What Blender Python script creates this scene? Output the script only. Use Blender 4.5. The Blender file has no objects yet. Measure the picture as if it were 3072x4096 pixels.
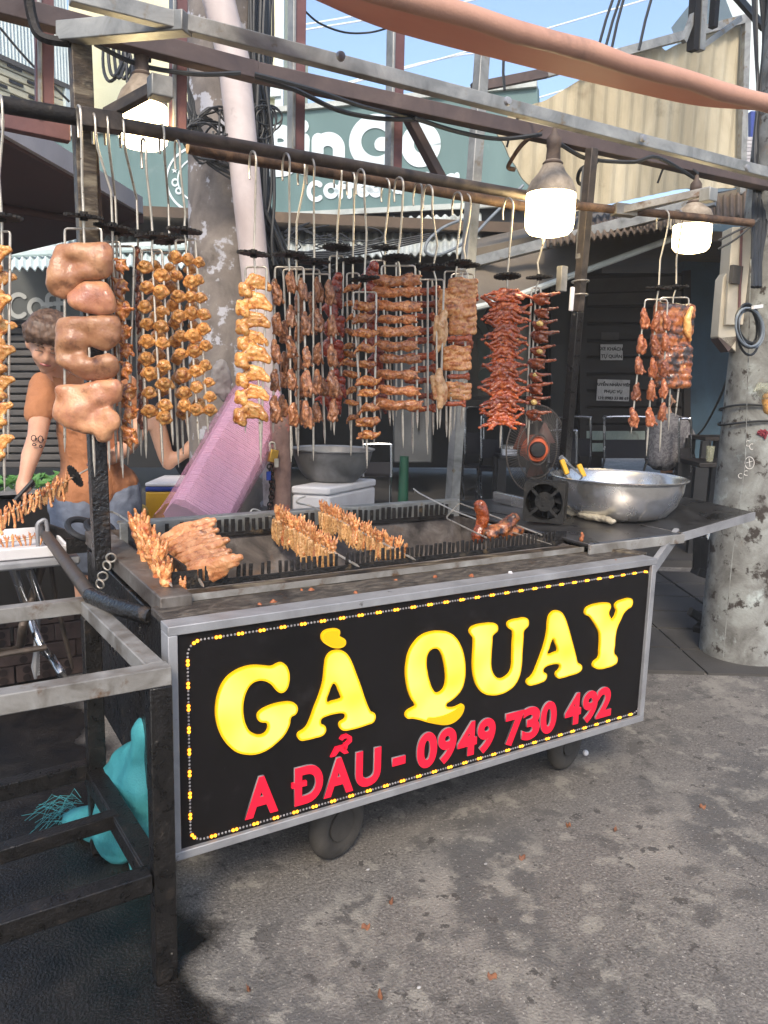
import bpy, bmesh, math, random
from mathutils import Vector as V, Matrix, noise, Euler
random.seed(7)
SC = bpy.context.scene
COL = SC.collection
# ---------------------------------------------------------------- camera
CR = Matrix(((0.85245876, 0.06343251, -0.51893195),
             (-0.52213015, 0.15332438, -0.83897064),
             (0.0263469, 0.9861379, 0.16382274)))
CP = V((-0.505, -1.747, 1.45))
cam = bpy.data.cameras.new('camera')
cam.sensor_fit = 'VERTICAL'; cam.sensor_height = 24; cam.sensor_width = 18
cam.lens = 24 * 3076 / 4096; cam.clip_end = 600; cam.clip_start = 0.05
camo = bpy.data.objects.new('camera', cam); COL.objects.link(camo)
camo.matrix_world = Matrix.Translation(CP) @ CR.to_4x4()
SC.camera = camo
# ---------------------------------------------------------------- world, sun, exposure
W = bpy.data.worlds.new('World'); SC.world = W; W.use_nodes = True
wn = W.node_tree.nodes; wl = W.node_tree.links
sky = wn.new('ShaderNodeTexSky'); sky.sky_type = 'NISHITA'; sky.sun_disc = False
SUN_EL, SUN_ROT = math.radians(42), math.radians(216)
sky.sun_elevation = SUN_EL; sky.sun_rotation = SUN_ROT
sky.air_density = 1.0; sky.dust_density = 1.6; sky.ozone_density = 1.5; sky.altitude = 0
bg = wn['Background']; bg.inputs['Strength'].default_value = 0.13
wl.new(sky.outputs[0], bg.inputs[0])
sl = bpy.data.lights.new('sun', 'SUN'); sl.energy = 1.5; sl.angle = math.radians(14); sl.color = (1, .88, .72)
so = bpy.data.objects.new('sun', sl); COL.objects.link(so)
sd = V((math.sin(SUN_ROT) * math.cos(SUN_EL), math.cos(SUN_ROT) * math.cos(SUN_EL), math.sin(SUN_EL)))
so.rotation_euler = sd.to_track_quat('Z', 'Y').to_euler(); so.location = (0, -3, 8)
SC.view_settings.view_transform = 'Standard'; SC.view_settings.look = 'None'
SC.view_settings.exposure = 1.35; SC.view_settings.gamma = 1
SC.render.engine = 'CYCLES'
HAZE = .006
SC.cycles.max_bounces = 6; SC.cycles.transparent_max_bounces = 12

# ---------------------------------------------------------------- photo ray helpers: a point of the photo (1659 px wide) at a real distance
S = 3072 / 1659.; F = 3076.
FWD = V((0.5260, 0.8505, 0)).normalized()
def ray(u, v): return CR @ V((u * S - 1536, -(v * S - 2048), -F))
def P(u, v, x=None, y=None, z=None, d=None, pl=None):
    r = ray(u, v)
    if x is not None: t = (x - CP.x) / r.x
    elif y is not None: t = (y - CP.y) / r.y
    elif z is not None: t = (z - CP.z) / r.z
    elif d is not None: t = d / r.dot(FWD)
    else: t = (pl[0] - CP).dot(pl[1]) / r.dot(pl[1])
    return CP + r * t
N7 = lambda x, y: ((650 + x * .6329) / S, (2250 + y * .6329) / S)
N8 = lambda x, y: ((1600 + x * .6631) / S, (2200 + y * .6631) / S)

# ---------------------------------------------------------------- mesh builder
ORG = {}
def frame(d, up=V((0, 0, 1))):
    d = d.normalized()
    s = d.cross(up)
    if s.length < 1e-4: s = d.cross(V((1, 0, 0)))
    s.normalize(); return s, s.cross(d).normalized()
class MB:
    def __init__(s): s.v = []; s.f = []; s.m = []; s.mi = 0
    def add(s, vs, fs):
        b = len(s.v); s.v += [V(p) for p in vs]; s.f += [tuple(i + b for i in f) for f in fs]; s.m += [s.mi] * len(fs); return s
    def box(s, c, size, rot=None):
        c = V(c); h = [k / 2 for k in size]
        vs = [V((x * h[0], y * h[1], z * h[2])) for x in (-1, 1) for y in (-1, 1) for z in (-1, 1)]
        if rot is not None: vs = [rot @ p for p in vs]
        return s.add([p + c for p in vs], [(0, 1, 3, 2), (4, 6, 7, 5), (0, 4, 5, 1), (2, 3, 7, 6), (0, 2, 6, 4), (1, 5, 7, 3)])
    def bar(s, p, q, w, h, up=V((0, 0, 1))):
        p, q = V(p), V(q); a, b = frame(q - p, up); a = a * w / 2; b = b * h / 2
        vs = [o + i * a + j * b for o in (p, q) for i, j in ((-1, -1), (1, -1), (1, 1), (-1, 1))]
        return s.add(vs, [(0, 1, 2, 3), (7, 6, 5, 4)] + [(i, 4 + i, 4 + (i + 1) % 4, (i + 1) % 4) for i in range(4)])
    def tube(s, pts, r, n=8, close=False):
        pts = [V(p) for p in pts]; N = len(pts)
        rs = r if isinstance(r, (list, tuple)) else [r] * N
        vs = []; prev = None
        for i, p in enumerate(pts):
            if close: d = pts[(i + 1) % N] - pts[i - 1]
            else: d = pts[min(i + 1, N - 1)] - pts[max(i - 1, 0)]
            d.normalize()
            if prev is None: a, b = frame(d)
            else:
                a = prev - d * prev.dot(d)
                if a.length < 1e-5: a, _ = frame(d)
                a.normalize(); b = a.cross(d)
            prev = a
            for k in range(n):
                t = 2 * math.pi * k / n; vs.append(p + (a * math.cos(t) + b * math.sin(t)) * rs[i])
        fs = []
        for i in range(N if close else N - 1):
            j = (i + 1) % N
            for k in range(n): fs.append((i * n + k, i * n + (k + 1) % n, j * n + (k + 1) % n, j * n + k))
        if not close: fs += [tuple(range(n))[::-1], tuple((N - 1) * n + k for k in range(n))]
        return s.add(vs, fs)
    def lathe(s, prof, n=24, o=(0, 0, 0), ax=None):
        o = V(o); vs = []; R = ax or Matrix.Identity(3)
        for r, z in prof:
            for k in range(n):
                t = 2 * math.pi * k / n; vs.append(o + R @ V((r * math.cos(t), r * math.sin(t), z)))
        L = len(prof); fs = [(i * n + k, i * n + (k + 1) % n, (i + 1) * n + (k + 1) % n, (i + 1) * n + k) for i in range(L - 1) for k in range(n)]
        fs += [tuple(range(n))[::-1], tuple((L - 1) * n + k for k in range(n))]
        return s.add(vs, fs)
    def prism(s, poly, off):
        poly = [V(p) for p in poly]; off = V(off); n = len(poly)
        return s.add(poly + [p + off for p in poly], [tuple(range(n)), tuple(range(2 * n - 1, n - 1, -1))] + [(i, i + n, (i + 1) % n + n, (i + 1) % n) for i in range(n)])
    def sph(s, c, r, rot=None, n=12, m=8):
        c = V(c); r = V((r, r, r)) if not hasattr(r, '__len__') else V(r); vs = []
        for i in range(m + 1):
            th = math.pi * i / m
            for k in range(n):
                t = 2 * math.pi * k / n
                p = V((r.x * math.sin(th) * math.cos(t), r.y * math.sin(th) * math.sin(t), r.z * math.cos(th)))
                vs.append(c + (rot @ p if rot is not None else p))
        return s.add(vs, [(i * n + k, (i + 1) * n + k, (i + 1) * n + (k + 1) % n, i * n + (k + 1) % n) for i in range(m) for k in range(n)])
    def grid(s, fn, nu, nv):
        vs = [V(fn(i / nu, j / nv)) for i in range(nu + 1) for j in range(nv + 1)]
        return s.add(vs, [(i * (nv + 1) + j, (i + 1) * (nv + 1) + j, (i + 1) * (nv + 1) + j + 1, i * (nv + 1) + j + 1) for i in range(nu) for j in range(nv)])
    def mesh(s, name, mats, smooth=False, o=V((0, 0, 0)), weld=0):
        me = bpy.data.meshes.new(name); me.from_pydata([p - o for p in s.v], [], s.f)
        bm = bmesh.new(); bm.from_mesh(me)
        if weld: bmesh.ops.remove_doubles(bm, verts=bm.verts, dist=weld)
        bmesh.ops.recalc_face_normals(bm, faces=bm.faces); bm.to_mesh(me); bm.free()
        for m in (mats if isinstance(mats, (list, tuple)) else [mats]): me.materials.append(m)
        if any(s.m) and len(s.m) == len(me.polygons): me.polygons.foreach_set('material_index', s.m)
        if smooth:
            me.polygons.foreach_set('use_smooth', [True] * len(me.polygons))
            if smooth != 'all': me.set_sharp_from_angle(angle=math.radians(40))
        return me
    def build(s, name, mats, parent=None, smooth=True, bevel=0, weld=0, o=None):
        if o is None: o = ORG.get(parent.name, V((0, 0, 0))) if parent else (V((0, 0, 0)))
        me = s.mesh(name, mats, smooth, o, weld)
        ob = bpy.data.objects.new(name, me); COL.objects.link(ob)
        if parent: ob.parent = parent; ORG[ob.name] = o
        else: ob.location = o; ORG[ob.name] = o
        if bevel:
            b = ob.modifiers.new('bevel', 'BEVEL'); b.width = bevel; b.segments = 2; b.limit_method = 'ANGLE'; b.angle_limit = math.radians(50); b.harden_normals = False
        return ob
def tag(o, label=None, cat=None, group=None, kind=None):
    for k, val in (('label', label), ('category', cat), ('group', group), ('kind', kind)):
        if val: o[k] = val
    return o
def thing(name, loc, label, cat, group=None):
    o = bpy.data.objects.new(name, None); COL.objects.link(o); o.location = V(loc); o.empty_display_size = .05
    ORG[o.name] = V(loc); return tag(o, label, cat, group)
def place(name, me, parent, loc, rot=None, sc=1.0):
    ob = bpy.data.objects.new(name, me); COL.objects.link(ob)
    o = ORG.get(parent.name, V((0, 0, 0))) if parent else V((0, 0, 0))
    ob.parent = parent; ob.location = V(loc) - o
    if rot is not None: ob.rotation_euler = rot.to_euler() if isinstance(rot, Matrix) else rot
    ob.scale = (sc, sc, sc) if not hasattr(sc, '__len__') else sc
    ORG[ob.name] = o
    return ob
def flat(poly3, name, mats, off, parent=None, **k): return MB().prism(poly3, off).build(name, mats, parent, **k)
def spline(pts, n=6, close=False):
    pts = [V(p) for p in pts]; N = len(pts); out = []
    for i in range(N if close else N - 1):
        g = (lambda k: pts[k % N]) if close else (lambda k: pts[max(0, min(N - 1, k))])
        a, b, c, d = g(i - 1), g(i), g(i + 1), g(i + 2)
        for k in range(n):
            t = k / n; out.append(.5 * (2 * b + (c - a) * t + (2 * a - 5 * b + 4 * c - d) * t * t + (3 * b - a - 3 * c + d) * t ** 3))
    if not close: out.append(pts[-1])
    return out

# ---------------------------------------------------------------- materials
def lin(r, g, b):
    f = lambda c: (c / 255 / 12.92) if c / 255 <= .04045 else ((c / 255 + .055) / 1.055) ** 2.4
    return (f(r), f(g), f(b), 1)
def M(name, cols, scale=8, rough=(.5, .7), metal=0., bump=.2, bscale=60, coat=0., detail=6, spots=None, spec=.5, dist=.004, rnd=True, alpha=None, stretch=None, sss=0, dis=0.6, vary=0.):
    """cols: list of (pos, colour) for a noise ramp; spots: list of (colour, noise scale, lo, hi) laid on top"""
    m = bpy.data.materials.new(name); m.use_nodes = True; nt = m.node_tree; nd = nt.nodes; L = nt.links
    b = nd['Principled BSDF']; tc = nd.new('ShaderNodeTexCoord'); co = tc.outputs['Object']
    if rnd:
        oi = nd.new('ShaderNodeObjectInfo'); ad = nd.new('ShaderNodeVectorMath'); ad.operation = 'MULTIPLY_ADD'
        ad.inputs[0].default_value = (1, 1, 1); mu = nd.new('ShaderNodeMath'); mu.operation = 'MULTIPLY'; mu.inputs[1].default_value = 37.
        L.new(oi.outputs['Random'], mu.inputs[0]); L.new(mu.outputs[0], ad.inputs[0]); ad.inputs[1].default_value = (1, .7, .4); L.new(co, ad.inputs[2]); co = ad.outputs[0]
    if stretch:
        mp = nd.new('ShaderNodeMapping'); mp.inputs['Scale'].default_value = stretch; L.new(co, mp.inputs[0]); cs = mp.outputs[0]
    else: cs = co
    n1 = nd.new('ShaderNodeTexNoise'); n1.inputs['Scale'].default_value = scale; n1.inputs['Detail'].default_value = detail; n1.inputs['Distortion'].default_value = dis; n1.inputs['Roughness'].default_value = .62
    L.new(cs, n1.inputs['Vector'])
    rp = nd.new('ShaderNodeValToRGB'); e = rp.color_ramp.elements
    while len(e) < len(cols): e.new(.5)
    for i, (p_, c_) in enumerate(cols): e[i].position = p_; e[i].color = c_ if len(c_) == 4 else (*c_, 1)
    L.new(n1.outputs[0], rp.inputs[0]); cur = rp.outputs[0]
    rsrc = n1.outputs[0]
    for c_, sc_, lo, hi in (spots or []):
        n2 = nd.new('ShaderNodeTexNoise'); n2.inputs['Scale'].default_value = sc_; n2.inputs['Detail'].default_value = 8; n2.inputs['Roughness'].default_value = .65
        L.new(co, n2.inputs['Vector']); mr = nd.new('ShaderNodeMapRange'); mr.inputs[1].default_value = lo; mr.inputs[2].default_value = hi
        L.new(n2.outputs[0], mr.inputs[0]); mx = nd.new('ShaderNodeMix'); mx.data_type = 'RGBA'
        L.new(mr.outputs[0], mx.inputs[0]); L.new(cur, mx.inputs[6]); mx.inputs[7].default_value = c_ if len(c_) == 4 else (*c_, 1); cur = mx.outputs[2]
    if vary:
        hs = nd.new('ShaderNodeHueSaturation'); m3 = nd.new('ShaderNodeMapRange'); m3.inputs[3].default_value = 1 - vary; m3.inputs[4].default_value = 1 + vary; L.new(oi.outputs['Random'], m3.inputs[0]); L.new(m3.outputs[0], hs.inputs['Value']); L.new(cur, hs.inputs['Color']); cur = hs.outputs[0]
    L.new(cur, b.inputs['Base Color'])
    mr = nd.new('ShaderNodeMapRange'); mr.inputs[1].default_value = .3; mr.inputs[2].default_value = .7; mr.inputs[3].default_value = rough[0]; mr.inputs[4].default_value = rough[1]
    L.new(rsrc, mr.inputs[0]); L.new(mr.outputs[0], b.inputs['Roughness'])
    b.inputs['Metallic'].default_value = metal; b.inputs['Coat Weight'].default_value = coat; b.inputs['Coat Roughness'].default_value = .15
    b.inputs['Specular IOR Level'].default_value = spec
    if sss: b.inputs['Subsurface Weight'].default_value = sss; b.inputs['Subsurface Radius'].default_value = (.012, .004, .002); b.inputs['Subsurface Scale'].default_value = 1
    if alpha is not None: b.inputs['Alpha'].default_value = alpha
    if bump:
        n3 = nd.new('ShaderNodeTexNoise'); n3.inputs['Scale'].default_value = bscale; n3.inputs['Detail'].default_value = 6; L.new(cs, n3.inputs['Vector'])
        bp = nd.new('ShaderNodeBump'); bp.inputs['Strength'].default_value = bump; bp.inputs['Distance'].default_value = dist
        L.new(n3.outputs[0], bp.inputs['Height']); L.new(bp.outputs[0], b.inputs['Normal'])
        if coat: L.new(bp.outputs[0], b.inputs['Coat Normal'])
    return m
def EM(name, col, strength, base=(.8, .8, .8, 1)):
    m = bpy.data.materials.new(name); m.use_nodes = True; b = m.node_tree.nodes['Principled BSDF']
    b.inputs['Base Color'].default_value = base; b.inputs['Emission Color'].default_value = col; b.inputs['Emission Strength'].default_value = strength; b.inputs['Roughness'].default_value = .35
    return m
g = lambda x: (x, x, x, 1)
m_galv = M('galvanised_steel', [(.3, lin(112, 112, 108)), (.55, lin(152, 152, 148)), (.75, lin(176, 175, 170))], 9, (.4, .65), .35, .12, 90, spots=[(lin(120, 98, 66), 14, .6, .72)])
m_alu = M('aluminium', [(.3, lin(128, 128, 130)), (.7, lin(164, 164, 166))], 6, (.35, .5), .3, .05, 120, spots=[(lin(70, 66, 62), 22, .66, .72)])
m_steel = M('stainless_steel', [(.3, lin(186, 184, 181)), (.7, lin(222, 220, 216))], 5, (.16, .34), .86, .04, 30, spots=[(lin(120, 105, 90), 9, .62, .8)])
m_side = M('sooty_side_beam', [(.3, lin(74, 66, 60)), (.55, lin(104, 98, 92)), (.78, lin(140, 136, 132))], 9, (.4, .65), .2, .3, 70, spots=[(lin(58, 44, 34), 12, .56, .68)])
m_table = M('stainless_top', [(.3, lin(88, 86, 86)), (.7, lin(126, 124, 124))], 5, (.2, .42), .9, .05, 40, spots=[(lin(60, 50, 42), 7, .55, .75)])
m_rod = M('skewer_steel', [(.3, lin(176, 168, 155)), (.7, lin(214, 206, 192))], 30, (.3, .5), .75, .1, 120, spots=[(lin(110, 86, 60), 60, .6, .68)])
m_sprk = M('sooty_iron', [(.3, lin(28, 26, 26)), (.6, lin(48, 45, 43)), (.8, lin(110, 100, 88))], 50, (.5, .8), .5, .4, 150)
m_greasy = M('greasy_black_steel', [(.3, lin(14, 13, 13)), (.6, lin(30, 28, 27)), (.8, lin(52, 47, 43))], 14, (.16, .5), .2, .9, 95, spots=[(lin(84, 66, 46), 7, .62, .75), (lin(140, 138, 130), 26, .72, .76)], dist=.006, coat=.3)
m_greasyr = M('greasy_rusty_steel', [(.3, lin(15, 14, 13)), (.6, lin(32, 29, 27)), (.8, lin(66, 54, 42))], 30, (.2, .5), .2, .7, 150, spots=[(lin(128, 124, 116), 24, .68, .73), (lin(120, 52, 40), 7, .70, .74)], dist=.003)
m_rail = M('worn_zinc_rail', [(.3, lin(104, 98, 90)), (.6, lin(146, 143, 138)), (.8, lin(168, 168, 164))], 10, (.4, .65), .25, .2, 60, spots=[(lin(98, 74, 52), 16, .58, .7), (lin(34, 30, 28), 8, .66, .76)])
m_rusty = M('rusty_pipe', [(.3, lin(58, 44, 36)), (.55, lin(96, 74, 58)), (.75, lin(136, 108, 84))], 22, (.6, .85), .25, .5, 80, spots=[(lin(40, 34, 32), 9, .55, .7)])
m_pipe = M('sooty_pipe', [(.3, lin(58, 52, 48)), (.6, lin(90, 80, 72)), (.8, lin(128, 112, 92))], 14, (.4, .65), .4, .3, 70)
m_maroon = M('maroon_paint', [(.3, lin(92, 62, 62)), (.6, lin(116, 80, 78)), (.8, lin(140, 108, 104))], 8, (.5, .7), .1, .15, 60)
m_dkbeam = M('dark_brown_paint', [(.3, lin(70, 58, 56)), (.6, lin(90, 76, 72)), (.8, lin(112, 96, 90))], 8, (.5, .7), .1, .2, 60)
m_tarp = M('orange_tarp', [(.3, lin(176, 132, 112)), (.6, lin(196, 150, 128)), (.8, lin(206, 164, 142))], 5, (.5, .7), 0, .2, 200, spots=[(lin(132, 104, 92), 4, .56, .74)])
m_tarpin = M('red_tarp_inside', [(.3, lin(186, 128, 110)), (.7, lin(200, 146, 126))], 5, (.6, .7), 0, .15, 300)
m_con = M('pole_concrete', [(.3, lin(92, 86, 82)), (.5, lin(120, 112, 106)), (.75, lin(148, 140, 132))], 5, (.8, .95), 0, .5, 70, spots=[(lin(176, 176, 182), 9, .56, .6), (lin(66, 58, 54), 3, .58, .72)])
m_con2 = M('mossy_pole_concrete', [(.3, lin(84, 82, 78)), (.5, lin(124, 124, 120)), (.75, lin(160, 164, 160))], 6, (.8, .95), 0, .6, 80, spots=[(lin(58, 52, 48), 11, .56, .62), (lin(180, 190, 188), 5, .6, .74), (lin(122, 98, 70), 3.2, .63, .73)])
m_pink = M('pale_pink_pipe', [(.3, lin(170, 156, 152)), (.7, lin(206, 194, 190))], 3, (.5, .7), 0, .1, 60, spots=[(lin(120, 104, 100), 5, .58, .72)])
m_red = M('peeling_red_pipe', [(.3, lin(104, 80, 74)), (.55, lin(134, 108, 100)), (.75, lin(150, 126, 114))], 12, (.6, .85), 0, .5, 60, spots=[(lin(172, 104, 92), 9, .58, .64), (lin(60, 52, 48), 20, .62, .68)])
m_cable = M('black_cable', [(.3, lin(30, 32, 34)), (.7, lin(48, 50, 52))], 12, (.4, .6), 0, 0)
m_cableg = M('grey_cable', [(.3, lin(96, 104, 112)), (.7, lin(130, 138, 144))], 12, (.4, .6), 0, 0)
m_glint = M('glint_wire', [(.3, lin(214, 226, 232)), (.7, lin(236, 242, 246))], 3, (.5, .6), 0, 0)  # light reflected by the wires is painted in as a white colour
m_board = M('teal_sign_board', [(.3, lin(88, 114, 112)), (.7, lin(108, 134, 132))], .6, (.5, .65), 0, .1, 30, spots=[(lin(134, 150, 150), 3, .6, .85)], stretch=(3, 3, .4))
m_lettw = M('white_vinyl', [(.3, lin(206, 220, 222)), (.7, lin(226, 234, 236))], 3, (.5, .6), 0, 0)
m_cream = M('cream_wall', [(.3, lin(218, 212, 170)), (.7, lin(238, 234, 196))], .8, (.8, .9), 0, .1, 30)
m_corrw = M('pale_corrugated', [(.3, lin(186, 200, 200)), (.7, lin(212, 222, 220))], 1.5, (.5, .7), 0, .05, 30)
m_shut = M('cream_shutter', [(.3, lin(186, 176, 146)), (.7, lin(212, 204, 176))], 2, (.5, .7), 0, .08, 30)
m_canopy = M('maroon_canopy', [(.3, lin(74, 54, 54)), (.7, lin(92, 68, 66))], 1.5, (.7, .9), 0, .1, 60)
m_canrim = M('pale_canopy_rim', [(.3, lin(160, 156, 158)), (.7, lin(190, 186, 186))], 2, (.6, .8), 0, 0)
m_fibro = M('pale_fibro_sheet', [(.3, lin(160, 166, 160)), (.6, lin(196, 200, 194)), (.8, lin(216, 218, 212))], 2, (.7, .9), 0, .3, 30, spots=[(lin(110, 102, 94), 2.2, .55, .75)], stretch=(1, 1, 1))
m_beige = M('beige_corrugated', [(.25, lin(138, 126, 100)), (.5, lin(180, 168, 140)), (.75, lin(208, 198, 172))], 2.4, (.6, .8), 0, .25, 40, spots=[(lin(116, 104, 80), 3, .6, .78)], stretch=(1, 1, .35))
m_brownroof = M('brown_corrugated', [(.3, lin(70, 58, 48)), (.6, lin(104, 88, 72)), (.8, lin(132, 112, 92))], 2, (.7, .9), 0, .3, 30)
m_canvas = M('grey_brown_canvas', [(.3, lin(88, 80, 70)), (.6, lin(112, 102, 88)), (.8, lin(130, 118, 100))], 1.2, (.8, .95), 0, .2, 40)
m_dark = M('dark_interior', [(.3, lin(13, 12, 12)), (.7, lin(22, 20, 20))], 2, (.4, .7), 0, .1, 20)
m_wood = M('dark_brown_plank', [(.3, lin(22, 18, 16)), (.6, lin(36, 29, 26)), (.8, lin(52, 42, 37))], 3, (.5, .75), 0, .2, 30, stretch=(1, 1, 6))
m_blue = M('blue_wall_paint', [(.3, lin(54, 76, 92)), (.6, lin(70, 96, 114)), (.8, lin(84, 110, 126))], 1.6, (.7, .9), 0, .3, 20, spots=[(lin(132, 146, 152), 2.5, .66, .7), (lin(40, 50, 58), 1, .6, .8)])
m_paper = M('old_paper', [(.3, lin(170, 168, 166)), (.7, lin(204, 202, 200))], 12, (.8, .9), 0, .05, 30)
m_ink = M('black_ink', [(.3, lin(26, 26, 30)), (.7, lin(40, 40, 44))], 8, (.7, .9), 0, 0)
m_chrome = M('chair_chrome', [(.3, lin(170, 172, 176)), (.7, lin(206, 208, 210))], 8, (.15, .3), 1, 0)
m_blackcl = M('black_cloth', [(.3, lin(24, 23, 27)), (.7, lin(38, 36, 41))], 20, (.7, .9), 0, .3, 200)
m_skin = M('skin', [(.3, lin(186, 138, 112)), (.7, lin(208, 162, 134))], 6, (.45, .6), 0, .08, 200, sss=.15)
m_hair = M('dark_brown_hair', [(.3, lin(60, 44, 36)), (.7, lin(118, 92, 74))], 60, (.4, .6), 0, .7, 60, stretch=(1, 1, .15), dist=.01)
m_shirt = M('orange_shirt', [(.3, lin(160, 104, 68)), (.7, lin(180, 122, 84))], 6, (.75, .9), 0, .8, 22, dist=.012)
m_jeans = M('washed_grey_denim', [(.3, lin(72, 80, 96)), (.55, lin(108, 116, 132)), (.8, lin(150, 156, 168))], 7, (.8, .95), 0, .3, 180)
m_shirt2 = M('grey_print_shirt', [(.4, lin(88, 86, 90)), (.48, lin(134, 132, 134)), (.56, lin(80, 78, 84)), (.7, lin(150, 148, 148))], 14, (.8, .9), 0, .1, 80, detail=8)
m_foam = M('white_foam', [(.3, lin(206, 202, 202)), (.7, lin(228, 226, 226))], 4, (.7, .85), 0, .1, 150)
m_yel = M('yellow_plastic', [(.3, lin(214, 160, 34)), (.7, lin(228, 176, 48))], 4, (.35, .5), 0, .05, 60)
m_blu = M('blue_plastic', [(.3, lin(24, 46, 120)), (.7, lin(34, 58, 140))], 4, (.35, .5), 0, .05, 60)
m_pinkfoam = M('pink_foam_tray', [(.3, lin(226, 184, 202)), (.7, lin(236, 198, 214))], 5, (.5, .65), 0, .1, 80)
m_bag = M('pink_film', [(.3, lin(228, 160, 184)), (.7, lin(238, 178, 198))], 6, (.12, .25), 0, 1., 30, alpha=.36, dist=.02)
m_teal = M('teal_woven_sack', [(.3, lin(40, 118, 126)), (.6, lin(60, 144, 150)), (.8, lin(88, 168, 172))], 6, (.6, .8), 0, .4, 220)
m_oran = M('orange_plastic', [(.3, lin(190, 84, 46)), (.7, lin(206, 100, 60))], 4, (.35, .5), 0, .05, 60)
m_blackp = M('black_plastic', [(.3, lin(20, 20, 22)), (.7, lin(38, 38, 40))], 10, (.35, .6), 0, .2, 80)
m_sootfan = M('dusty_black_casing', [(.3, lin(15, 14, 13)), (.6, lin(27, 25, 23)), (.8, lin(74, 66, 56))], 24, (.4, .7), .2, .6, 90)
m_greenp = M('green_plastic', [(.3, lin(18, 58, 44)), (.7, lin(26, 74, 56))], 4, (.4, .5), 0, 0)
m_leafg = M('green_herbs', [(.3, lin(56, 104, 44)), (.7, lin(104, 152, 78))], 20, (.5, .7), 0, .2, 60)
m_cloth = M('wet_cloth', [(.3, lin(140, 130, 112)), (.7, lin(176, 168, 148))], 18, (.8, .95), 0, .7, 140)
m_gcloth = M('grey_rag', [(.3, lin(120, 114, 110)), (.7, lin(158, 152, 148))], 10, (.8, .95), 0, .4, 80)
m_brick = M('hollow_brick', [(.3, lin(58, 46, 42)), (.6, lin(84, 68, 62)), (.8, lin(108, 92, 84))], 10, (.8, .95), 0, .4, 60)
m_hole = M('brick_hole_shade', [(.3, lin(34, 26, 24)), (.7, lin(52, 40, 36))], 10, (.9, .95), 0, .2, 60)  # dark tone painted in for the shade inside the brick holes
m_brass = M('brass', [(.3, lin(170, 128, 52)), (.7, lin(200, 160, 80))], 10, (.3, .45), .9, .1, 60)
m_ebox = M('cream_metal_box', [(.3, lin(176, 168, 152)), (.7, lin(200, 192, 176))], 4, (.5, .65), .1, .1, 40, spots=[(lin(120, 106, 88), 5, .62, .72)])
m_deck = M('grimy_deck', [(.3, lin(36, 32, 29)), (.5, lin(74, 67, 60)), (.7, lin(118, 110, 98))], 34, (.45, .75), .1, .6, 110, spots=[(lin(34, 29, 26), 6, .5, .66), (lin(92, 66, 44), 12, .62, .7)], stretch=(.6, 1.6, 1), dist=.005)
m_ledge = M('grimy_ledge', [(.3, lin(36, 31, 27)), (.5, lin(76, 64, 50)), (.75, lin(146, 136, 116))], 16, (.35, .65), .2, .5, 80, spots=[(lin(24, 22, 20), 7, .52, .62)], stretch=(.5, 2, 2))
m_trough = M('burnt_trough', [(.3, lin(52, 46, 42)), (.5, lin(92, 84, 78)), (.75, lin(136, 130, 126))], 9, (.6, .85), .1, .4, 90, spots=[(lin(36, 30, 26), 4, .5, .66), (lin(116, 84, 54), 5, .6, .75)])
m_comb = M('burnt_comb_plate', [(.3, lin(20, 18, 17)), (.6, lin(38, 34, 31)), (.8, lin(96, 86, 70))], 22, (.4, .7), .2, .8, 100, spots=[(lin(90, 74, 52), 18, .6, .7)], dist=.006)
m_coal = M('charcoal', [(.3, lin(18, 17, 17)), (.7, lin(50, 47, 45))], 20, (.6, .85), 0, .8, 60)
m_ash = M('ash', [(.3, lin(120, 116, 112)), (.7, lin(188, 186, 184))], 14, (.9, 1), 0, .5, 90)
m_signblk = M('black_sign_sheet', [(.3, lin(17, 15, 15)), (.7, lin(24, 21, 21))], 3, (.5, .6), 0, .04, 200, spec=.2, spots=[(lin(46, 43, 44), 8, .62, .85), (lin(62, 58, 58), 70, .68, .76)])
m_yrim = EM('yellow_letter_rim', lin(250, 190, 10), .10, lin(240, 180, 12))
m_yface = EM('yellow_letter_face', lin(255, 240, 84), .36, lin(250, 228, 60))
nt_ = m_yface.node_tree; nn = nt_.nodes.new('ShaderNodeTexNoise'); nn.inputs['Scale'].default_value = 7; nn.inputs['Detail'].default_value = 1; tc_n = nt_.nodes.new('ShaderNodeTexCoord'); nr = nt_.nodes.new('ShaderNodeValToRGB')
nr.color_ramp.elements[0].position = .35; nr.color_ramp.elements[0].color = lin(255, 222, 40); nr.color_ramp.elements[1].position = .62; nr.color_ramp.elements[1].color = lin(255, 246, 130)
nt_.links.new(tc_n.outputs['Object'], nn.inputs['Vector']); nt_.links.new(nn.outputs[0], nr.inputs[0]); nt_.links.new(nr.outputs[0], nt_.nodes['Principled BSDF'].inputs['Emission Color'])
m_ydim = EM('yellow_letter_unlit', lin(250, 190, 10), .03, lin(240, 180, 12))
m_rface = EM('red_letter_face', lin(238, 20, 50), .12, lin(226, 24, 52))
m_rrim = M('grey_letter_side', [(.3, lin(120, 112, 114)), (.7, lin(150, 142, 144))], 6, (.5, .6), 0, 0)
m_led = EM('lit_led', lin(255, 176, 40), 1.5, lin(255, 170, 40))
m_ledhalo = EM('led_amber_halo', lin(255, 130, 10), .10, lin(120, 60, 10))  # amber disc glows in place of each LED's halo on the panel
m_leddim = M('unlit_led', [(.3, lin(120, 116, 118)), (.7, lin(160, 156, 156))], 30, (.2, .3), 0, 0)
m_bulb = EM('lit_bulb_dome', lin(255, 228, 170), 7.5)
m_socket = M('dusty_lamp_body', [(.3, lin(120, 106, 90)), (.6, lin(168, 154, 136)), (.8, lin(192, 180, 164))], 20, (.6, .8), 0, .3, 60)
m_sockd = M('dark_lamp_socket', [(.3, lin(66, 54, 48)), (.7, lin(104, 88, 76))], 20, (.6, .8), 0, .3, 60)
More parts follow.
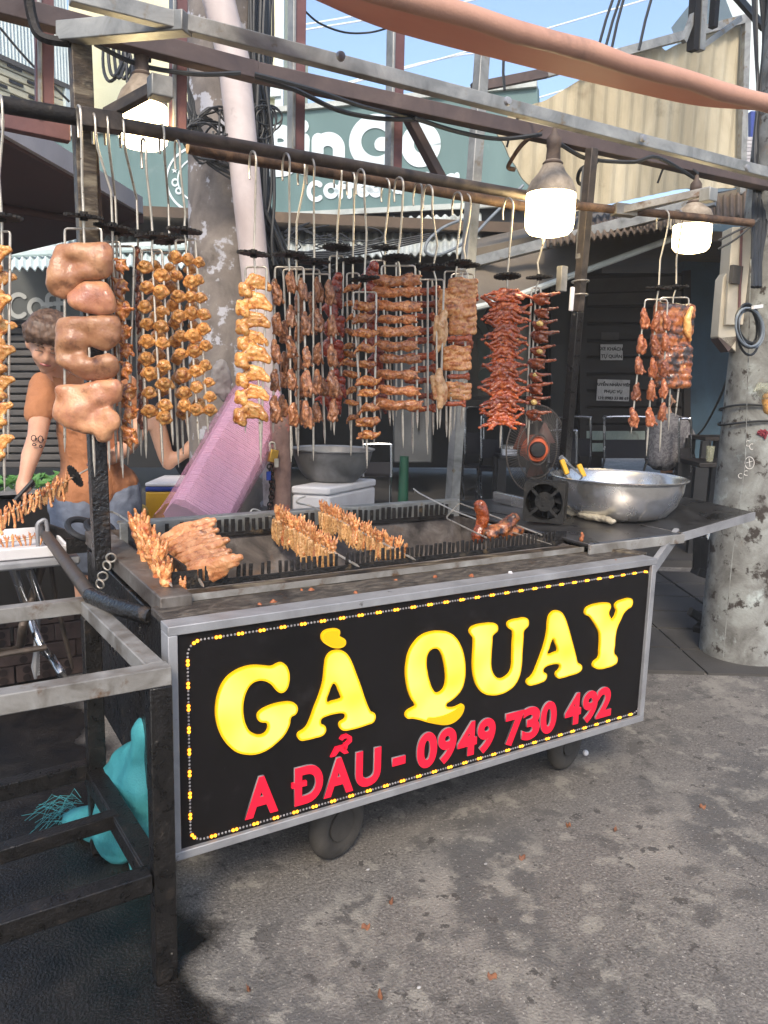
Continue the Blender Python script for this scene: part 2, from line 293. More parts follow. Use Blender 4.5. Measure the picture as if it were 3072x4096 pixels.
m_leaf = M('dry_leaf', [(.3, lin(92, 54, 36)), (.7, lin(136, 88, 58))], 30, (.6, .8), 0, .4, 60)
m_scrap = M('roast_scrap', [(.3, lin(126, 66, 36)), (.7, lin(178, 108, 66))], 60, (.4, .6), 0, .4, 90)
m_plaid = M('black_slide_strap', [(.3, lin(22, 22, 24)), (.6, lin(34, 34, 36)), (.72, lin(150, 150, 150))], 40, (.6, .8), 0, 0, stretch=(4, .3, 1))
def meat(name, cols, scale, char=None, rough=(.24, .48), coat=.2, bump=.7, bscale=70, sss=.05, spots=None):
    sp = list(spots or [])
    if char: sp.append((char[0], char[1] * 2.6, char[2] - .03, char[3] - .03))
    dk = tuple(k * .42 for k in cols[0][1][:3]) + (1,)
    sp.append((dk, char[1] * 5 if char else 90, .56, .70))
    cols = [(p, (c[0] * .98, c[1] * .93, c[2] * .84, 1)) for p, c in cols]
    return M(name, cols, scale * 3, rough, 0, min(1, bump * .7), bscale * 1.6, min(coat + .35, .75), spots=sp, dist=.005, sss=sss, detail=9, vary=.28)
mt_tail = meat('roast_tail_skin', [(.28, lin(150, 92, 42)), (.5, lin(196, 140, 78)), (.72, lin(230, 188, 124))], 22, (lin(140, 66, 24), 16, .56, .72))
mt_wing = meat('roast_wing_skin', [(.28, lin(172, 96, 38)), (.5, lin(204, 146, 80)), (.72, lin(226, 186, 124))], 14, (lin(128, 54, 20), 13, .58, .72))
mt_pork = meat('roast_pork_skin', [(.28, lin(150, 100, 76)), (.5, lin(178, 130, 98)), (.72, lin(200, 156, 122))], 4, (lin(150, 98, 82), 3, .5, .7), bump=.35, bscale=100)
for n_ in mt_pork.node_tree.nodes:
    if n_.type == 'BUMP': n_.inputs['Strength'].default_value = .3
    if n_.type == 'BSDF_PRINCIPLED': n_.inputs['Coat Weight'].default_value = .08
mt_bit = meat('roast_bit', [(.28, lin(124, 62, 26)), (.5, lin(180, 110, 52)), (.72, lin(224, 172, 104))], 26, (lin(104, 40, 18), 20, .54, .68))
mt_giz = meat('roast_gizzard', [(.28, lin(104, 62, 40)), (.5, lin(152, 100, 68)), (.72, lin(200, 150, 110))], 24, (lin(56, 34, 24), 14, .56, .7))
mt_duck = meat('glazed_duck', [(.28, lin(96, 26, 14)), (.5, lin(140, 48, 26)), (.72, lin(176, 76, 44))], 12, (lin(64, 22, 16), 8, .55, .72), rough=(.14, .3), coat=.7)
mt_neck = meat('roast_neck', [(.28, lin(130, 66, 34)), (.5, lin(186, 116, 66)), (.72, lin(230, 174, 120))], 26, (lin(82, 38, 22), 15, .55, .7))
mt_dneck = meat('dark_neck', [(.28, lin(118, 44, 22)), (.5, lin(162, 74, 38)), (.72, lin(206, 120, 66))], 30, (lin(66, 26, 18), 16, .55, .7))
mt_belly = meat('roast_belly', [(.28, lin(150, 76, 36)), (.45, lin(196, 124, 70)), (.6, lin(228, 176, 120)), (.75, lin(168, 84, 50))], 18, (lin(128, 56, 34), 10, .58, .74))
mt_pale = meat('pale_pork', [(.28, lin(176, 126, 84)), (.5, lin(206, 164, 120)), (.72, lin(224, 192, 158))], 12, (lin(170, 98, 50), 9, .58, .72))
mt_frog = meat('glazed_red_quail', [(.28, lin(118, 40, 14)), (.5, lin(176, 76, 26)), (.72, lin(224, 130, 58))], 26, (lin(78, 28, 16), 16, .57, .7), rough=(.15, .35), coat=.6)
mt_quail = meat('roast_quail', [(.28, lin(96, 38, 18)), (.5, lin(140, 66, 30)), (.72, lin(178, 98, 48))], 20, (lin(58, 26, 18), 12, .55, .7), rough=(.15, .35), coat=.6)
mt_egg = meat('egg_filling', [(.3, lin(206, 170, 92)), (.7, lin(226, 200, 128))], 40, (lin(150, 100, 50), 30, .56, .7))
mt_kid = meat('roast_kidney', [(.28, lin(116, 58, 34)), (.5, lin(156, 90, 56)), (.72, lin(202, 138, 98))], 22, (lin(96, 38, 24), 14, .56, .7))
mt_slab = meat('charred_slab', [(.28, lin(110, 50, 24)), (.5, lin(172, 98, 50)), (.72, lin(216, 148, 86))], 13, (lin(40, 24, 22), 9, .5, .62), bump=.8)
mt_fat = meat('golden_fat', [(.3, lin(206, 146, 80)), (.7, lin(232, 186, 120))], 14, (lin(150, 80, 40), 10, .58, .7))
mt_foot = meat('roast_foot', [(.28, lin(170, 92, 48)), (.5, lin(210, 146, 92)), (.72, lin(232, 190, 140))], 20, (lin(160, 70, 38), 14, .54, .7))
mt_strip = meat('roast_strip', [(.28, lin(166, 104, 66)), (.5, lin(196, 138, 96)), (.72, lin(218, 170, 130))], 8, (lin(140, 76, 48), 6, .56, .72))
mt_gut = meat('dark_gut', [(.28, lin(92, 44, 30)), (.5, lin(128, 72, 50)), (.72, lin(178, 130, 104))], 30, (lin(66, 30, 22), 20, .56, .7))
mt_strand = meat('pale_tendon', [(.28, lin(152, 104, 62)), (.5, lin(198, 154, 104)), (.72, lin(226, 192, 146))], 26, (lin(150, 84, 44), 16, .58, .7))
# ---------------------------------------------------------------- organic shapes: capsules and ellipsoids fused into one skin
SOFT = .62
def fuse(name, prims, mats, vox, amp=0., nscale=20., smooth=3, o=V((0, 0, 0)), ridges=0., seed=0):
    mb = MB()
    for p in prims:
        if p[0] == 'e': mb.sph(p[1], p[2], Euler(p[3]).to_matrix() if len(p) > 3 else None, 12, 8)
        else:
            ch = [V(q[:3]) for q in p[1]]; rs = [q[3] for q in p[1]]
            for i, q in enumerate(ch):
                mb.sph(q, rs[i], None, 10, 7)
                if i and (ch[i] - ch[i - 1]).length > 1e-5: mb.tube([ch[i - 1], ch[i]], [rs[i - 1], rs[i]], 10)
    me = bpy.data.meshes.new(name); me.from_pydata(mb.v, [], mb.f); bm = bmesh.new(); bm.from_mesh(me); bmesh.ops.recalc_face_normals(bm, faces=bm.faces); bm.to_mesh(me); bm.free()
    ob = bpy.data.objects.new('fuse', me); COL.objects.link(ob)
    md = ob.modifiers.new('r', 'REMESH'); md.mode = 'VOXEL'; md.voxel_size = vox
    if smooth: sm = ob.modifiers.new('s', 'SMOOTH'); sm.iterations = smooth; sm.factor = .5
    dg = bpy.context.evaluated_depsgraph_get(); out = bpy.data.meshes.new_from_object(ob.evaluated_get(dg))
    bpy.data.objects.remove(ob); bpy.data.meshes.remove(me); out.name = name
    if amp:
        off = V((seed * 3.7, seed * 1.3, seed * 2.1)); nm = [V(v.normal) for v in out.vertices]
        for v, n in zip(out.vertices, nm):
            q = (v.co + off) * nscale
            d = noise.noise(q) + .5 * noise.noise(q * 2.3)
            if ridges: d -= ridges * abs(noise.noise(q * 1.4 + V((5, 5, 5))))
            v.co = v.co + n * (amp * d * SOFT)
    for v in out.vertices: v.co = v.co - o
    out.materials.clear()
    for m in (mats if isinstance(mats, (list, tuple)) else [mats]): out.materials.append(m)
    out.polygons.foreach_set('use_smooth', [True] * len(out.polygons)); out.update()
    return out
def solid(name, me, parent=None, o=None):
    ob = bpy.data.objects.new(name, me); COL.objects.link(ob)
    if parent: ob.parent = parent; ORG[ob.name] = ORG[parent.name]
    elif o is not None: ob.location = o
    return ob
def text_mesh(body, size, ext, off=0., name='lettering', mats=None, align='CENTER', spacing=1.0, line=1.0):
    c = bpy.data.curves.new('t', 'FONT'); c.body = body; c.size = size; c.extrude = ext; c.offset = off; c.align_x = align; c.align_y = 'BOTTOM_BASELINE'; c.space_character = spacing; c.space_line = line; c.resolution_u = 6
    ob = bpy.data.objects.new('t', c); COL.objects.link(ob); dg = bpy.context.evaluated_depsgraph_get()
    me = bpy.data.meshes.new_from_object(ob.evaluated_get(dg)); bpy.data.objects.remove(ob); bpy.data.curves.remove(c)
    me.name = name; me.materials.clear()
    for m in (mats if isinstance(mats, (list, tuple)) else [mats]): me.materials.append(m)
    return me
def shape_mesh(loops, ext, off, name, mats):
    """closed 2-D loops (x, z) filled, extruded and inset by a curve"""
    c = bpy.data.curves.new('s', 'CURVE'); c.dimensions = '2D'; c.fill_mode = 'BOTH'; c.extrude = ext; c.offset = off; c.resolution_u = 5
    for lp in loops:
        s = c.splines.new('BEZIER'); s.bezier_points.add(len(lp) - 1); s.use_cyclic_u = True
        for b, (x, y) in zip(s.bezier_points, lp): b.co = (x, y, 0); b.handle_left_type = b.handle_right_type = 'AUTO'
    ob = bpy.data.objects.new('s', c); COL.objects.link(ob); dg = bpy.context.evaluated_depsgraph_get()
    me = bpy.data.meshes.new_from_object(ob.evaluated_get(dg)); bpy.data.objects.remove(ob); bpy.data.curves.remove(c)
    me.name = name; me.materials.clear(); me.materials.append(mats)
    return me
E3 = lambda *a: Euler([math.radians(k) for k in a])
R3 = lambda *a: E3(*a).to_matrix()
rr = random.uniform
# ---- pieces of meat, real size in metres; local X is across, Z is up, Y is depth
def mk(n, fn, *a): return [fn(i, *a) for i in range(n)]
def f_tail(i):
    q = i * .7
    return fuse('tail_mesh', [('e', (0, 0, 0), (.031, .026, .029)), ('e', (.004 * math.sin(q), -.016, .006), (.023, .018, .02)), ('c', [(0, -.018, .006, .012), (.003 * math.cos(q), -.034, .012 + .004 * math.sin(q), .006)]), ('e', (.022, 0, -.006), (.014, .014, .014)), ('e', (-.022, 0, -.005), (.014, .014, .014)), ('e', (0, -.008, -.02), (.012, .012, .012)), ('e', (0, .01, .016), (.016, .014, .01))], mt_tail, .003, .003, 60, 2, ridges=.7, seed=i)
def f_wing(i):
    k = 1 - .05 * i
    return fuse('wing_mesh', [('c', [(-.052, -.012, -.012, .024), (-.036, -.014, -.036, .018)]), ('e', (-.05, -.012, -.012), (.026, .022, .03)), ('c', [(-.044, -.006, .004, .016), (-.01, 0, .038 * k, .019), (.03, 0, .022, .017), (.058, 0, -.012, .012), (.062, 0, -.02, .007)]), ('c', [(-.03, .004, .014, .02), (.01, .004, .014, .022), (.046, .004, -.004, .014)]), ('c', [(-.03, 0, -.006, .014), (.02, .002, -.006, .013), (.058, 0, -.022, .01)]), ('c', [(-.06, -.01, .004, .018), (-.064, -.008, -.026, .018)]), ('e', (-.04, -.02, -.03), (.02, .016, .02))], mt_wing, .0034, .004, 42, 2, ridges=.8, seed=i + 5)
def f_bit(i):
    return fuse('bit_mesh', [('e', (0, 0, 0), (.022, .02, .026)), ('c', [(.006, -.006, .012, .014), (.024, -.012, .02 - .01 * i, .004)]), ('c', [(-.004, -.01, -.01, .015), (.01, -.016, -.036, .004)]), ('c', [(0, -.008, .01, .012), (-.02, -.01, .024, .005)]), ('c', [(.004, -.01, 0, .013), (.028, -.016, -.016 + .01 * i, .005)])], mt_bit, .0032, .006, 50, 1, ridges=.9, seed=i + 11)
def f_giz(i, mt=None, s=1.):
    a = .006 * math.sin(i * 2.1); b = .006 * math.cos(i * 1.7)
    return fuse('gizzard_mesh', [('c', [(a, 0, .036, .013), (-.006, -.01, .018, .016), (b, -.008, -.006, .018), (-.008, -.004, -.03, .014)]), ('c', [(.012, 0, .02, .009), (.018 + b, -.008, -.012, .009), (.01, -.008, -.04, .008)]), ('e', (0, .008, -.012), (.022, .012, .02)), ('c', [(.012, -.004, -.012, .011), (.03 + a, .004, -.034, .007)]), ('e', (-.012, -.012, .0), (.008, .008, .012))], mt or mt_giz, .0031, .0045, 55, 1, ridges=1., seed=i + 21)
def f_duck(i):
    return fuse('duck_mesh', [('e', (0, 0, 0), (.04, .03, .052)), ('e', (.012, -.01, .036), (.032, .026, .03)), ('c', [(-.03, -.006, .0, .016), (-.062, -.01, -.02, .007)]), ('c', [(.02, 0, -.03, .022), (.028, 0, -.07, .012)])], mt_duck, .004, .004, 30, 2, seed=i + 31)
def f_knot(i):
    a = .01 * math.sin(i * 2.4)
    return fuse('knot_mesh', [('c', [(-.036, 0, a, .011), (-.012, -.01, .008, .015), (.012, -.008, -.004, .016), (.038, 0, .004 + a, .01)]), ('e', (.006, -.01, .008), (.018, .013, .012)), ('c', [(-.03, -.004, -.006, .009), (-.046, -.008, -.014 + a, .006)]), ('c', [(.026, -.004, -.006, .009), (.046, -.006, .012 - a, .006)]), ('e', (-.01, -.008, -.008), (.02, .012, .009))], mt_bit, .0031, .005, 60, 1, ridges=1., seed=i + 41)
def f_neck(i, mt=None):
    a = .008 * math.sin(i * 1.9)
    return fuse('neck_mesh', [('c', [(-.078, 0, .004 + a, .018), (-.05, -.004, .0, .023), (-.02, -.004, -.003, .019), (.008, -.004, 0, .018)]), ('e', (.038, -.006, .0), (.04, .02, .024)), ('c', [(.04, -.012, .01, .009), (.08, -.006, .014, .006)]), ('c', [(.04, -.012, -.008, .009), (.082, -.006, -.012, .005)]), ('e', (-.07, -.004, .002), (.018, .016, .02)), ('e', (.02, -.012, .01), (.016, .012, .008))], mt or mt_neck, .0034, .0055, 60, 1, ridges=1., seed=i + 51)
def f_dneck(i): 
    return fuse('drumstick_mesh', [('c', [(-.07, 0, 0, .014), (.02, -.004, .002, .016), (.05, -.004, .004, .02)]), ('e', (.056, -.008, .01), (.017, .018, .02)), ('e', (.06, -.008, -.012), (.014, .014, .012)), ('c', [(-.05, 0, 0, .018), (0, -.002, 0, .018)])], mt_dneck, .0034, .004, 80, 1, ridges=.8, seed=i + 61)
def f_belly(i):
    h = (.034, .042, .022, .05)[i % 4]
    return fuse('belly_mesh', [('c', [(-.05, 0, 0, .014), (-.02, -.002, .004, .015), (.02, .002, -.003, .015), (.05, 0, .002, .014)])] + [('c', [(-.05, 0, z, .012), (-.01, -.006 * (k % 2), z + .003, .014), (.03, .004 * (k % 2), z - .002, .014), (.052, 0, z + .003, .012)]) for k, z in enumerate([-h + .012, -h / 2, h / 2, h - .012])], mt_belly, .0036, .005, 34, 1, ridges=.8, seed=i + 71)
def f_pale(i):
    return fuse('pale_mesh', [('c', [(.012, 0, .068, .018), (0, -.004, .03, .022), (.006, 0, -.02, .02), (-.01, 0, -.07, .014)]), ('e', (.004, .004, .0), (.032, .012, .07)), ('c', [(-.02, -.004, .05, .012), (-.024, 0, -.03, .009)])], mt_pale, .0038, .005, 40, 1, ridges=.7, seed=i + 81)
def f_frog(i):
    s = 1 if i % 2 else -1; a = .008 * math.sin(i * 1.3)
    P_ = [('e', (0, 0, 0), (.038, .022, .014)), ('e', (.012 * s, -.01, .004), (.022, .018, .014))]
    for k in (-1, 1):
        z = (.004 + a) if k == s else -.004
        P_ += [('c', [(k * .026, -.006, .002, .011), (k * .048, -.014, z - .004, .009), (k * .07, -.022, z + .01 * (i % 3 - 1), .0055), (k * .078, -.024, z + .014 * (i % 3 - 1), .0065)])]
        P_ += [('c', [(k * .02, -.014, -.004, .01), (k * .036, -.022, -.016 + a, .008), (k * .05, -.024, -.022 + a, .0045)])]
    P_ += [('c', [(-.03, -.014, .008, .006), (0, -.022, .006, .007), (.03, -.014, .01, .006)]), ('c', [(-.034, -.016, -.004, .005), (0, -.02, -.008, .006), (.034, -.016, -.002, .005)])]
    return fuse('frog_mesh', P_, mt_frog, .003, .0045, 70, 1, ridges=1., seed=i + 91)
def f_quail(i):
    a = .006 * math.sin(i * 1.7)
    return fuse('quail_mesh', [('e', (0, 0, 0), (.03, .028, .025)), ('e', (-.022, -.008, .006), (.013, .014, .014)), ('c', [(.01, -.014, .012, .009), (.034, -.018, .012 + a, .0085), (.062, -.016, .018 + a, .005), (.066, -.016, .018 + a, .0066)]), ('c', [(-.012, -.02, .012, .006), (.006, -.026, .014, .007), (.024, -.02, .01, .006)]), ('c', [(.008, -.014, -.01, .008), (.03, -.016, -.016 - a, .006)])], mt_quail, .003, .003, 70, 1, ridges=.8, seed=i + 101)
def f_slab(i):
    ms = fuse('slab_mesh', [('c', [(x, 0, z, .016) for x in (-.056, -.02, .02, .056)]) for z in (-.056, -.036, -.014, .008, .03, .05)], mt_slab, .0042, .006, 30, 1, ridges=1.1, seed=i + 111)
    return ms
def f_fat(i):
    return fuse('fat_mesh', [('c', [(.004, 0, .056, .008), (-.008, -.004, .02, .013), (-.006, -.004, -.02, .014), (.006, 0, -.056, .007)])], mt_fat, .0036, .003, 50, 1, seed=i)
def f_foot(i, mt=None, big=1):
    P_ = [('e', (0, 0, 0), (.021, .018, .02)), ('c', [(0, 0, -.004, .015), (.004, .006, -.05, .012), (-.004, .004, -.1, .010), (0, 0, -.125, .012)])]
    for k, (dx, dy, L) in enumerate([(-.022, -.012, .05), (-.004, -.02, .06), (.018, -.012, .052), (.006, .018, .034)]):
        b = .006 * math.sin(i * 2.2 + k)
        P_.append(('c', [(dx * .3, dy * .3, .008, .0105), (dx * .8 + b, dy * .8, .008 + L * .5, .0085), (dx + b * 2, dy + b, .008 + L, .005)]))
    return fuse('foot_mesh', P_, mt or mt_foot, .0027, .003, 80, 1, ridges=.7, seed=i + 121)
def f_strand(i):
    P_ = [('c', [(-.018 + .009 * k, .004 * math.sin(k * 2 + i), .0,   .0075), (-.02 + .01 * k + .004 * math.sin(i + k), .002, -.05, .008), (-.018 + .009 * k, 0, -.1 - .01 * ((i + k) % 3), .0045)]) for k in range(5)]
    return fuse('strand_mesh', P_, mt_strand, .0026, .002, 90, 0, seed=i + 131)
def f_strip(i):
    a = .01 * math.sin(i * 1.6)
    return fuse('strip_mesh', [('c', [(-.11, 0, -.05, .012), (-.06, -.002, -.026, .016), (0, .002, .0, .018), (.06, 0, .03, .017), (.11, 0, .058 + a, .013)]), ('c', [(-.09, .002, -.062, .01), (-.02, 0, -.032, .014), (.05, 0, .004, .014), (.1, 0, .034, .01)]), ('c', [(-.085, .002, -.03, .012), (-.03, 0, -.004, .015), (.03, 0, .03, .015), (.085, 0, .058, .011)]), ('e', (0, 0, -.01), (.085, .012, .046), (0, -math.radians(26), 0))], mt_strip, .0042, .003, 40, 3, ridges=.7, seed=i + 141)
def f_gut(i): return fuse('gut_mesh', [('c', [(.004 * math.sin(k * 1.9 + i), .004 * math.cos(k * 2.3), .024 - .012 * k, .008 + .002 * math.sin(k * 3.1)) for k in range(5)])], mt_gut, .0027, .003, 90, 0, ridges=.8, seed=i + 151)
KIND = dict(chicken_tail=mk(5, f_tail), chicken_wing=mk(4, f_wing), meat_chunk=mk(4, f_bit), gizzard=mk(4, f_giz), glazed_joint=mk(3, f_duck),
            knotted_skin=mk(4, f_knot), neck=mk(4, f_neck), dark_drumstick=mk(3, f_dneck), belly_slab=mk(4, f_belly), pale_slab=mk(2, f_pale), splayed_quail=mk(4, f_frog),
            small_quail=mk(3, f_quail), charred_slab=mk(2, f_slab), fat_edge=mk(2, f_fat), chicken_foot=mk(4, f_foot), hanging_strand=mk(3, f_strand), meat_strip=mk(4, f_strip), gut_curl=mk(2, f_gut),
            kidney=[f_giz(i + 7, mt_kid) for i in range(3)])
KIND['egg_filling'] = [fuse('egg_mesh', [('e', (0, 0, 0), (.017, .011, .013))], mt_egg, .0028, .004, 90, 0, ridges=.6)]
# ================================================================ SETTING
m_ground = M('street_concrete', [(.3, lin(80, 76, 72)), (.45, lin(102, 97, 92)), (.58, lin(120, 115, 109)), (.72, lin(146, 140, 132))], 110, (.72, .92), 0, .9, 130, detail=8, rnd=False, dist=.006, dis=.2,
             spots=[(lin(142, 136, 127), 1.9, .52, .7), (lin(92, 89, 86), 1.6, .53, .59), (lin(136, 131, 122), 3.1, .56, .64), (lin(136, 131, 122), 8.5, .565, .62), (lin(92, 88, 84), 6.5, .56, .62), (lin(78, 74, 70), 15, .6, .63), (lin(172, 166, 157), 85, .6, .67), (lin(52, 49, 47), 100, .6, .67)])
# greasy floor under the rack: a stain with its own place and outline
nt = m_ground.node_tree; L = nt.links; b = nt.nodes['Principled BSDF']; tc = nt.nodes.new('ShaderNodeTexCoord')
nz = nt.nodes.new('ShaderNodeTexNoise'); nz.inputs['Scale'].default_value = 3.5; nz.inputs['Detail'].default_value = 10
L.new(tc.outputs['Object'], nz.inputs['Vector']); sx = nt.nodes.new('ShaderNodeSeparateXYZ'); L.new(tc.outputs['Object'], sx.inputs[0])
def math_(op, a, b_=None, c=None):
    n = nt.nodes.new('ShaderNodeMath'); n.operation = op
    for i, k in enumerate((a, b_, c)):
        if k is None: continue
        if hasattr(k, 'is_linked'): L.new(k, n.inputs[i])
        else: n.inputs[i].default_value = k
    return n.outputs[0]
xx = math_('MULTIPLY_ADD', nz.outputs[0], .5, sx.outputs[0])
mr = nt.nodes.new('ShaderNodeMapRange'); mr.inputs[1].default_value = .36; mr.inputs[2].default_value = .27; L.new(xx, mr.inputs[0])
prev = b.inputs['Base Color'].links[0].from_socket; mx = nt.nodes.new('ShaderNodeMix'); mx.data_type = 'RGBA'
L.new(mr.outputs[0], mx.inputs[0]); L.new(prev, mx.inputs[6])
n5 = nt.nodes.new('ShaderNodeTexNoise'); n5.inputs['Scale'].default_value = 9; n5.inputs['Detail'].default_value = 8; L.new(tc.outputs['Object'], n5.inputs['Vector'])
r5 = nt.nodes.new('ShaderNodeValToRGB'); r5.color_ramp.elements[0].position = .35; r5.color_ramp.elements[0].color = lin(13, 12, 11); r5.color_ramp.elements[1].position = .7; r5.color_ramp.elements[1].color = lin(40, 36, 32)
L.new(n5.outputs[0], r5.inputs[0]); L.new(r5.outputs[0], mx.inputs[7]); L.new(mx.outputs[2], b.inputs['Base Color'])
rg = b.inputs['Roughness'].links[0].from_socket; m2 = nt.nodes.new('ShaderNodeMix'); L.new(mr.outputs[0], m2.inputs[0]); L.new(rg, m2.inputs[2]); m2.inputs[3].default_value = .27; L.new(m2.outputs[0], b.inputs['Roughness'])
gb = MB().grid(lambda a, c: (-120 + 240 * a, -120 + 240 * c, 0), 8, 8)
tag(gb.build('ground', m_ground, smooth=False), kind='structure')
# raised pavement in front of the cafe
NF = FWD
RT = V((FWD.y, -FWD.x, 0))
def FB(w, d, z): return V((CP.x, CP.y, 0)) + FWD * d + RT * w + V((0, 0, z))
pv = MB(); pv.prism([FB(-9, 6.3, .0), FB(9, 6.3, 0), FB(9, 13, 0), FB(-9, 13, 0)], (0, 0, .06))
m_pave = M('grey_paving', [(.3, lin(52, 50, 48)), (.7, lin(74, 71, 68))], 3, (.7, .9), 0, .3, 40, rnd=False)
tag(pv.build('pavement', m_pave, smooth=False), kind='structure')
# paving slabs that can be told apart, seen to the right of the cart
t = MB()
for i in range(7):
    for j in range(6):
        c_ = FB(.4 + i * .52, 4.0 + j * .38, 0) ; a = RT * .25; bb = FWD * .18
        s_ = MB().prism([c_ - a - bb, c_ + a - bb, c_ + a + bb, c_ - a + bb], (0, 0, .012 + .004 * ((i * 7 + j * 3) % 3)))
        ob = s_.build('paving_slab', m_pave, bpy.data.objects['ground'], smooth=False)

def pslab(pts, thick, name, mat, parent=None, n=None, **k):
    n = n or NF; return MB().prism(pts, n.normalized() * thick).build(name, mat, parent, **k)
def quadP(pl, uvs): return [P(u, v, pl=pl) for u, v in uvs]
# ---- teal cafe board
BN = V((.77, .64, 0)).normalized(); BP = P(830, 400, d=9.6); BPL = (BP, BN)
BD = V((.64, -.77, 0)).normalized()
bq = quadP(BPL, [(98, 297), (605, 237), (845, 213), (1160, 182), (1170, 437), (1106, 440), (580, 467), (98, 520)])
bt = thing('cafe_sign', bq[-1], 'large teal cafe sign board with white rounded lettering above the awning', 'sign')
pslab(bq, .18, 'board', m_board, bt, BN)
def edge(a, c): return MB().bar(P(*a, pl=(BP - BN * .02, BN)), P(*c, pl=(BP - BN * .02, BN)), .06, .06)
for a, c in (((98, 297), (605, 237)), ((605, 237), (1160, 182)), ((98, 520), (580, 467)), ((580, 467), (1170, 437))): edge(a, c).build('edge_trim', m_fibro, bt)
def strokes(lst, w, name, parent, pl, lift):
    """rounded strokes given in photo pixels, drawn on the board plane"""
    mb = MB(); o0 = pl[0] - pl[1] * lift
    for k, st in enumerate(lst):
        pts = [P(u, v, pl=(o0 - pl[1] * .0006 * k, pl[1])) for u, v in st]
        side = []
        for i, p in enumerate(pts):
            d = (pts[min(i + 1, len(pts) - 1)] - pts[max(i - 1, 0)]).normalized(); n_ = d.cross(pl[1]).normalized(); side.append((d, n_))
        A = [p + s_[1] * w / 2 for p, s_ in zip(pts, side)]; B = [p - s_[1] * w / 2 for p, s_ in zip(pts, side)]
        cap0 = [pts[0] + (-side[0][0] * math.sin(t) - side[0][1] * math.cos(t)) * w / 2 for t in [math.pi * q / 6 for q in range(1, 6)]]
        cap1 = [pts[-1] + (side[-1][0] * math.sin(t) + side[-1][1] * math.cos(t)) * w / 2 for t in [math.pi * q / 6 for q in range(1, 6)]]
        nA = len(A)
        for i in range(nA - 1): mb.add([A[i], A[i + 1], B[i + 1], B[i]], [(0, 1, 2, 3)])
        mb.add([B[0]] + cap0 + [A[0]], [tuple(range(7))]); mb.add([A[-1]] + cap1 + [B[-1]], [tuple(range(7))])
    return mb.build(name, m_lettw, parent, smooth=False)
def arc(cx, cy, rx, ry, a0, a1, n=20): return [(cx + rx * math.cos(math.radians(a0 + (a1 - a0) * i / n)), cy - ry * math.sin(math.radians(a0 + (a1 - a0) * i / n))) for i in range(n + 1)]
LW = 27 * 9.6 / 1661
strokes([[(587, 285), (587, 369)], [(587, 285), (604, 284)] + arc(606, 303, 20, 19, 90, -90) + [(587, 323)], arc(610, 345, 24, 22, 85, -90) + [(587, 368)]], LW, 'letter', bt, BPL, .012)
strokes([[(657, 302), (655, 364)], [(655, 273), (655, 274)]], LW * .95, 'letter', bt, BPL, .012)
strokes([[(686, 302), (686, 360)], [(686, 330)] + arc(709, 322, 23, 22, 180, 0) + [(732, 358)]], LW, 'letter', bt, BPL, .012)
strokes([arc(812, 307, 45, 46, 48, 345, 30) + [(857, 312), (822, 311)]], LW, 'letter', bt, BPL, .012)
strokes([arc(909, 313, 29, 33, 0, 360, 30)], LW, 'letter', bt, BPL, .012)
LS = 10.5 * 9.6 / 1661
def sm(lst): strokes(lst, LS, 'letter', bt, BPL, .012)
sm([arc(682, 413, 15, 18, 50, 310)]); sm([arc(715, 412, 12, 12, 0, 360)])
sm([arc(744, 396, 8, 8, 80, 180, 8) + [(736, 425)], [(731, 404), (744, 403)]]); sm([arc(763, 394, 8, 8, 80, 180, 8) + [(755, 424)], [(750, 402), (763, 401)]])
for ex in (785, 812): sm([[(ex - 10, 412), (ex + 11, 410)] + arc(ex, 409, 11, 12, 0, 320, 18)])
sm([arc(862, 388, 7, 7, -60, 230, 12) + [(868, 414)], arc(860, 404, 10, 9, 120, 330, 14) + [(872, 392)]])
sm([[(895, 380), (923, 377)], [(909, 379), (909, 414)]])
sm([[(925, 400), (946, 398)] + arc(936, 397, 11, 12, 0, 320, 18)])
sm([arc(975, 392, 11, 12, 0, 360, 18), [(987, 378), (988, 404)]])
lc = (432, 388)
strokes([arc(lc[0], lc[1], 72, 72, 100, 265, 30)], LS * .5, 'logo_ring', bt, BPL, .012)
strokes([arc(lc[0], lc[1], 48, 48, 100, 265, 30)], LS * .35, 'logo_ring', bt, BPL, .012)
st = [(lc[0] - 55 + 7 * (1 if k % 2 == 0 else .42) * math.sin(math.pi * k / 5), lc[1] - 20 - 7 * (1 if k % 2 == 0 else .42) * math.cos(math.pi * k / 5)) for k in range(10)]
pslab([P(u, v, pl=(BP - BN * .016, BN)) for u, v in st], .004, 'logo_star', m_lettw, bt, BN)
strokes([arc(378, 394, 6, 7, 60, 330, 12)], LS * .42, 'letter', bt, BPL, .012); strokes([arc(386, 412, 6, 6, 0, 360, 12)], LS * .42, 'letter', bt, BPL, .012)
# dark fascia under the board
pslab(quadP((BP + BN * .1, BN), [(90, 480), (1180, 440), (1185, 520), (90, 560)]), .3, 'facade_strip', m_dark, None, BN)
tag(bpy.data.objects['facade_strip'], 'dark fascia wall between the teal board and the pale awning', 'wall')
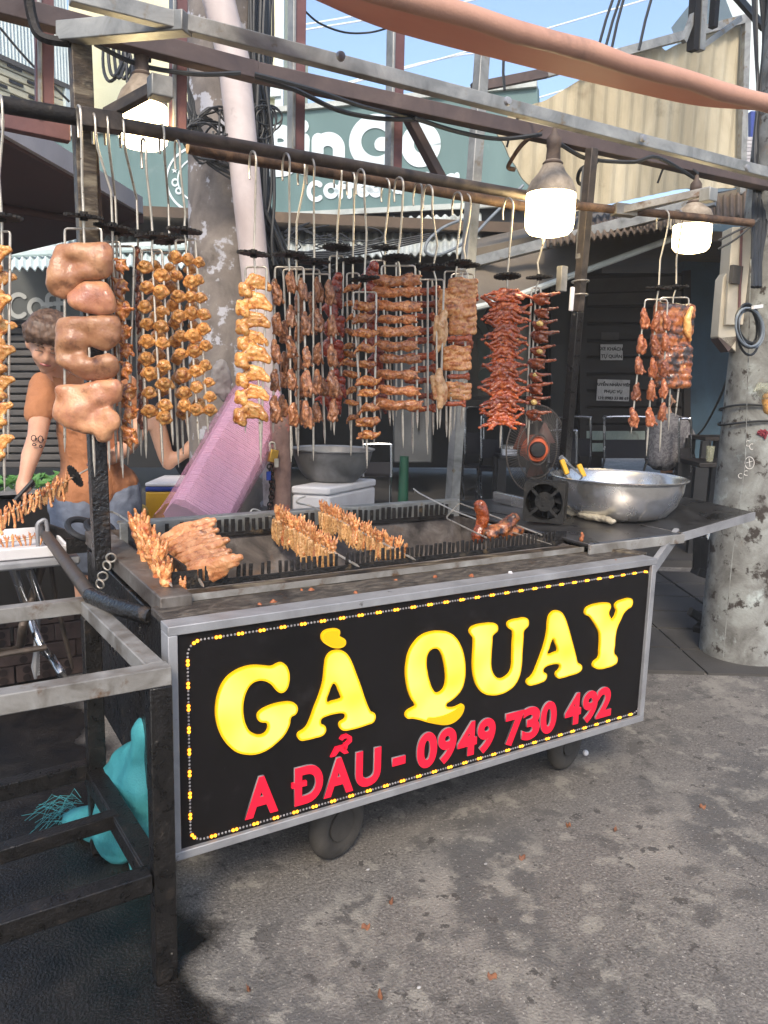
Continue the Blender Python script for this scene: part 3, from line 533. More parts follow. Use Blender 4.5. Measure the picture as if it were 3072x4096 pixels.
# ---- pale corrugated awning (sloping towards the street)
def corr(name, A, B, C, D, waves, amp, mat, label, cat, nv=3, sag=0.):
    """wavy sheet A-B (top edge) to D-C (bottom edge)"""
    A, B, C, D = V(A), V(B), V(C), V(D); n = (B - A).cross(D - A).normalized(); mb = MB(); nu = waves * 6
    for off in (0, .012):
        mb.grid(lambda a, c: A.lerp(B, a).lerp(D.lerp(C, a), c) + n * (amp * math.sin(a * waves * 2 * math.pi) + off - sag * math.sin(math.pi * c)), nu, nv)
    return tag(mb.build(name, mat, smooth=True), label, cat)
corr('pale_awning', P(560, 485, d=9.3), P(1040, 462, d=9.3), P(1040, 545, d=7.9), P(560, 560, d=7.9), 26, .018, m_fibro, 'pale grey corrugated awning sheet below the middle of the teal board', 'awning')
corr('pale_awning', P(20, 520, d=9.1), P(420, 505, d=9.1), P(420, 575, d=7.9), P(20, 580, d=7.9), 24, .02, m_corrw, 'pale blue-white corrugated awning sheet behind the orange shirted vendor', 'awning')
ab = thing('awning_tube', P(30, 545, d=8.2), 'long pale tube along the edge of the left awning sheet', 'tube')
MB().tube([P(10, 546, d=8.3), P(420, 528, d=8.3)], .05).build('tube', m_corrw, ab)
# ---- cafe interior: back walls
CF = 10.6
def cw(name, uv, d, th, mat, label, cat):
    o = pslab([P(u, v, d=d) for u, v in uv], th, name, mat, None, NF); return tag(o, label, cat)
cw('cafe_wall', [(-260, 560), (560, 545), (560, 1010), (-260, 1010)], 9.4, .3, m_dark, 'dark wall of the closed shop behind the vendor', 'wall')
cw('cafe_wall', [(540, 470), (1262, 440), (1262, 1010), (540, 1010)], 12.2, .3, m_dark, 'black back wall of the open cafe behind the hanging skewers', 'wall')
cw('blue_wall', [(1478, 440), (1900, 420), (1900, 1010), (1478, 1010)], CF, .3, m_blue, 'peeling blue painted wall behind the seated man', 'wall')
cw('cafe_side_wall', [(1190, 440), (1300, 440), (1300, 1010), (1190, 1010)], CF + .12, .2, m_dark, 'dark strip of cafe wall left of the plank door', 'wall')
# ceiling over the cafe so that the inside is in shade
ce = MB(); ce.prism([FB(-3.6, 8.0, 3.05), FB(6.5, 8.6, 3.0), FB(6.5, 13, 3.3), FB(-3.6, 13, 3.3)], (0, 0, .1))
tag(ce.build('cafe_roof', m_brownroof, smooth=False), 'dark roof over the open cafe under the teal board', 'roof')
pr = MB(); pr.prism([FB(5.6, 5, 0), FB(5.8, 5, 0), FB(8.2, 14, 0), FB(8.0, 14, 0)], (0, 0, 4)); tag(pr.build('side_wall', m_dark, smooth=False), 'plain side wall beyond the right concrete pole', 'wall')
# plank door
dr = thing('plank_door', P(1370, 985, d=CF - .1), 'dark brown plank shutter door with white paper notices', 'door')
pslab([P(u, v, d=CF - .005) for u, v in ((1258, 590), (1482, 590), (1482, 990), (1258, 990))], .02, 'backing', m_wood, dr, NF)
for k in range(11):
    v0 = 592 + k * 36
    MB().prism([P(u, v, d=CF - .05) for u, v in ((1258, v0 + 2), (1482, v0 + 2), (1482, v0 + 34), (1258, v0 + 34))], NF * -.05).build('plank', m_wood, dr, smooth=False, bevel=.01)
for u in (1258, 1482): MB().bar(P(u, 585, d=CF - .12), P(u, 990, d=CF - .12), .09, .09, NF).build('door_post', m_wood, dr)
m_worn = M('flaking_pale_paint', [(.3, lin(120, 138, 132)), (.6, lin(160, 172, 164)), (.7, lin(96, 84, 74))], 5, (.8, .9), 0, .2, 30, stretch=(1, 1, .5))
for v0, v1 in ((931, 950), (957, 975)): MB().prism([P(u, v, d=CF - .12) for u, v in ((1260, v0), (1392, v0), (1392, v1), (1260, v1))], NF * -.03).build('pale_plank', m_worn, dr, smooth=False)
m_grime = M('grey_boarding', [(.3, lin(62, 60, 58)), (.7, lin(92, 88, 84))], 3, (.8, .9), 0, .1, 20)
for v0, v1 in ((603, 632), (636, 660)): MB().prism([P(u, v, d=CF - .12) for u, v in ((1268, v0), (1470, v0 - 6), (1470, v1 - 6), (1268, v1))], NF * -.03).build('grey_plank', m_grime, dr, smooth=False)
def notice(uv, lines, label, size, v0s):
    o = thing('paper_notice', P(*uv[3], d=CF - .17), label, 'notice'); pslab([P(u, v, d=CF - .16) for u, v in uv], -.004, 'sheet', m_paper, o, NF)
    ux = sum(k[0] for k in uv) / 4
    for ln, v, sz, of in zip(lines, v0s, size, (0, 0, 0)):
        me = text_mesh(ln, sz, .0015, sz * .028, 'print', m_ink); p = P(ux, v, d=CF - .168)
        ob = place('print_line', me, o, p); ob.rotation_euler = Matrix((RT, V((0, 0, 1)), -FWD)).transposed().to_euler()
pk = CF / 1661
notice([(1297, 744), (1345, 744), (1345, 778), (1297, 778)], ['XE KHÁCH', 'TỰ QUẢN'], 'white paper notice reading XE KHÁCH TỰ QUẢN on the plank door', [9 * pk * 1.05, 9 * pk * 1.05], [757, 773])
notice([(1291, 819), (1361, 821), (1358, 867), (1288, 865)], ['TUYỂN NHÂN VIÊN', 'PHỤC VỤ', 'LH: 0983 33 88 69'], 'torn white recruitment notice with a phone number low on the plank door', [8.6 * pk, 9 * pk, 8.4 * pk], [834, 849, 863])
notice([(1299, 718), (1337, 718), (1337, 734), (1299, 734)], [], 'small faded grey paper notice, topmost on the plank door', [], [])
bpy.data.objects['paper_notice.002'].children[0].data.materials[0] = m_grime
# glass panel with pale symbols
gl = thing('dark_window', P(1020, 980, d=11.6), 'dark cafe window with pale stick-on symbols behind the pork belly', 'window')
m_glass = M('dark_glass', [(.3, lin(14, 15, 16)), (.7, lin(20, 21, 22))], 2, (.1, .2), 0, 0)
m_decal = M('grey_green_decal', [(.3, lin(92, 100, 94)), (.7, lin(104, 112, 106))], 3, (.7, .8), 0, 0)
pslab([P(u, v, d=11.6) for u, v in ((985, 640), (1190, 600), (1190, 880), (985, 880))], .04, 'pane', m_glass, gl, NF)
MB().bar(P(985, 860, d=11.56), P(1190, 860, d=11.56), .05, .05).build('rail', m_grime, gl)
def dec(uv): pslab([P(u, v, d=11.58) for u, v in uv], -.01, 'decal', m_decal, gl, NF)
dec([(1040, 652), (1058, 652), (1040, 690), (1062, 725), (1048, 730), (1024, 692)]); dec([(1030, 730), (1060, 728), (1056, 790), (1036, 790)])
dec([(1048 + 16 * math.cos(a * .42), 812 + 16 * math.sin(a * .42)) for a in range(15)])
# shutter and banner on the left, behind the vendor
sh = thing('dark_shutter', P(70, 1000, d=9.2), 'dark slatted roller shutter behind the vendor', 'shutter')
for k in range(20):
    v0 = 692 + k * 16
    MB().prism([P(u, v, d=9.25) for u, v in ((-150, v0 + 1), (140, v0 + 1), (140, v0 + 13), (-150, v0 + 13))], NF * -.05).build('slat', bpy.data.materials['grey_boarding'], sh, smooth=False, bevel=.012)
m_ban = M('grey_banner', [(.3, lin(70, 72, 70)), (.7, lin(92, 94, 90))], 1, (.7, .9), 0, .1, 20)
bn = thing('cafe_banner', P(120, 690, d=9.0), 'dark grey cloth banner with faded white lettering under the left awning', 'banner')
pslab([P(u, v, d=9.0) for u, v in ((-60, 584), (560, 575), (560, 690), (-60, 692))], -.02, 'cloth', m_ban, bn, NF)
BPL2 = (P(100, 640, d=8.97), NF); m_l = m_lettw
def st2(l): 
    o = strokes(l, 9 * 9 / 1661, 'letter', bn, BPL2, .004); o.data.materials[0] = M('faded_letter', [(.3, lin(150, 150, 144)), (.7, lin(166, 166, 160))], 3, (.7, .8), 0, 0)
st2([arc(40, 660, 20, 24, 50, 310)]); st2([arc(78, 664, 15, 17, 0, 360)]); st2([arc(112, 645, 10, 10, 70, 180, 8) + [(102, 684)], [(94, 658), (112, 657)]]); st2([arc(136, 643, 10, 10, 70, 180, 8) + [(126, 684)], [(118, 656), (136, 655)]])
# ---- cream building and left street wall
cb = thing('cream_building', P(400, 700, d=16), 'tall cream painted building behind the left concrete pole', 'building')
CH = FWD
mbw = MB(); mbw.prism([P(148, -90, d=16), P(608, -90, d=16), P(602, 600, d=16), P(148, 600, d=16)], FWD * 5); mbw.build('wall', m_cream, cb, smooth=False)
MB().bar(P(606, -90, d=15.95), P(600, 600, d=15.95), .16, .1, FWD).build('corner_trim', m_corrw, cb)
MB().bar(P(560, 200, d=15.9), P(606, 197, d=15.9), .2, .1, FWD).build('ledge', m_corrw, cb)
SN = V((.54, -.84, 0)).normalized(); SP = P(0, 300, d=12); SPL = (SP, SN); SDIR = V((.84, .54, 0))
sw = thing('shutter_building', P(60, 700, pl=SPL), 'pale building front with corrugated upper wall above a cream roller shutter', 'building')
def Q(u, v, o=0): return P(u, v, pl=(SP + SN * o, SN))
a0, a1 = Q(-160, 126 - 70), Q(152, 192)
nw = 40; mb = MB(); up_ = V((0, 0, 3.2))
zt = a0.z
b0 = V((a0.x, a0.y, zt)); b1 = V((a1.x, a1.y, zt))
mb.grid(lambda a, c: b0.lerp(b1, a) + V((0, 0, 5.0 * c)) + SN * (.02 * (1 if (int(a * nw * 2) % 2) else -1)), nw * 2, 1); mb.build('corrugated_wall', m_corrw, sw, smooth=False)
for k in range(40):
    z = zt - .06 - k * .105
    MB().bar(V((b0.x, b0.y, z)), b0.lerp(b1, .93) + V((0, 0, z - zt)), .03, .085).build('slat', m_shut, sw, smooth=False, bevel=.008)
MB().bar(V((b0.x, b0.y, zt)) + SN * .05, V((b1.x, b1.y, zt)) + SN * .05, .05, .07).build('head_trim', m_grime, sw)
m_slot = m_dark
for uu, vv in ((62, 92), (132, 97), (70, 380 / 1.0)):
    pass
for u, v in ((61, 335 / 1.0), ):
    pass
for zx, zy in ((105, 540), (222, 545), (115, 640), (230, 640), (95, 440), (0, 548)):
    c_ = Q(zx * .3333, zy * .3333, .035); MB().bar(c_ - SDIR * .12, c_ + SDIR * .12, .02, .04).build('vent_slot', m_dark, sw)
MB().bar(b0.lerp(b1, .955) + V((0, 0, .0)), b0.lerp(b1, .955) + V((0, 0, -3.5)), .12, .14, SN).build('side_post', m_corrw, sw)
MB().prism([V((b0.x, b0.y, zt + 3)) - SN * .2, V((b1.x, b1.y, zt + 3)) - SN * .2, V((b1.x, b1.y, 0)) - SN * .2, V((b0.x, b0.y, 0)) - SN * .2], -SN * .3).build('wall', m_shut, sw, smooth=False)
# maroon canopy
cn = thing('shop_canopy', P(0, 310, z=2.35), 'dark maroon flat canopy with a pale rim at the left edge', 'canopy')
A, T, B_, D_ = P(-120, 235, z=2.35), P(300, 468, z=2.35), P(245, 497, z=2.35), P(-120, 585, z=2.35)
MB().prism([A, T, B_, D_], (0, 0, .05)).build('cloth', m_canopy, cn, smooth=False)
MB().bar(A + V((0, 0, .06)), T + V((0, 0, .06)), .05, .09).build('rim', m_canrim, cn)
MB().bar(T, B_, .05, .06).build('rim', m_canopy, cn)
MB().tube([A.lerp(D_, .3) + V((0, 0, -.02)), T.lerp(B_, .6) + V((0, 0, -.02))], .02).build('rib', m_canopy, cn)
# ---- right: beige corrugated sheet on a frame
SHN = V((.30, .95, 0)).normalized(); SHP = P(1350, 250, d=6.2); SHL = (SHP, SHN)
def sheet(poly, name, mat, label, cat, pl, cell=.06, amp=.010, per=.11, th=.012):
    """corrugated sheet cut to a traced outline, real waves"""
    pts = [P(u, v, pl=pl) for u, v in poly]; ax = V((0, 0, 1)).cross(pl[1]).normalized(); o = pts[0]
    p2 = [((p - o).dot(ax), p.z - o.z) for p in pts]
    def inside(x, y):
        r = False; n = len(p2)
        for i in range(n):
            (x1, y1), (x2, y2) = p2[i], p2[i - 1]
            if (y1 > y) != (y2 > y) and x < (x2 - x1) * (y - y1) / (y2 - y1) + x1: r = not r
        return r
    x0, x1 = min(p[0] for p in p2), max(p[0] for p in p2); y0, y1 = min(p[1] for p in p2), max(p[1] for p in p2)
    bm = bmesh.new(); vs = [bm.verts.new((x, y, 0)) for x, y in p2]; bm.faces.new(vs)
    x = x0 + per / 6
    while x < x1:
        bmesh.ops.bisect_plane(bm, geom=bm.verts[:] + bm.edges[:] + bm.faces[:], plane_co=(x, 0, 0), plane_no=(1, 0, 0)); x += per / 6
    ex = bmesh.ops.extrude_face_region(bm, geom=bm.faces[:])
    for v in ex['geom']:
        if isinstance(v, bmesh.types.BMVert): v.co.z += th
    for v in bm.verts:
        w = amp * math.sin(v.co.x / per * 2 * math.pi); v.co = (o - V((0, 0, 0)) + ax * v.co.x + V((0, 0, v.co.y)) + pl[1] * (v.co.z + w))
    bmesh.ops.recalc_face_normals(bm, faces=bm.faces); me = bpy.data.meshes.new(name); bm.to_mesh(me); bm.free(); me.materials.append(mat)
    ob = bpy.data.objects.new(name, me); COL.objects.link(ob); return tag(ob, label, cat)
sheet([(1052, 246), (1085, 262), (1095, 258), (1100, 242), (1180, 216), (1290, 150), (1330, 108), (1420, 98), (1440, 108), (1462, 96), (1520, 74), (1600, 48), (1617, 60), (1611, 372), (1595, 406), (1470, 408), (1262, 452), (1195, 470), (1120, 372)], 'beige_sheet', m_beige, 'large weathered beige corrugated sheet standing up behind the lamps', 'sheet', SHL)
fr = thing('sheet_frame', P(1290, 140, d=6.1), 'grey angle-iron frame along the top of the beige sheet', 'frame')
F1 = (SHP - SHN * .06, SHN)
MB().bar(P(1180, 158, pl=F1), P(1615, 40, pl=F1), .05, .06).build('top_rail', m_galv, fr)
MB().bar(P(1020, 190, pl=F1), P(1180, 158, pl=F1), .05, .06).build('dark_rail', m_dkbeam, fr)
MB().bar(P(1612, 40, pl=F1), P(1600, 420, pl=F1), .05, .05, SHN).build('side_rail', m_galv, fr)
# brown shed roof and canvas flap on the right
rf = [P(1195, 470, d=5.9), P(1660, 382, d=5.9), P(1720, 440, d=4.6), P(1180, 520, d=5.0)]
corr('shed_roof', P(1180, 486, d=6.6), P(1700, 392, d=6.6), P(1700, 452, d=5.3), P(1180, 530, d=5.3), 36, .014, m_brownroof, 'brown corrugated shed roof under the beige sheet', 'roof')
e1 = thing('roof_edge', P(1010, 570, d=6.0), 'long worn aluminium roof edge rail rising to the right lamp', 'rail'); MB().bar(P(1005, 572, d=6.2), P(1545, 432, d=5.2), .06, .075).build('rail', m_galv, e1, bevel=.004)
fl = thing('canvas_flap', P(1050, 600, d=6.3), 'sagging grey-brown canvas flap hanging under the aluminium roof edge', 'awning')
up0 = [(985, 580), (1100, 548), (1300, 496), (1485, 450)]; lo0 = [(1010, 668), (1090, 648), (1250, 590), (1485, 503)]
us, ls = spline([P(*k, d=6.25) for k in up0], 8), spline([P(*k, d=5.6) for k in lo0], 8)
mb = MB(); nU = len(us)
for off in (0, .01): mb.grid(lambda a, c: us[min(int(round(a * (nU - 1))), nU - 1)].lerp(ls[min(int(round(a * (nU - 1))), nU - 1)], c) + V((0, 0, -.06 * math.sin(math.pi * c))) + FWD * (off + .03 * math.sin(a * 23 + c * 3)), nU - 1, 6)
mb.build('canvas', m_canvas, fl, smooth='all'); MB().tube(ls, .022).build('hem', m_fibro, fl)
sof = MB(); sof.prism([P(1000, 560, d=6.4), P(1620, 420, d=6.4), P(1620, 470, d=10.4), P(1000, 520, d=10.4)], (0, 0, .06)); tag(sof.build('porch_ceiling', m_canvas, smooth=False), 'dim porch ceiling behind the canvas flap', 'ceiling')
# ================================================================ CART
ct = thing('roasting_cart', (0.85, .55, 0), 'greasy black steel roasting cart with a long charcoal trough', 'food cart')
YB = 1.16
mb = MB(); mb.box((.85, .075, .565), (1.66, .03, .58)); mb.box((.025, .6, .56), (.03, 1.02, .55)); mb.box((.85, YB - .02, .565), (1.66, .03, .58)); mb.box((1.68, .6, .565), (.03, 1.02, .58)); mb.box((.85, .6, .29), (1.62, 1.02, .03))
mb.build('body', m_greasy, ct, bevel=.004)
MB().box((.855, .125, .858), (1.72, .135, .022)).build('deck', m_deck, ct, bevel=.004)
MB().box((.80, .222, .868), (1.50, .062, .034)).build('front_ledge', m_ledge, ct, bevel=.004)
MB().box((.80, .1925, .8795), (1.50, .004, .018)).build('ledge_lip', m_rail, ct)
MB().bar((.055, .165, .872), (.055, 1.15, .872), .085, .05).build('side_ledge', m_side, ct, bevel=.004)
# trough: burnt plates
mb = MB(); x0, x1, y0, y1, zt, zf = .10, 1.545, .262, .93, .884, .70
mb.prism([(x0, y0, zt), (x1, y0, zt), (x1 - .05, y0 + .1, zf), (x0 + .05, y0 + .1, zf)], (0, -.004, -.003))
mb.prism([(x0, y1, zt), (x1, y1, zt), (x1 - .05, y1 - .1, zf), (x0 + .05, y1 - .1, zf)], (0, .004, -.003))
mb.prism([(x0, y0, zt), (x0, y1, zt), (x0 + .05, y1 - .1, zf), (x0 + .05, y0 + .1, zf)], (-.004, 0, -.003))
mb.prism([(x1, y0, zt), (x1, y1, zt), (x1 - .05, y1 - .1, zf), (x1 - .05, y0 + .1, zf)], (.004, 0, -.003))
mb.box((.82, .6, zf - .006), (1.36, .48, .01)); mb.build('trough', m_trough, ct)
def comb(y, ztop, zbot, name, seed, gap=.5, per=.0302, th=.005, xa=.13, xb=1.50):
    random.seed(seed); mb = MB(); mb.box(((xa + xb) / 2, y, zbot + .006), (xb - xa, th, .018)); x = xa
    mb2 = mb
    while x < xb - per:
        w = per * rr(.5, .66); h = ztop - zbot - rr(0, .008)
        if rr(0, 1) > .04: mb2.box((x + w / 2, y + rr(-.001, .001), zbot + .0155 + h / 2), (w, th, h), R3(rr(-3, 3), rr(-2, 2), 0))
        x += per
    return mb.build(name, m_comb, ct, bevel=.0015)
comb(.275, .925, .884, 'front_comb', 1, per=.0185)
MB().box((.11, .275, .905), (.07, .006, .055)).build('comb_end_plate', m_comb, ct); MB().box((1.52, .30, .905), (.09, .006, .045)).build('comb_end_plate', m_comb, ct)
comb(.915, .935, .884, 'back_comb', 2, per=.027)
MB().box((.82, .945, .918), (1.46, .012, .075)).build('back_flange', m_galv, ct, bevel=.003)
MB().box((.82, .966, .952), (1.46, .04, .008)).build('back_flange_lip', m_galv, ct)
MB().box((.115, .6, .915), (.006, .64, .06)).build('left_flange', m_comb, ct)
bk = MB(); bk.box((.82, 1.06, .888), (1.48, .17, .012)); bk.build('back_deck', m_ledge, ct)
# stainless side table and folding leaf
tb = MB(); tb.prism([(1.545, .165, .893), (2.05, .165, .893), (2.05, 1.18, .893), (1.545, 1.18, .893)], (0, 0, .012)); tb.build('table_top', m_table, ct, bevel=.003)
MB().box((1.80, .158, .884), (.52, .012, .036)).build('table_edge', m_rail, ct, bevel=.002)
lf = [(2.053, .165, .893), P(1628, 1112, z=.943), P(1476, 1080, z=.943) + V((.05, .1, 0)), (2.053, 1.16, .893)]
MB().prism(lf, (0, 0, .012)).build('table_leaf', m_table, ct, bevel=.003)
MB().bar(V(lf[0]) + V((0, -.004, -.004)), V(lf[1]) + V((0, -.004, -.004)), .008, .034).build('leaf_edge', m_alu, ct)
MB().bar(V((1.64, .04, .72)), P(1462, 1152, y=.2), .02, .045).build('leaf_strut', m_alu, ct)
cord = [P(1472, 1148, y=.185), P(1478, 1158, y=.18), P(1462, 1166, y=.18), P(1444, 1182, y=.17), P(1436, 1200, y=.16), P(1442, 1186, y=.19), P(1466, 1160, y=.2)]
MB().tube(spline(cord, 5), .0028, 6).build('blue_tie', M('blue_string', [(.3, lin(86, 146, 170)), (.7, lin(120, 176, 196))], 9, (.6, .8), 0, 0), ct)
MB().bar(P(1322, 1187, z=.872), P(1395, 1199, z=.866), .05, .012).build('loose_bar', m_ledge, ct, bevel=.002)
MB().bar(P(1070, 1072, z=.93), P(1145, 1090, z=.93), .03, .05).build('steel_bar', m_steel, ct, bevel=.003)
# push handle
hp = [P(330, 1333, z=.82), P(250, 1310, z=.815), P(196, 1287, z=.81)]
h2 = [P(196, 1287, z=.81), P(140, 1208, z=.81), P(86, 1137, z=.81)]
MB().tube(hp, .024, 12).build('handle_bend', m_greasy, ct); MB().tube([h2[0] + V((0, .01, 0)), h2[2]], .0215, 12).build('push_handle', m_pipe, ct)
MB().bar(h2[2], P(182, 1172, z=.81), .008, .05).build('handle_bracket', m_sprk, ct); MB().box(P(170, 1178, z=.80), (.09, .012, .06)).build('bracket_plate', m_comb, ct)
# hooks and chain by the left post
def ring(c, r, t, ax, n=18): c = V(c); a, b = frame(V(ax)); return [c + a * r * math.cos(2 * math.pi * k / n) + b * r * math.sin(2 * math.pi * k / n) for k in range(n)]
for k, (u, v) in enumerate([(240, 1205), (231, 1222), (222, 1245), (216, 1262)]):
    MB().tube(ring(P(u, v, y=.63), .014, .004, (.3 + k % 2, 1, .2)), .0028, 6, True).build('chain_link', m_rod, ct)
for u, v in ((198, 1310), (206, 1335)): MB().tube(ring(P(u, v, y=.6), .015, .004, (1, .6, .1)), .0028, 6, True).build('chain_link', m_rod, ct)
for x, y in ((.54, .17), (1.57, .24), (.54, 1.0), (1.57, 1.0)):
    w = MB().tube(ring((x, y, .115), .078, .04, (.3, -.95, 0), 28), .032, 12, True).build('tyre', M('dusty_tyre', [(.3, lin(46, 43, 40)), (.7, lin(70, 66, 61))], 9, (.85, .95), 0, .5, 60) if 'dusty_tyre' not in bpy.data.materials else bpy.data.materials['dusty_tyre'], ct)
    ax = V((.3, -.95, 0)).normalized(); MB().tube([V((x, y, .115)) - ax * .025, V((x, y, .115)) + ax * .025], .05, 16).build('rim', bpy.data.materials['dusty_tyre'], w)
    MB().box((x, y + .02, .24), (.1, .12, .09)).build('caster_bracket', m_greasy, ct)
# ---- sign
sg = thing('lit_sign', (.85, 0, .27), 'black illuminated sign reading GÀ QUAY in yellow letters on the cart front', 'sign')
zb, zT, xa, xb = .264, .872, -.017, 1.709
MB().box(((xa + xb) / 2, .03, (zb + zT) / 2), (xb - xa - .03, .045, zT - zb - .03)).build('panel', m_signblk, sg)
fw = .023
for c, s_ in ((((xa + xb) / 2, .026, zT - fw / 2), (xb - xa, .062, fw)), (((xa + xb) / 2, .026, zb + fw / 2), (xb - xa, .062, fw)), ((xa + fw / 2, .026, (zb + zT) / 2), (fw, .062, zT - zb - 2 * fw)), ((xb - fw / 2, .026, (zb + zT) / 2), (fw, .062, zT - zb - 2 * fw))):
    MB().box(c, s_).build('frame_rail', m_alu, sg, bevel=.002)
YP = .0075
def XZ(f, pts): return [(lambda p: (p.x, p.z))(P(*f(*q), y=YP)) for q in pts]
G = [(690,650),(715,637),(745,628),(770,640),(787,665),(797,710),(793,760),(780,795),(760,815),(735,818),(710,800),(690,775),(665,755),(630,742),(590,745),(555,765),(530,800),(512,850),(504,910),(508,970),(522,1020),(545,1058),(575,1078),(610,1085),(640,1075),(658,1050),(660,1025),(650,1008),(625,1005),(605,998),(594,978),(597,950),(615,930),(660,905),(710,888),(760,878),(800,876),(830,885),(846,905),(846,935),(832,957),(812,968),(803,985),(800,1010),(785,1050),(760,1090),(720,1130),(670,1170),(620,1196),(570,1208),(520,1207),(470,1195),(425,1165),(385,1120),(355,1065),(336,1000),(330,940),(336,870),(355,800),(390,735),(440,690),(500,660),(570,645),(640,648)]
A1 = [(1020,640),(1028,600),(1050,568),(1080,553),(1110,550),(1140,558),(1165,580),(1190,625),(1215,690),(1245,770),(1275,860),(1300,920),(1312,938),(1330,945),(1339,960),(1337,985),(1325,1005),(1290,1020),(1240,1037),(1190,1050),(1140,1057),(1120,1048),(1110,1030),(1113,1008),(1130,995),(1145,985),(1150,970),(1143,953),(1125,947),(1080,952),(1030,966),(1000,982),(993,1000),(1000,1018),(1018,1025),(1027,1045),(1022,1070),(1005,1088),(960,1103),(900,1117),(870,1120),(852,1108),(847,1085),(858,1068),(880,1055),(905,1030),(925,990),(950,920),(985,830),(1008,750)]
A1h = [(1073,760),(1062,775),(1045,820),(1032,865),(1040,880),(1065,872),(1110,860),(1123,853),(1120,840),(1105,805),(1090,772)]
AC = [(1003,490),(997,470),(1003,445),(1025,425),(1060,416),(1095,415),(1113,425),(1115,445),(1112,458),(1125,468),(1145,480),(1153,500),(1145,522),(1120,535),(1085,537),(1040,522)]
Qo = [(245,486),(290,495),(330,525),(360,575),(380,640),(387,710),(382,780),(365,835),(335,875),(300,905),(272,928),(275,940),(295,946),(325,943),(350,932),(368,925),(379,935),(378,960),(365,990),(340,1020),(305,1042),(265,1051),(220,1047),(160,1035),(110,1020),(65,1012),(38,1012),(26,998),(30,975),(48,958),(72,945),(84,938),(82,925),(65,900),(48,860),(34,800),(28,740),(32,680),(48,610),(80,555),(120,515),(180,490)]
Qh = [(205,590),(180,598),(160,625),(152,670),(158,730),(172,790),(190,835),(212,857),(240,850),(260,825),(270,780),(268,730),(258,670),(242,620),(225,597)]
Uo = [(412,490),(418,470),(445,452),(500,440),(545,437),(572,443),(583,462),(580,485),(565,500),(552,515),(550,540),(543,640),(543,700),(555,740),(575,764),(600,772),(630,760),(655,735),(667,700),(670,640),(672,560),(674,495),(668,482),(650,470),(641,455),(643,435),(665,420),(710,410),(745,405),(762,412),(769,430),(765,455),(752,470),(740,485),(737,520),(730,620),(725,700),(712,760),(685,810),(640,848),(590,868),(540,872),(495,860),(462,825),(442,775),(432,700),(434,620),(437,560),(435,530),(425,515)]
A2 = [(886,420),(895,390),(915,368),(940,362),(965,372),(985,400),(1005,455),(1030,545),(1055,640),(1064,675),(1080,685),(1090,700),(1085,722),(1065,738),(1020,753),(970,768),(945,770),(933,755),(935,735),(948,722),(958,705),(955,690),(940,684),(905,688),(870,702),(857,718),(862,735),(876,742),(878,760),(868,782),(840,797),(800,810),(770,813),(757,800),(760,780),(778,765),(795,745),(815,700),(840,635),(865,560),(880,490)]
A2h = [(915,533),(905,548),(892,590),(882,620),(892,625),(925,613),(942,606),(943,595),(930,560)]
Yo = [(1108,370),(1115,350),(1135,335),(1185,320),(1235,315),(1258,320),(1264,340),(1257,360),(1252,375),(1260,400),(1272,415),(1283,405),(1295,380),(1298,360),(1290,345),(1292,325),(1305,310),(1340,296),(1375,288),(1392,295),(1396,315),(1388,338),(1365,355),(1345,375),(1325,415),(1303,465),(1293,510),(1288,570),(1285,620),(1295,632),(1304,650),(1300,675),(1280,692),(1240,707),(1200,715),(1170,710),(1155,695),(1160,675),(1175,660),(1190,645),(1195,600),(1198,540),(1195,500),(1180,465),(1155,425),(1130,395),(1112,388)]
RX = Euler((math.pi / 2, 0, 0))
for f, loops, face in ((N7, [G], m_yface), (N7, [A1, A1h], m_yface), (N7, [AC], m_ydim), (N8, [Qo, Qh], m_yface), (N8, [Uo], m_yface), (N8, [A2, A2h], m_yface), (N8, [Yo], m_yface)):
    lo = [XZ(f, l) for l in loops]
    cx_ = sum(p[0] for p in lo[0]) / len(lo[0]); cz_ = sum(p[1] for p in lo[0]) / len(lo[0]); lo = [[(x - cx_, z - cz_) for x, z in l] for l in lo]
    me = shape_mesh(lo, .004, 0, 'letter_mesh', m_yrim); ob = place('letter' if face is m_yface else 'accent', me, sg, (cx_, YP - .003, cz_)); ob.rotation_euler = RX
    me2 = shape_mesh(lo, .0008, -.006, 'letter_face_mesh', face); o2 = place('letter_face', me2, ob, (0, 0, 0)); o2.location = (0, 0, .0045); ORG[o2.name] = V((0, 0, 0))
# unlit lower part of the Q tail
tail = [(150, 1012), (200, 1000), (260, 985), (310, 962), (345, 940), (366, 930), (374, 937), (373, 958), (361, 987), (338, 1015), (304, 1037), (265, 1046), (220, 1042), (165, 1030)]
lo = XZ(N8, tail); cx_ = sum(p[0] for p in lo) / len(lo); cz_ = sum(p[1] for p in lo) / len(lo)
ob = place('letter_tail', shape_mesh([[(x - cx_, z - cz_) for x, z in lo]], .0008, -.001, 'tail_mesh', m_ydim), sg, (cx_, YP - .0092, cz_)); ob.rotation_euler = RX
def glyph(ch, f, xl, yl, xr, yr, cap, mats):
    """one raised red character between two baseline points"""
    p, q = P(*f(xl, yl), y=YP), P(*f(xr, yr), y=YP)
    me = text_mesh(ch, 1, .004, .042, 'glyph_mesh', mats, 'LEFT')
    xs = [v.co.x for v in me.vertices]; ys = [v.co.y for v in me.vertices]; w = q.x - p.x
    base = 0 if ch not in '-' else min(ys)
    k = cap
    for v in me.vertices: v.co = V(((v.co.x - min(xs)) / (max(xs) - min(xs)) * w, (v.co.y - base) * k, v.co.z))
    me.materials.append(m_rrim)
    for pl in me.polygons:
        if abs(pl.normal.z) < .7: pl.material_index = 1
    ob = place('glyph', me, sg, (p.x, YP - .003, p.z)); ob.rotation_euler = RX
CAPH = (P(*N7(600, 1345), y=YP).z - P(*N7(600, 1580), y=YP).z) / .73
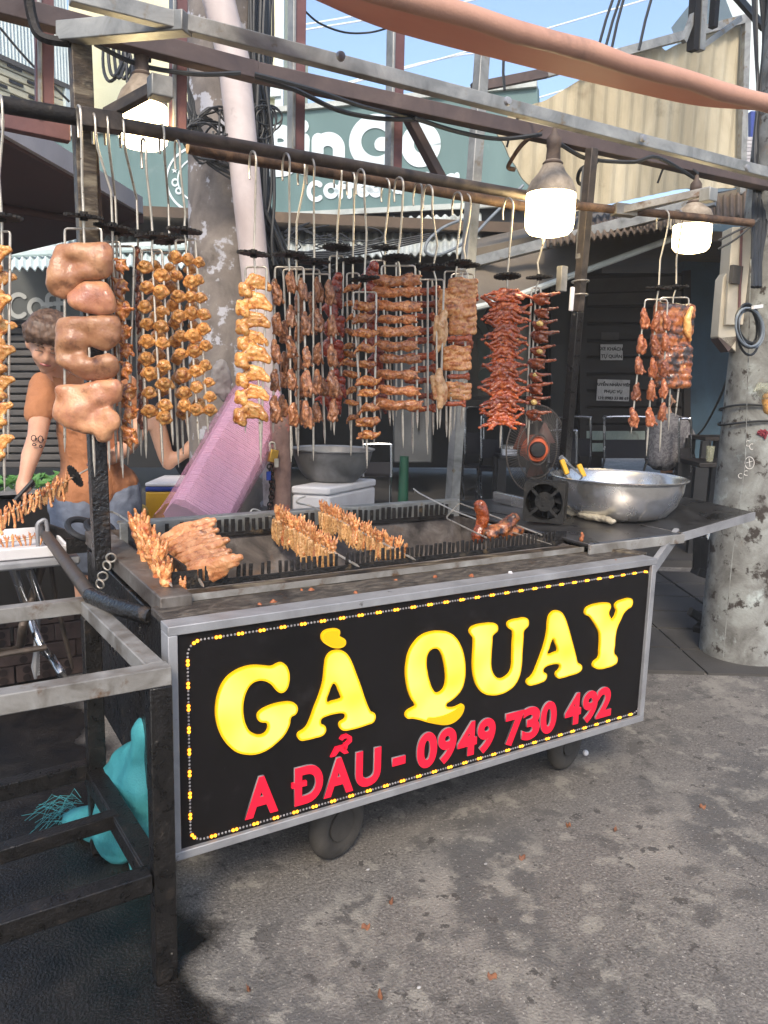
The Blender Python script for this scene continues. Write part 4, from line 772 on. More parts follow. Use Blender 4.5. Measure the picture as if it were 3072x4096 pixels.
def rpoly(pts, name, lift=0):
    lo = XZ(N7, pts); a_, c_ = sum(p[0] for p in lo) / len(lo), sum(p[1] for p in lo) / len(lo)
    ob = flat([V((x - a_, 0, z - c_)) for x, z in lo], name, [m_rface], (0, -.0085 - lift, 0)); ob.parent = sg; ob.location = V((a_, YP + .0015, c_)) - ORG[sg.name]
rpoly([(1056, 1226), (1088, 1162), (1138, 1150), (1170, 1196), (1142, 1205), (1112, 1184), (1086, 1218)], 'circumflex')
for sg_ in ([(1113, 1112), (1128, 1090), (1140, 1108), (1130, 1120)], [(1128, 1090), (1160, 1079), (1162, 1102), (1140, 1108)], [(1160, 1079), (1190, 1095), (1166, 1112), (1162, 1102)], [(1190, 1095), (1190, 1125), (1164, 1122), (1166, 1112)], [(1190, 1125), (1164, 1150), (1150, 1136), (1164, 1122)], [(1164, 1150), (1160, 1172), (1138, 1176), (1140, 1140), (1150, 1136)]): rpoly(sg_, 'hook_mark')
rpoly([(812, 1392), (905, 1372), (905, 1402), (812, 1424)], 'cross_bar', .0012)
for ch, xl, yl, xr, yr in (('A', 515, 1608, 725, 1560), ('D', 828, 1524, 1006, 1490), ('A', 1012, 1475, 1198, 1425), ('U', 1212, 1415, 1370, 1372)): glyph(ch, N7, xl, yl, xr, yr, CAPH, m_rface)
glyph('-', N7, 1445, 1285, 1527, 1268, CAPH, m_rface)
for ch, xl, yl, xr, yr in (('0', 92, 1312, 212, 1290), ('9', 218, 1280, 328, 1258), ('4', 337, 1245, 452, 1217), ('9', 455, 1216, 562, 1190), ('7', 622, 1172, 735, 1140), ('3', 725, 1140, 830, 1110), ('0', 834, 1104, 930, 1082), ('4', 983, 1055, 1078, 1030), ('9', 1087, 1033, 1177, 1008), ('2', 1172, 1008, 1262, 986)): glyph(ch, N8, xl, yl, xr, yr, CAPH, m_rface)
# LED chain round the edge
lx0, lx1 = P(408, 1600, y=YP).x, P(1392, 1400, y=YP).x; lz0, lz1 = P(900, 1677, y=YP).z, P(900, 1310, y=YP).z
rc = .035; path = []
def seg(a, b): path.append((a, b))
def along(n_):
    out = []; 
    pts = []
    for cx_, cz_, a0_ in ((lx1 - rc, lz1 - rc, 90), (lx1 - rc, lz0 + rc, 0), (lx0 + rc, lz0 + rc, -90), (lx0 + rc, lz1 - rc, -180)):
        pts += [(cx_ + rc * math.cos(math.radians(a0_ - t)), cz_ + rc * math.sin(math.radians(a0_ - t))) for t in range(0, 91, 10)]
    pts.append(pts[0]); L_ = [0]
    for p, q in zip(pts, pts[1:]): L_.append(L_[-1] + math.hypot(q[0] - p[0], q[1] - p[1]))
    tot = L_[-1]; i = 0
    for k in range(n_):
        s_ = tot * k / n_
        while L_[i + 1] < s_: i += 1
        t_ = (s_ - L_[i]) / max(1e-9, L_[i + 1] - L_[i]); out.append((pts[i][0] + (pts[i + 1][0] - pts[i][0]) * t_, pts[i][1] + (pts[i + 1][1] - pts[i][1]) * t_))
    return out
NL = 75 * 6
lm = MB(); lm.lathe([(.0001, .0052), (.0032, .0042), (.0040, .002), (.0040, 0)], 10); lm.mi = 1; lm.lathe([(.0058, 0), (.0058, .0006), (.0046, .0009)], 10)
ledme = lm.mesh('led_mesh', [m_led, m_ledhalo], True)
dm = MB()
for k, (x, z) in enumerate(along(NL)):
    if k % 6 < 2:
        ob = place('lit_led', ledme, sg, (x, YP - .0005, z)); ob.rotation_euler = RX
    else: dm.sph((x, YP - .001, z), (.0032, .0032, .0032), None, 6, 4)
tag(dm.build('unlit_leds', m_leddim, sg), kind='stuff')
# ---- overhead frame of the stall
fm = thing('stall_frame', (-.03, .70, .85), 'overhead steel frame of the stall with posts, rods and beams', 'frame')
pt, pb = P(172, 90, y=.70), P(222, 1262, y=.70)
def b_(p, q, w, h, n, m, up=V((0, 0, 1)), bv=.003): return MB().bar(p, q, w, h, up).build(n, m, fm, bevel=bv)
pb.z = .86
b_(pt, pt.lerp(pb, .52), .055, .055, 'post', m_ledge, V((0, 1, 0))); b_(pt.lerp(pb, .5), pb, .05, .05, 'post', m_greasy, V((0, 1, 0)))
b_(P(186, 270, y=.74) , P(210, 640, y=.74), .05, .05, 'post_sleeve', m_rusty, V((0, 1, 0)))
# lower black leg of the same corner, standing on the ground beside the cart
YR1, YR2 = .64, .74
def rod(pts, r, n, m): return MB().tube(pts, r, 14).build(n, m, fm)
rod([P(-40, 218, y=YR1), P(165, 253, y=YR1)], .022, 'rod', m_sprk); b_(P(165, 253, y=YR1), P(262, 268, y=YR1), .05, .05, 'rod_sleeve', m_pipe)
rod([P(165, 253, y=YR1), P(600, 330, y=YR1), P(1245, 441, y=YR1)], .0195, 'rod', m_pipe)
rod([P(405, 318, y=YR2), P(480, 333, y=YR2), P(560, 347, y=YR2), P(1140, 447, y=YR2)], .019, 'hook_rod', m_rusty)
rodR = [P(1236, 443, y=YR1), P(1330, 453, y=.57), P(1440, 463, y=.495), P(1626, 482, y=.36)]
rod(rodR, .016, 'hook_rod', m_rusty)
b_(P(1325, 452, y=.575) , P(1372, 457, y=.54), .05, .045, 'rod_sleeve', m_rail)
rt, rb = P(1279, 320, y=.66), P(1212, 1078, y=.85); rb.z = .905
b_(rt, rt.lerp(rb, .42), .038, .038, 'post', m_pipe, V((0, 1, 0))); b_(rt.lerp(rb, .42), rb, .039, .039, 'post', m_greasyr, V((0, 1, 0)))
b_(P(1268, 360, y=.72), P(1253, 560, y=.72), .03, .03, 'post_stay', m_rail, V((0, 1, 0)))
for v in (578, 606): MB().tube(ring(rt.lerp(rb, (v - 320) / 760), .036, .004, (0, .1, 1)), .003, 6, True).build('wire_tie', m_rod, fm)
b_(P(1215, 575, y=.64), P(1212, 630, y=.64), .035, .03, 'clamp', m_rail, V((0, 1, 0)))
b_(P(1237, 620, y=.63), P(1233, 672, y=.63), .018, .012, 'switch', m_foam, V((0, 1, 0)))
# beams: dark beam over the rods, brown tube, bright galvanised front beam, cross piece
b_(P(-60, -2, z=2.45), P(553, 157, z=2.45), .055, .055, 'beam', m_dkbeam); b_(P(553, 157, z=2.45), P(1720, 409, z=2.45), .052, .052, 'beam', m_dkbeam)
b_(P(620, 166, z=2.49), P(1720, 422, z=2.47), .03, .035, 'brown_tube', m_pipe)
al = (P(150, -12, z=2.37), P(1700, 386, z=2.37)); b_(al[0], al[1], .036, .042, 'front_beam', m_galv)
for u, v in ((735, 122), (1095, 219), (1388, 299), (1612, 363)):
    p = P(u, v, y=.341); MB().lathe([(.002, -.012), (.011, -.011), (.014, -.004), (.014, 0)], 14, p, R3(-90, 0, 0)).build('screw', m_alu, fm)
b_(P(133, 73, y=.70), P(405, 50, y=.40), .05, .05, 'cross_beam', m_galv)
b_(P(230, 247, y=.66), P(338, 188, y=.52), .026, .03, 'rod_bracket', m_pipe); b_(P(1340, 455, y=.56), P(1535, 412, y=.30), .03, .03, 'rod_bracket', m_rail)
MB().box(P(346, 190, y=.50), (.06, .05, .055)).build('bracket_end', m_galv, fm, bevel=.004); MB().box(P(1530, 422, y=.30), (.05, .05, .05)).build('bracket_end', m_galv, fm, bevel=.004)
for ut, ub, vb, yy, m in ((95, 96, 262, .9, m_maroon), (386, 384, 292, .9, m_maroon), (644, 640, 332, .9, m_maroon), (858, 851, 376, .9, m_maroon)):
    b_(P(ut, -60 if ut < 800 else 60, y=yy), P(ub, vb, y=yy), .05, .035, 'strut', m, V((0, 1, 0)))
    b_(P(ut - 13, -60 if ut < 800 else 60, y=yy - .002), P(ub - 11, vb, y=yy - .002), .012, .05, 'strut_side', m_galv, V((0, 1, 0)))
b_(P(875, 240, y=.9), P(955, 392, y=.9), .035, .04, 'brace', m_dkbeam, V((0, 1, 0)))
b_(P(-40, 248, y=.9), P(150, 288, y=.9), .04, .055, 'tie_beam', m_maroon)
rp0, rp1 = P(1043, 100, y=1.12), P(976, 1092, y=1.12); b_(rp0, rp1, .05, .05, 'rear_post', m_galv, V((0, 1, 0)))
# ---- metal rack in front of the cart, at the left
rk = thing('metal_rack', (-.2, .25, 0), 'low greasy tube rack with worn zinc rails beside the cart', 'rack')
def r_(p, q, w, h, n, m, up=V((0, 0, 1)), bv=.003): return MB().bar(p, q, w, h, up).build(n, m, rk, bevel=bv)
YF, YK = -.055, .56
fx = -.055; bx = -.10
r_((fx, YF, 0), (fx, YF, .757), .052, .045, 'leg', m_greasyr, V((0, 1, 0))); r_((bx + .015, YK, 0), (bx + .015, YK, .752), .05, .045, 'leg', m_greasyr, V((0, 1, 0)))
r_((-1.3, YF, .78), (-.03, YF, .78), .045, .045, 'front_rail', m_rail); r_((-1.3, YK + .05, .775), (-.075, YK + .05, .775), .04, .045, 'back_rail', m_rail)
r_((-.055, YF + .03, .778), (-.085, YK + .03, .772), .045, .042, 'side_rail', m_rail)
r_((-1.3, YF, .245), (fx - .03, YF, .275), .045, .05, 'lower_rail', m_greasyr); r_((-1.3, YK, .25), (bx - .01, YK, .275), .045, .05, 'lower_rail', m_greasyr)
r_((-1.3, .27, .20), (-.085, .27, .262), .04, .04, 'middle_rail', m_greasyr); r_((-.095, YK, .275), (-.062, YF + .02, .272), .05, .012, 'side_brace', m_greasyr); r_((-.115, YK, .25), (-.085, YF + .02, .247), .012, .05, 'side_brace', m_greasyr)
for x in (-1.28,): r_((x, YF, 0), (x, YF, .757), .05, .045, 'leg', m_greasyr, V((0, 1, 0))); r_((x, YK, 0), (x, YK, .752), .05, .045, 'leg', m_greasyr, V((0, 1, 0)))
# ================================================================ SKEWERS
def gear_mesh():
    n = 20; pts = []
    for k in range(n):
        for f_, r_ in ((0, .044), (.3, .0525), (.5, .0525), (.8, .044)):
            a = 2 * math.pi * (k + f_) / n; pts.append((r_ * math.cos(a), r_ * math.sin(a), -.0035))
    mb = MB(); mb.prism(pts, (0, 0, .007)); mb.lathe([(.011, -.012), (.011, .012)], 10); return mb.mesh('gear_mesh', m_sprk)
GEAR = gear_mesh()
YAW = math.radians(-31.7)
WID = {k: max(max(v.co.x for v in m.vertices) - min(v.co.x for v in m.vertices) for m in ms) for k, ms in KIND.items()}
HEI = {k: max(max(v.co.z for v in m.vertices) - min(v.co.z for v in m.vertices) for m in ms) for k, ms in KIND.items()}
cnt = {}
def piece(par, kind, pos, px, rot=0., yaw=None, tilt=None, k=None, jit=8, sx=1.):
    i = cnt.get(kind, 0); cnt[kind] = i + 1
    me = KIND[kind][i % len(KIND[kind]) if k is None else k]
    dpt = (pos - CP).dot(FWD); m = abs(px) * dpt / 1661
    sc = m / (WID[kind] if px > 0 else HEI[kind])
    r = Matrix.Rotation(YAW + math.radians(rr(-jit * 1.6, jit * 1.6) + (yaw or 0)), 3, 'Z') @ Matrix.Rotation(math.radians(-rot + rr(-jit, jit)), 3, 'Y') @ Matrix.Rotation(math.radians((tilt or 0) + rr(-jit, jit)), 3, 'X')
    return place(kind, me, par, pos, r, (lambda w_: (sc * sx * w_ * rr(.93, 1.07), sc * w_ * rr(.93, 1.07), sc * w_ * rr(.93, 1.07)))(rr(.86, 1.12)))
def skewer(label, Y, hook, gv, bv, us, tips, pieces, group='skewers of roast meat hanging from the rods', gu=None, off=0.):
    c0 = P(hook[0], hook[1], y=Y); base = P(us[len(us) // 2], bv, y=Y); pl = (base + FWD * off, FWD)
    q = lambda u, v: P(u, v, pl=pl)
    t = thing('meat_skewer', c0, label, 'skewer', group)
    uc = us[1] if len(us) > 2 else (us[0] + us[-1]) / 2
    g_ = q(gu if gu is not None else uc, gv) if gv else None
    b0 = q(uc, bv)
    z = c0.z
    x, y = c0.x, Y
    low = [V((b0.x, b0.y, z - .17))]
    pth = [V((x + .004, y + .03, z - .045)), V((x + .004, y + .033, z - .01)), V((x, y + .015, z + .024)), V((x, y - .012, z + .024)), V((x, y - .03, z - .0)), V((x, y - .028, z - .05))]
    pth = spline(pth, 4)[:-1] + [V((x, y - .028, z - .055)).lerp(low[0], .12)] + [low[0]]
    if g_ is not None: pth.append(g_)
    pth.append(b0)
    tl = q(*tips[len(tips) // 2]) if len(us) > 2 else None
    if tl is not None: pth += [b0.lerp(tl, .93), tl]
    n = len(pth); rs = [.0036] * n
    if tl is not None: rs = [.0036] * (n - 2) + [.0042, .0008]
    MB().tube(pth, rs, 8).build('hook_rod', m_rod, t)
    u0, u1 = us[0], us[-1]; w = min(5, (u1 - u0) * .2)
    for ue, tp, s_ in ((u0, tips[0], 1), (u1, tips[-1], -1)):
        e = q(*tp); s0 = q(ue, bv + 7)
        pp = [b0, q(ue + s_ * w, bv), q(ue + s_ * 1.2, bv + 2), s0, s0.lerp(e, .94), e]
        MB().tube(pp, [.0033, .0033, .0033, .0036, .0042, .0008], 8).build('prong', m_rod, t)
    if g_ is not None:
        gob = place('gear', GEAR, t, g_); gob.rotation_euler = E3(rr(-7, 7), rr(-7, 7), rr(0, 90))
    for pc in pieces:
        kind, u, v, px = pc[:4]; kw = pc[4] if len(pc) > 4 else {}
        dy = kw.pop('dy', rr(-.012, .006)); pos = q(u + rr(-1.5, 1.5), v + rr(-3, 3)) + FWD * dy
        piece(t, kind, pos, px, **kw)
    return t
def col(kind, pts, px, n=None, **kw):
    """pieces spaced along a traced line of photo points"""
    if n is None: return [(kind, u, v, px, dict(kw)) for u, v in pts]
    out = []
    L_ = [0]
    for a, b in zip(pts, pts[1:]): L_.append(L_[-1] + math.hypot(a[0] - b[0], a[1] - b[1]))
    for k in range(n):
        s_ = L_[-1] * k / (n - 1); i = 0
        while i < len(L_) - 2 and L_[i + 1] < s_: i += 1
        f = (s_ - L_[i]) / (L_[i + 1] - L_[i]); out.append((kind, pts[i][0] + (pts[i + 1][0] - pts[i][0]) * f, pts[i][1] + (pts[i + 1][1] - pts[i][1]) * f, px, dict(kw)))
    return out
random.seed(11)
YA, YC = .61, .73
z4 = lambda x, y: (x * .2604, 486 + y * .2604)
# A wings at the left edge of the frame
skewer('skewer of long golden chicken wings cut by the left edge of the photo', YA, (2, 232), 470, 500, [-14, 4, 22], [(-6, 985), (10, 1062), (17, 990)],
       col('chicken_wing', [(0, 555), (2, 612), (4, 664), (4, 716), (6, 770), (8, 832), (8, 892), (8, 960)], 70, rot=50))
# B big pork pieces
skB = skewer('skewer of large smooth brown pork hock folds beside the orange shirted vendor', YA - .03, (170, 252), 467, 494, [140, 181, 219], [(140, 977), (205, 1030), (237, 1017)], [])
def porkpiece(poly, seed):
    """a folded slab filled from its traced outline, with real thickness and bulges"""
    pl = (P(181, 494, y=YA - .03), FWD); pp = [(.624 * x, 486 + .624 * y) for x, y in poly]
    n = len(pp); x0, x1 = min(p[0] for p in pp), max(p[0] for p in pp); y0, y1 = min(p[1] for p in pp), max(p[1] for p in pp); prims = []
    def inside(x, y):
        r = False
        for i in range(n):
            (ax, ay), (bx, by) = pp[i], pp[i - 1]
            if (ay > y) != (by > y) and x < (bx - ax) * (y - ay) / (by - ay) + ax: r = not r
        return r
    def edge(x, y): 
        b_ = 99
        for i in range(n):
            (ax, ay), (bx, by) = pp[i], pp[i - 1]; t = max(0, min(1, ((x - ax) * (bx - ax) + (y - ay) * (by - ay)) / ((bx - ax) ** 2 + (by - ay) ** 2))); b_ = min(b_, math.hypot(x - ax - t * (bx - ax), y - ay - t * (by - ay)))
        return b_
    y = y0 + 4
    while y < y1:
        x = x0 + 4
        while x < x1:
            if inside(x, y):
                e_ = edge(x, y); rad = min(11., max(3.5, e_ + .5))
                if e_ > 2: prims.append(('e', P(x, y, pl=pl) + FWD * (.022 * noise.noise(V((x * .022, y * .03, seed * 3.3))) - .010 * min(1, e_ / 16)), (rad / 610,) * 3))
            x += 6
        y += 6
    c = P(sum(p[0] for p in pp) / n, sum(p[1] for p in pp) / n, pl=pl)
    place('pork_piece', fuse('pork_mesh', prims, mt_pork, .0048, .004, 24, 12, c, ridges=.5, seed=seed), skB, c)
porkpiece([(190,70),(380,62),(392,95),(390,165),(365,188),(295,188),(275,215),(255,240),(230,256),(195,250),(168,235),(166,200),(180,150),(190,110)], 1)
porkpiece([(238,252),(265,220),(300,195),(340,192),(375,205),(400,240),(412,280),(395,306),(350,313),(290,302),(245,278)], 2)
porkpiece([(203,325),(290,320),(330,318),(405,312),(417,345),(412,400),(395,422),(370,433),(335,427),(308,412),(298,440),(310,463),(345,456),(385,446),(412,460),(417,500),(400,521),(350,541),(300,537),(250,512),(205,482),(194,430),(199,390),(192,370)], 3)
porkpiece([(195,560),(230,550),(280,555),(330,540),(415,535),(427,560),(420,605),(390,620),(340,634),(322,648),(390,632),(417,660),(420,700),(397,715),(387,745),(345,756),(330,727),(280,717),(220,692),(184,667),(187,620),(198,600)], 4)
# C small chunks beside the pork
skewer('skewer of charred crispy meat chunks directly behind the pork hocks', YA + .02, (201, 268), 490, 522, [219, 243, 259], [(237, 1012), (266, 1033), (289, 980)],
       col('meat_chunk', [(261, 575), (260, 622), (266, 670), (272, 716), (274, 757), (276, 800), (279, 845), (283, 890), (280, 938)], 38))
skewer('skewer of spiky roast chunks between the pork hocks and the chicken tails', .64, (228, 270), 500, 532, [236, 252, 290], [(252, 1000), (262, 1010), (276, 1004)],
       col('meat_chunk', [(243, 600), (246, 655), (250, 700), (252, 760), (254, 812), (258, 862), (262, 915)], 34, dy=.02), off=.07)
skewer('thin skewer of dark curled gut at the left of the golden tails', .64, (262, 276), 505, 536, [292, 298, 304], [(300, 960), (305, 985), (312, 950)], col('gut_curl', [(298, 555), (299, 700), (304, 905)], 13, n=16), off=.08)
# D, E golden tails
c1 = [z4(*p) for p in ((1215, 345), (1215, 505), (1215, 680), (1225, 830), (1225, 960), (1222, 1100), (1230, 1235), (1236, 1385), (1240, 1550))]
c2 = [z4(*p) for p in ((1335, 412), (1350, 560), (1342, 708), (1345, 842), (1350, 985), (1362, 1160), (1366, 1322), (1372, 1500), (1366, 1590))]
c3 = [z4(*p) for p in ((1458, 268), (1460, 430), (1480, 590), (1486, 755), (1496, 920), (1506, 1070), (1522, 1240), (1524, 1382), (1530, 1500))]
c4 = [z4(*p) for p in ((1560, 285), (1580, 468), (1588, 590), (1590, 735), (1605, 915), (1608, 1045), (1632, 1200), (1632, 1335), (1640, 1535))]
c5 = [z4(*p) for p in ((1645, 310), (1650, 455), (1660, 600), (1690, 740), (1690, 870), (1705, 1010), (1712, 1170), (1725, 1300), (1735, 1430), (1746, 1540))]
skewer('skewer of golden chicken tails, left one of the front pair of tail skewers', YA, (309, 322), 509, 540, [306, 328, 350], [(316, 990), (352, 1005), (374, 962)], col('chicken_tail', c1, 37) + col('chicken_tail', c2, 37), gu=330)
skewer('skewer of golden chicken tails, right one of the front pair of tail skewers', YA, (382, 325), 498, 518, [379, 401, 422], [(408, 955), (430, 960), (450, 935)], col('chicken_tail', c3, 38) + col('chicken_tail', c4, 35) + col('chicken_tail', c5, 31), gu=398)
skewer('skewer of browned chicken tails hidden behind the two front tail skewers', .64, (348, 290), 520, 546, [332, 366, 380], [(352, 1008), (386, 1010), (396, 985)],
       col('chicken_tail', [(334, 575), (337, 690), (345, 790), (352, 880)], 33, n=9) + col('chicken_tail', [(366, 582), (378, 700), (388, 800), (398, 890)], 34, n=9) + col('chicken_tail', [(412, 580), (420, 700), (424, 800), (430, 872)], 31, n=8), gu=366, off=.09)
# G wings
z5 = lambda x, y: (432 + x * .2279, 513 + y * .2279)
skewer('skewer of eight spread golden chicken wings in front of the concrete pole', YA - .02, (545, 348), 548, 577, [530, 551, 576], [(530, 936), (564, 1002), (563, 990)],
       col('chicken_wing', [z5(528, 455), z5(520, 628), z5(515, 800), z5(515, 965), z5(518, 1130), z5(510, 1310), z5(500, 1500), z5(500, 1680)], 78, rot=4, jit=5), gu=548)
# H gizzards
skewer('skewer of brown gizzards, left one of the gizzard pair', YA, (617, 352), 549, 577, [594, 625, 656], [(590, 935), (629, 998), (662, 920)],
       col('gizzard', [z5(725, 510), z5(725, 815), z5(725, 1095), z5(710, 1360), z5(705, 1625)], -56, n=None, sx=.8) + col('gizzard', [z5(865, 430), z5(870, 765), z5(862, 1035), z5(870, 1350), z5(880, 1680)], -56, n=None, sx=.8) + col('gizzard', [z5(985, 500), z5(1000, 830), z5(1010, 1130), z5(1015, 1395), z5(1020, 1680)], -56, n=None, sx=.8), gu=623)
skewer('skewer of brown gizzards, right one of the gizzard pair', YA + .03, (670, 362), 566, 592, [645, 677, 712], [(644, 985), (677, 995), (722, 940)],
       col('gizzard', [z5(1115, 505), z5(1125, 800), z5(1110, 1100), z5(1110, 1365), z5(1105, 1660)], -54, n=None, sx=.8) + col('gizzard', [z5(1235, 520), z5(1250, 840), z5(1250, 1115), z5(1260, 1400), z5(1255, 1640)], -54, n=None, sx=.8), gu=679)
skewer('skewer of dark gizzards in the back row behind the gizzard pair', YC, (650, 365), 553, 582, [612, 640, 690], [(632, 985), (640, 960), (702, 960)],
       col('gizzard', [z5(800, 900), z5(800, 1180), z5(800, 1330), z5(790, 1600)], -50, n=None, sx=.8) + col('gizzard', [z5(930, 640), z5(935, 900), z5(930, 1180), z5(945, 1420), z5(950, 1640)], -50, n=None, sx=.8) + col('gizzard', [z5(1070, 620), z5(1060, 820)], -50, n=None, sx=.8) + col('gizzard', [z5(1165, 1430)], -40))
# I glazed dark red joints
skewer('skewer of glossy dark red glazed joints half hidden behind the gizzards', YC + .02, (729, 372), 535, 553, [712, 728, 742], [(715, 930), (722, 940), (735, 900)],
       col('glazed_joint', [z5(1300, 420), z5(1290, 560), z5(1240, 660), z5(1320, 840), z5(1220, 870), z5(1300, 1070), z5(1210, 1060), z5(1270, 1340), z5(1330, 1400), z5(1200, 1530), z5(1290, 1560)], 40))
# J knotted pieces
skewer('back skewer of small orange knotted skin pieces right of the glazed joints', YC, (757, 388), 563, 590, [749, 762, 776], [(756, 930), (758, 985), (772, 900)],
       col('knotted_skin', [z5(1450, 480), z5(1430, 620), z5(1450, 755), z5(1440, 905), z5(1420, 1030), z5(1425, 1110), z5(1410, 1195), z5(1440, 1300), z5(1440, 1440), z5(1440, 1580), z5(1440, 1700)], 38, jit=20), gu=762)
z6 = lambda x, y: (756 + x * .2279, 513 + y * .2279)
skewer('low front skewer of orange knotted skin pieces ending above the foam box', YA - .03, (778, 385), 602, 631, [763, 789, 813], [(785, 968), (793, 1012), (808, 962)],
       col('knotted_skin', [z6(140, 655), z6(130, 780), z6(140, 925), z6(150, 1045), z6(160, 1200), z6(170, 1355), z6(180, 1480), z6(185, 1615), z6(175, 1755), z6(178, 1870)], 54, jit=7), gu=787)
# K necks
skewer('wide skewer of ten pale brown roast necks laid crosswise', YA - .03, (861, 402), 557, 574, [824, 863, 897], [(843, 920), (871, 968), (902, 925)],
       col('neck', [z6(462, 415), z6(458, 530), z6(455, 650), z6(465, 770), z6(462, 890), z6(465, 1030), z6(485, 1150), z6(465, 1310), z6(480, 1440), z6(480, 1590)], 100, jit=4), gu=858)
skewer('back skewer of dark glazed necks behind the pale roast necks', YC, (832, 404), 535, 563, [800, 830, 856], [(823, 905), (850, 920), (856, 900)],
       col('glazed_joint', [z6(210, 340), z6(215, 480), z6(200, 620), z6(205, 720), z6(200, 850), z6(215, 960), z6(260, 1130), z6(240, 1260), z6(260, 1400), z6(290, 1560)], 42), gu=833)
skewer('skewer of dark red drumsticks sticking out right of the pale necks', YC - .03, (902, 412), 575, 604, [890, 908, 934], [(892, 980), (924, 982), (936, 940)],
       col('dark_drumstick', [z6(700, 525), z6(700, 648), z6(690, 765), z6(700, 885), z6(690, 992), z6(680, 1140), z6(700, 1255), z6(670, 1370), z6(680, 1505), z6(690, 1625)], 66, jit=4), gu=905)
skewer('skewer of pale folded pork slabs in front of the pork belly', YA - .02, (924, 418), 578, 604, [924, 942, 959], [(924, 930), (945, 928), (950, 925)],
       col('pale_slab', [z6(860, 880)], -94, jit=2) + col('pale_slab', [z6(840, 1440)], -82, rot=10, jit=2), gu=935)
# M pork belly
skewer('front skewer of pork belly slices with striped fat', YA - .01, (987, 433), 568, 586, [960, 985, 1010], [(965, 945), (970, 955), (1000, 912)],
       [('belly_slab', *z6(1065, 470), 62, dict(k=0, jit=3)), ('belly_slab', *z6(1010, 615), 86, dict(k=1, jit=3)), ('belly_slab', *z6(1065, 820), 60, dict(k=1, jit=3)), ('dark_drumstick', *z6(1040, 970), 60, dict(jit=4)), ('belly_slab', *z6(1015, 1160), 64, dict(k=3, jit=3)), ('dark_drumstick', *z6(1035, 1310), 52, dict(jit=4)), ('belly_slab', *z6(1030, 1450), 62, dict(k=1, jit=3)), ('belly_slab', *z6(950, 1390), 40, dict(k=2)), ('dark_drumstick', *z6(1000, 1590), 48, dict(jit=4))], gu=988)
skewer('back skewer of pork behind the pork belly slices', YC, (1006, 436), 573, 592, [975, 999, 1024], [(975, 940), (980, 930), (995, 920)],
       [('dark_drumstick', *z6(1080, 700), 56, {}), ('dark_drumstick', *z6(1090, 560), 56, {}), ('dark_drumstick', *z6(1050, 1000), 50, {})], gu=1008)
# N splayed red birds
z7 = lambda x, y: (1026 + x * .2076, 540 + y * .2076)
skewer('wide skewer of glossy red splayed small birds with legs sticking out', YA, (1097, 445), 597, 628, [1074, 1096, 1117], [(1065, 928), (1080, 968), (1105, 926)],
       col('splayed_quail', [z7(330, 465), z7(325, 560), z7(318, 700), z7(312, 850), z7(306, 1000), z7(300, 1150), z7(292, 1300), z7(285, 1450), z7(270, 1620), z7(255, 1790)], 98, n=24, jit=4))
# O small quail with egg filling
sO = skewer('narrow skewer of small stuffed birds with yellow egg filling beside the right post', YA, (1172, 470), 599, 622, [1148, 1158, 1168], [(1137, 925), (1140, 962), (1150, 915)],
       col('small_quail', [z7(690, 510), z7(688, 655), z7(672, 790), z7(670, 915), z7(655, 1050), z7(645, 1180), z7(630, 1310), z7(620, 1440), z7(610, 1580), z7(605, 1710)], 58, yaw=-15, jit=6) +
       col('egg_filling', [z7(690, 500), z7(665, 780), z7(655, 1045), z7(610, 1300), z7(600, 1570)], 15, dy=-.03), gu=1165)
MB().tube([P(1158, 470, y=YA), P(1172, 520, y=YA)], .003).build('hook_rod', m_rod, sO)
# P, Q right hand pair
z8 = lambda x, y: (1296 + x * .2197, 540 + y * .2197)
skewer('three-pronged skewer of reddish kidneys, hung in front of the charred slabs', .50, (1432, 468), 622, 647, [1393, 1419, 1442], [(1363, 938), (1396, 985), (1425, 975)],
       col('kidney', [z8(430, 675), z8(395, 930), z8(370, 1150), z8(355, 1390), z8(330, 1650)], -44, sx=.85) + col('kidney', [z8(545, 695), z8(530, 950), z8(510, 1165), z8(490, 1395), z8(470, 1655)], -44, sx=.85) + col('kidney', [z8(650, 690), z8(640, 910), z8(630, 1165), z8(615, 1370), z8(605, 1600)], -46, sx=.85), gu=1423, group='skewers on the right hand rod')
skewer('skewer of two broad charred meat slabs edged with golden fat', .53, (1462, 468), 620, 643, [1426, 1454, 1488], [(1440, 800), (1444, 930), (1459, 900)],
       [('charred_slab', *z8(716, 735), 94, dict(jit=3, sx=.94)), ('charred_slab', *z8(712, 1155), 90, dict(jit=3, sx=.94)), ('fat_edge', *z8(868, 735), -86, dict(jit=3, dy=-.012)), ('fat_edge', *z8(820, 1190), -58, dict(jit=3, rot=-8, dy=-.012))], gu=1461, group='skewers on the right hand rod')
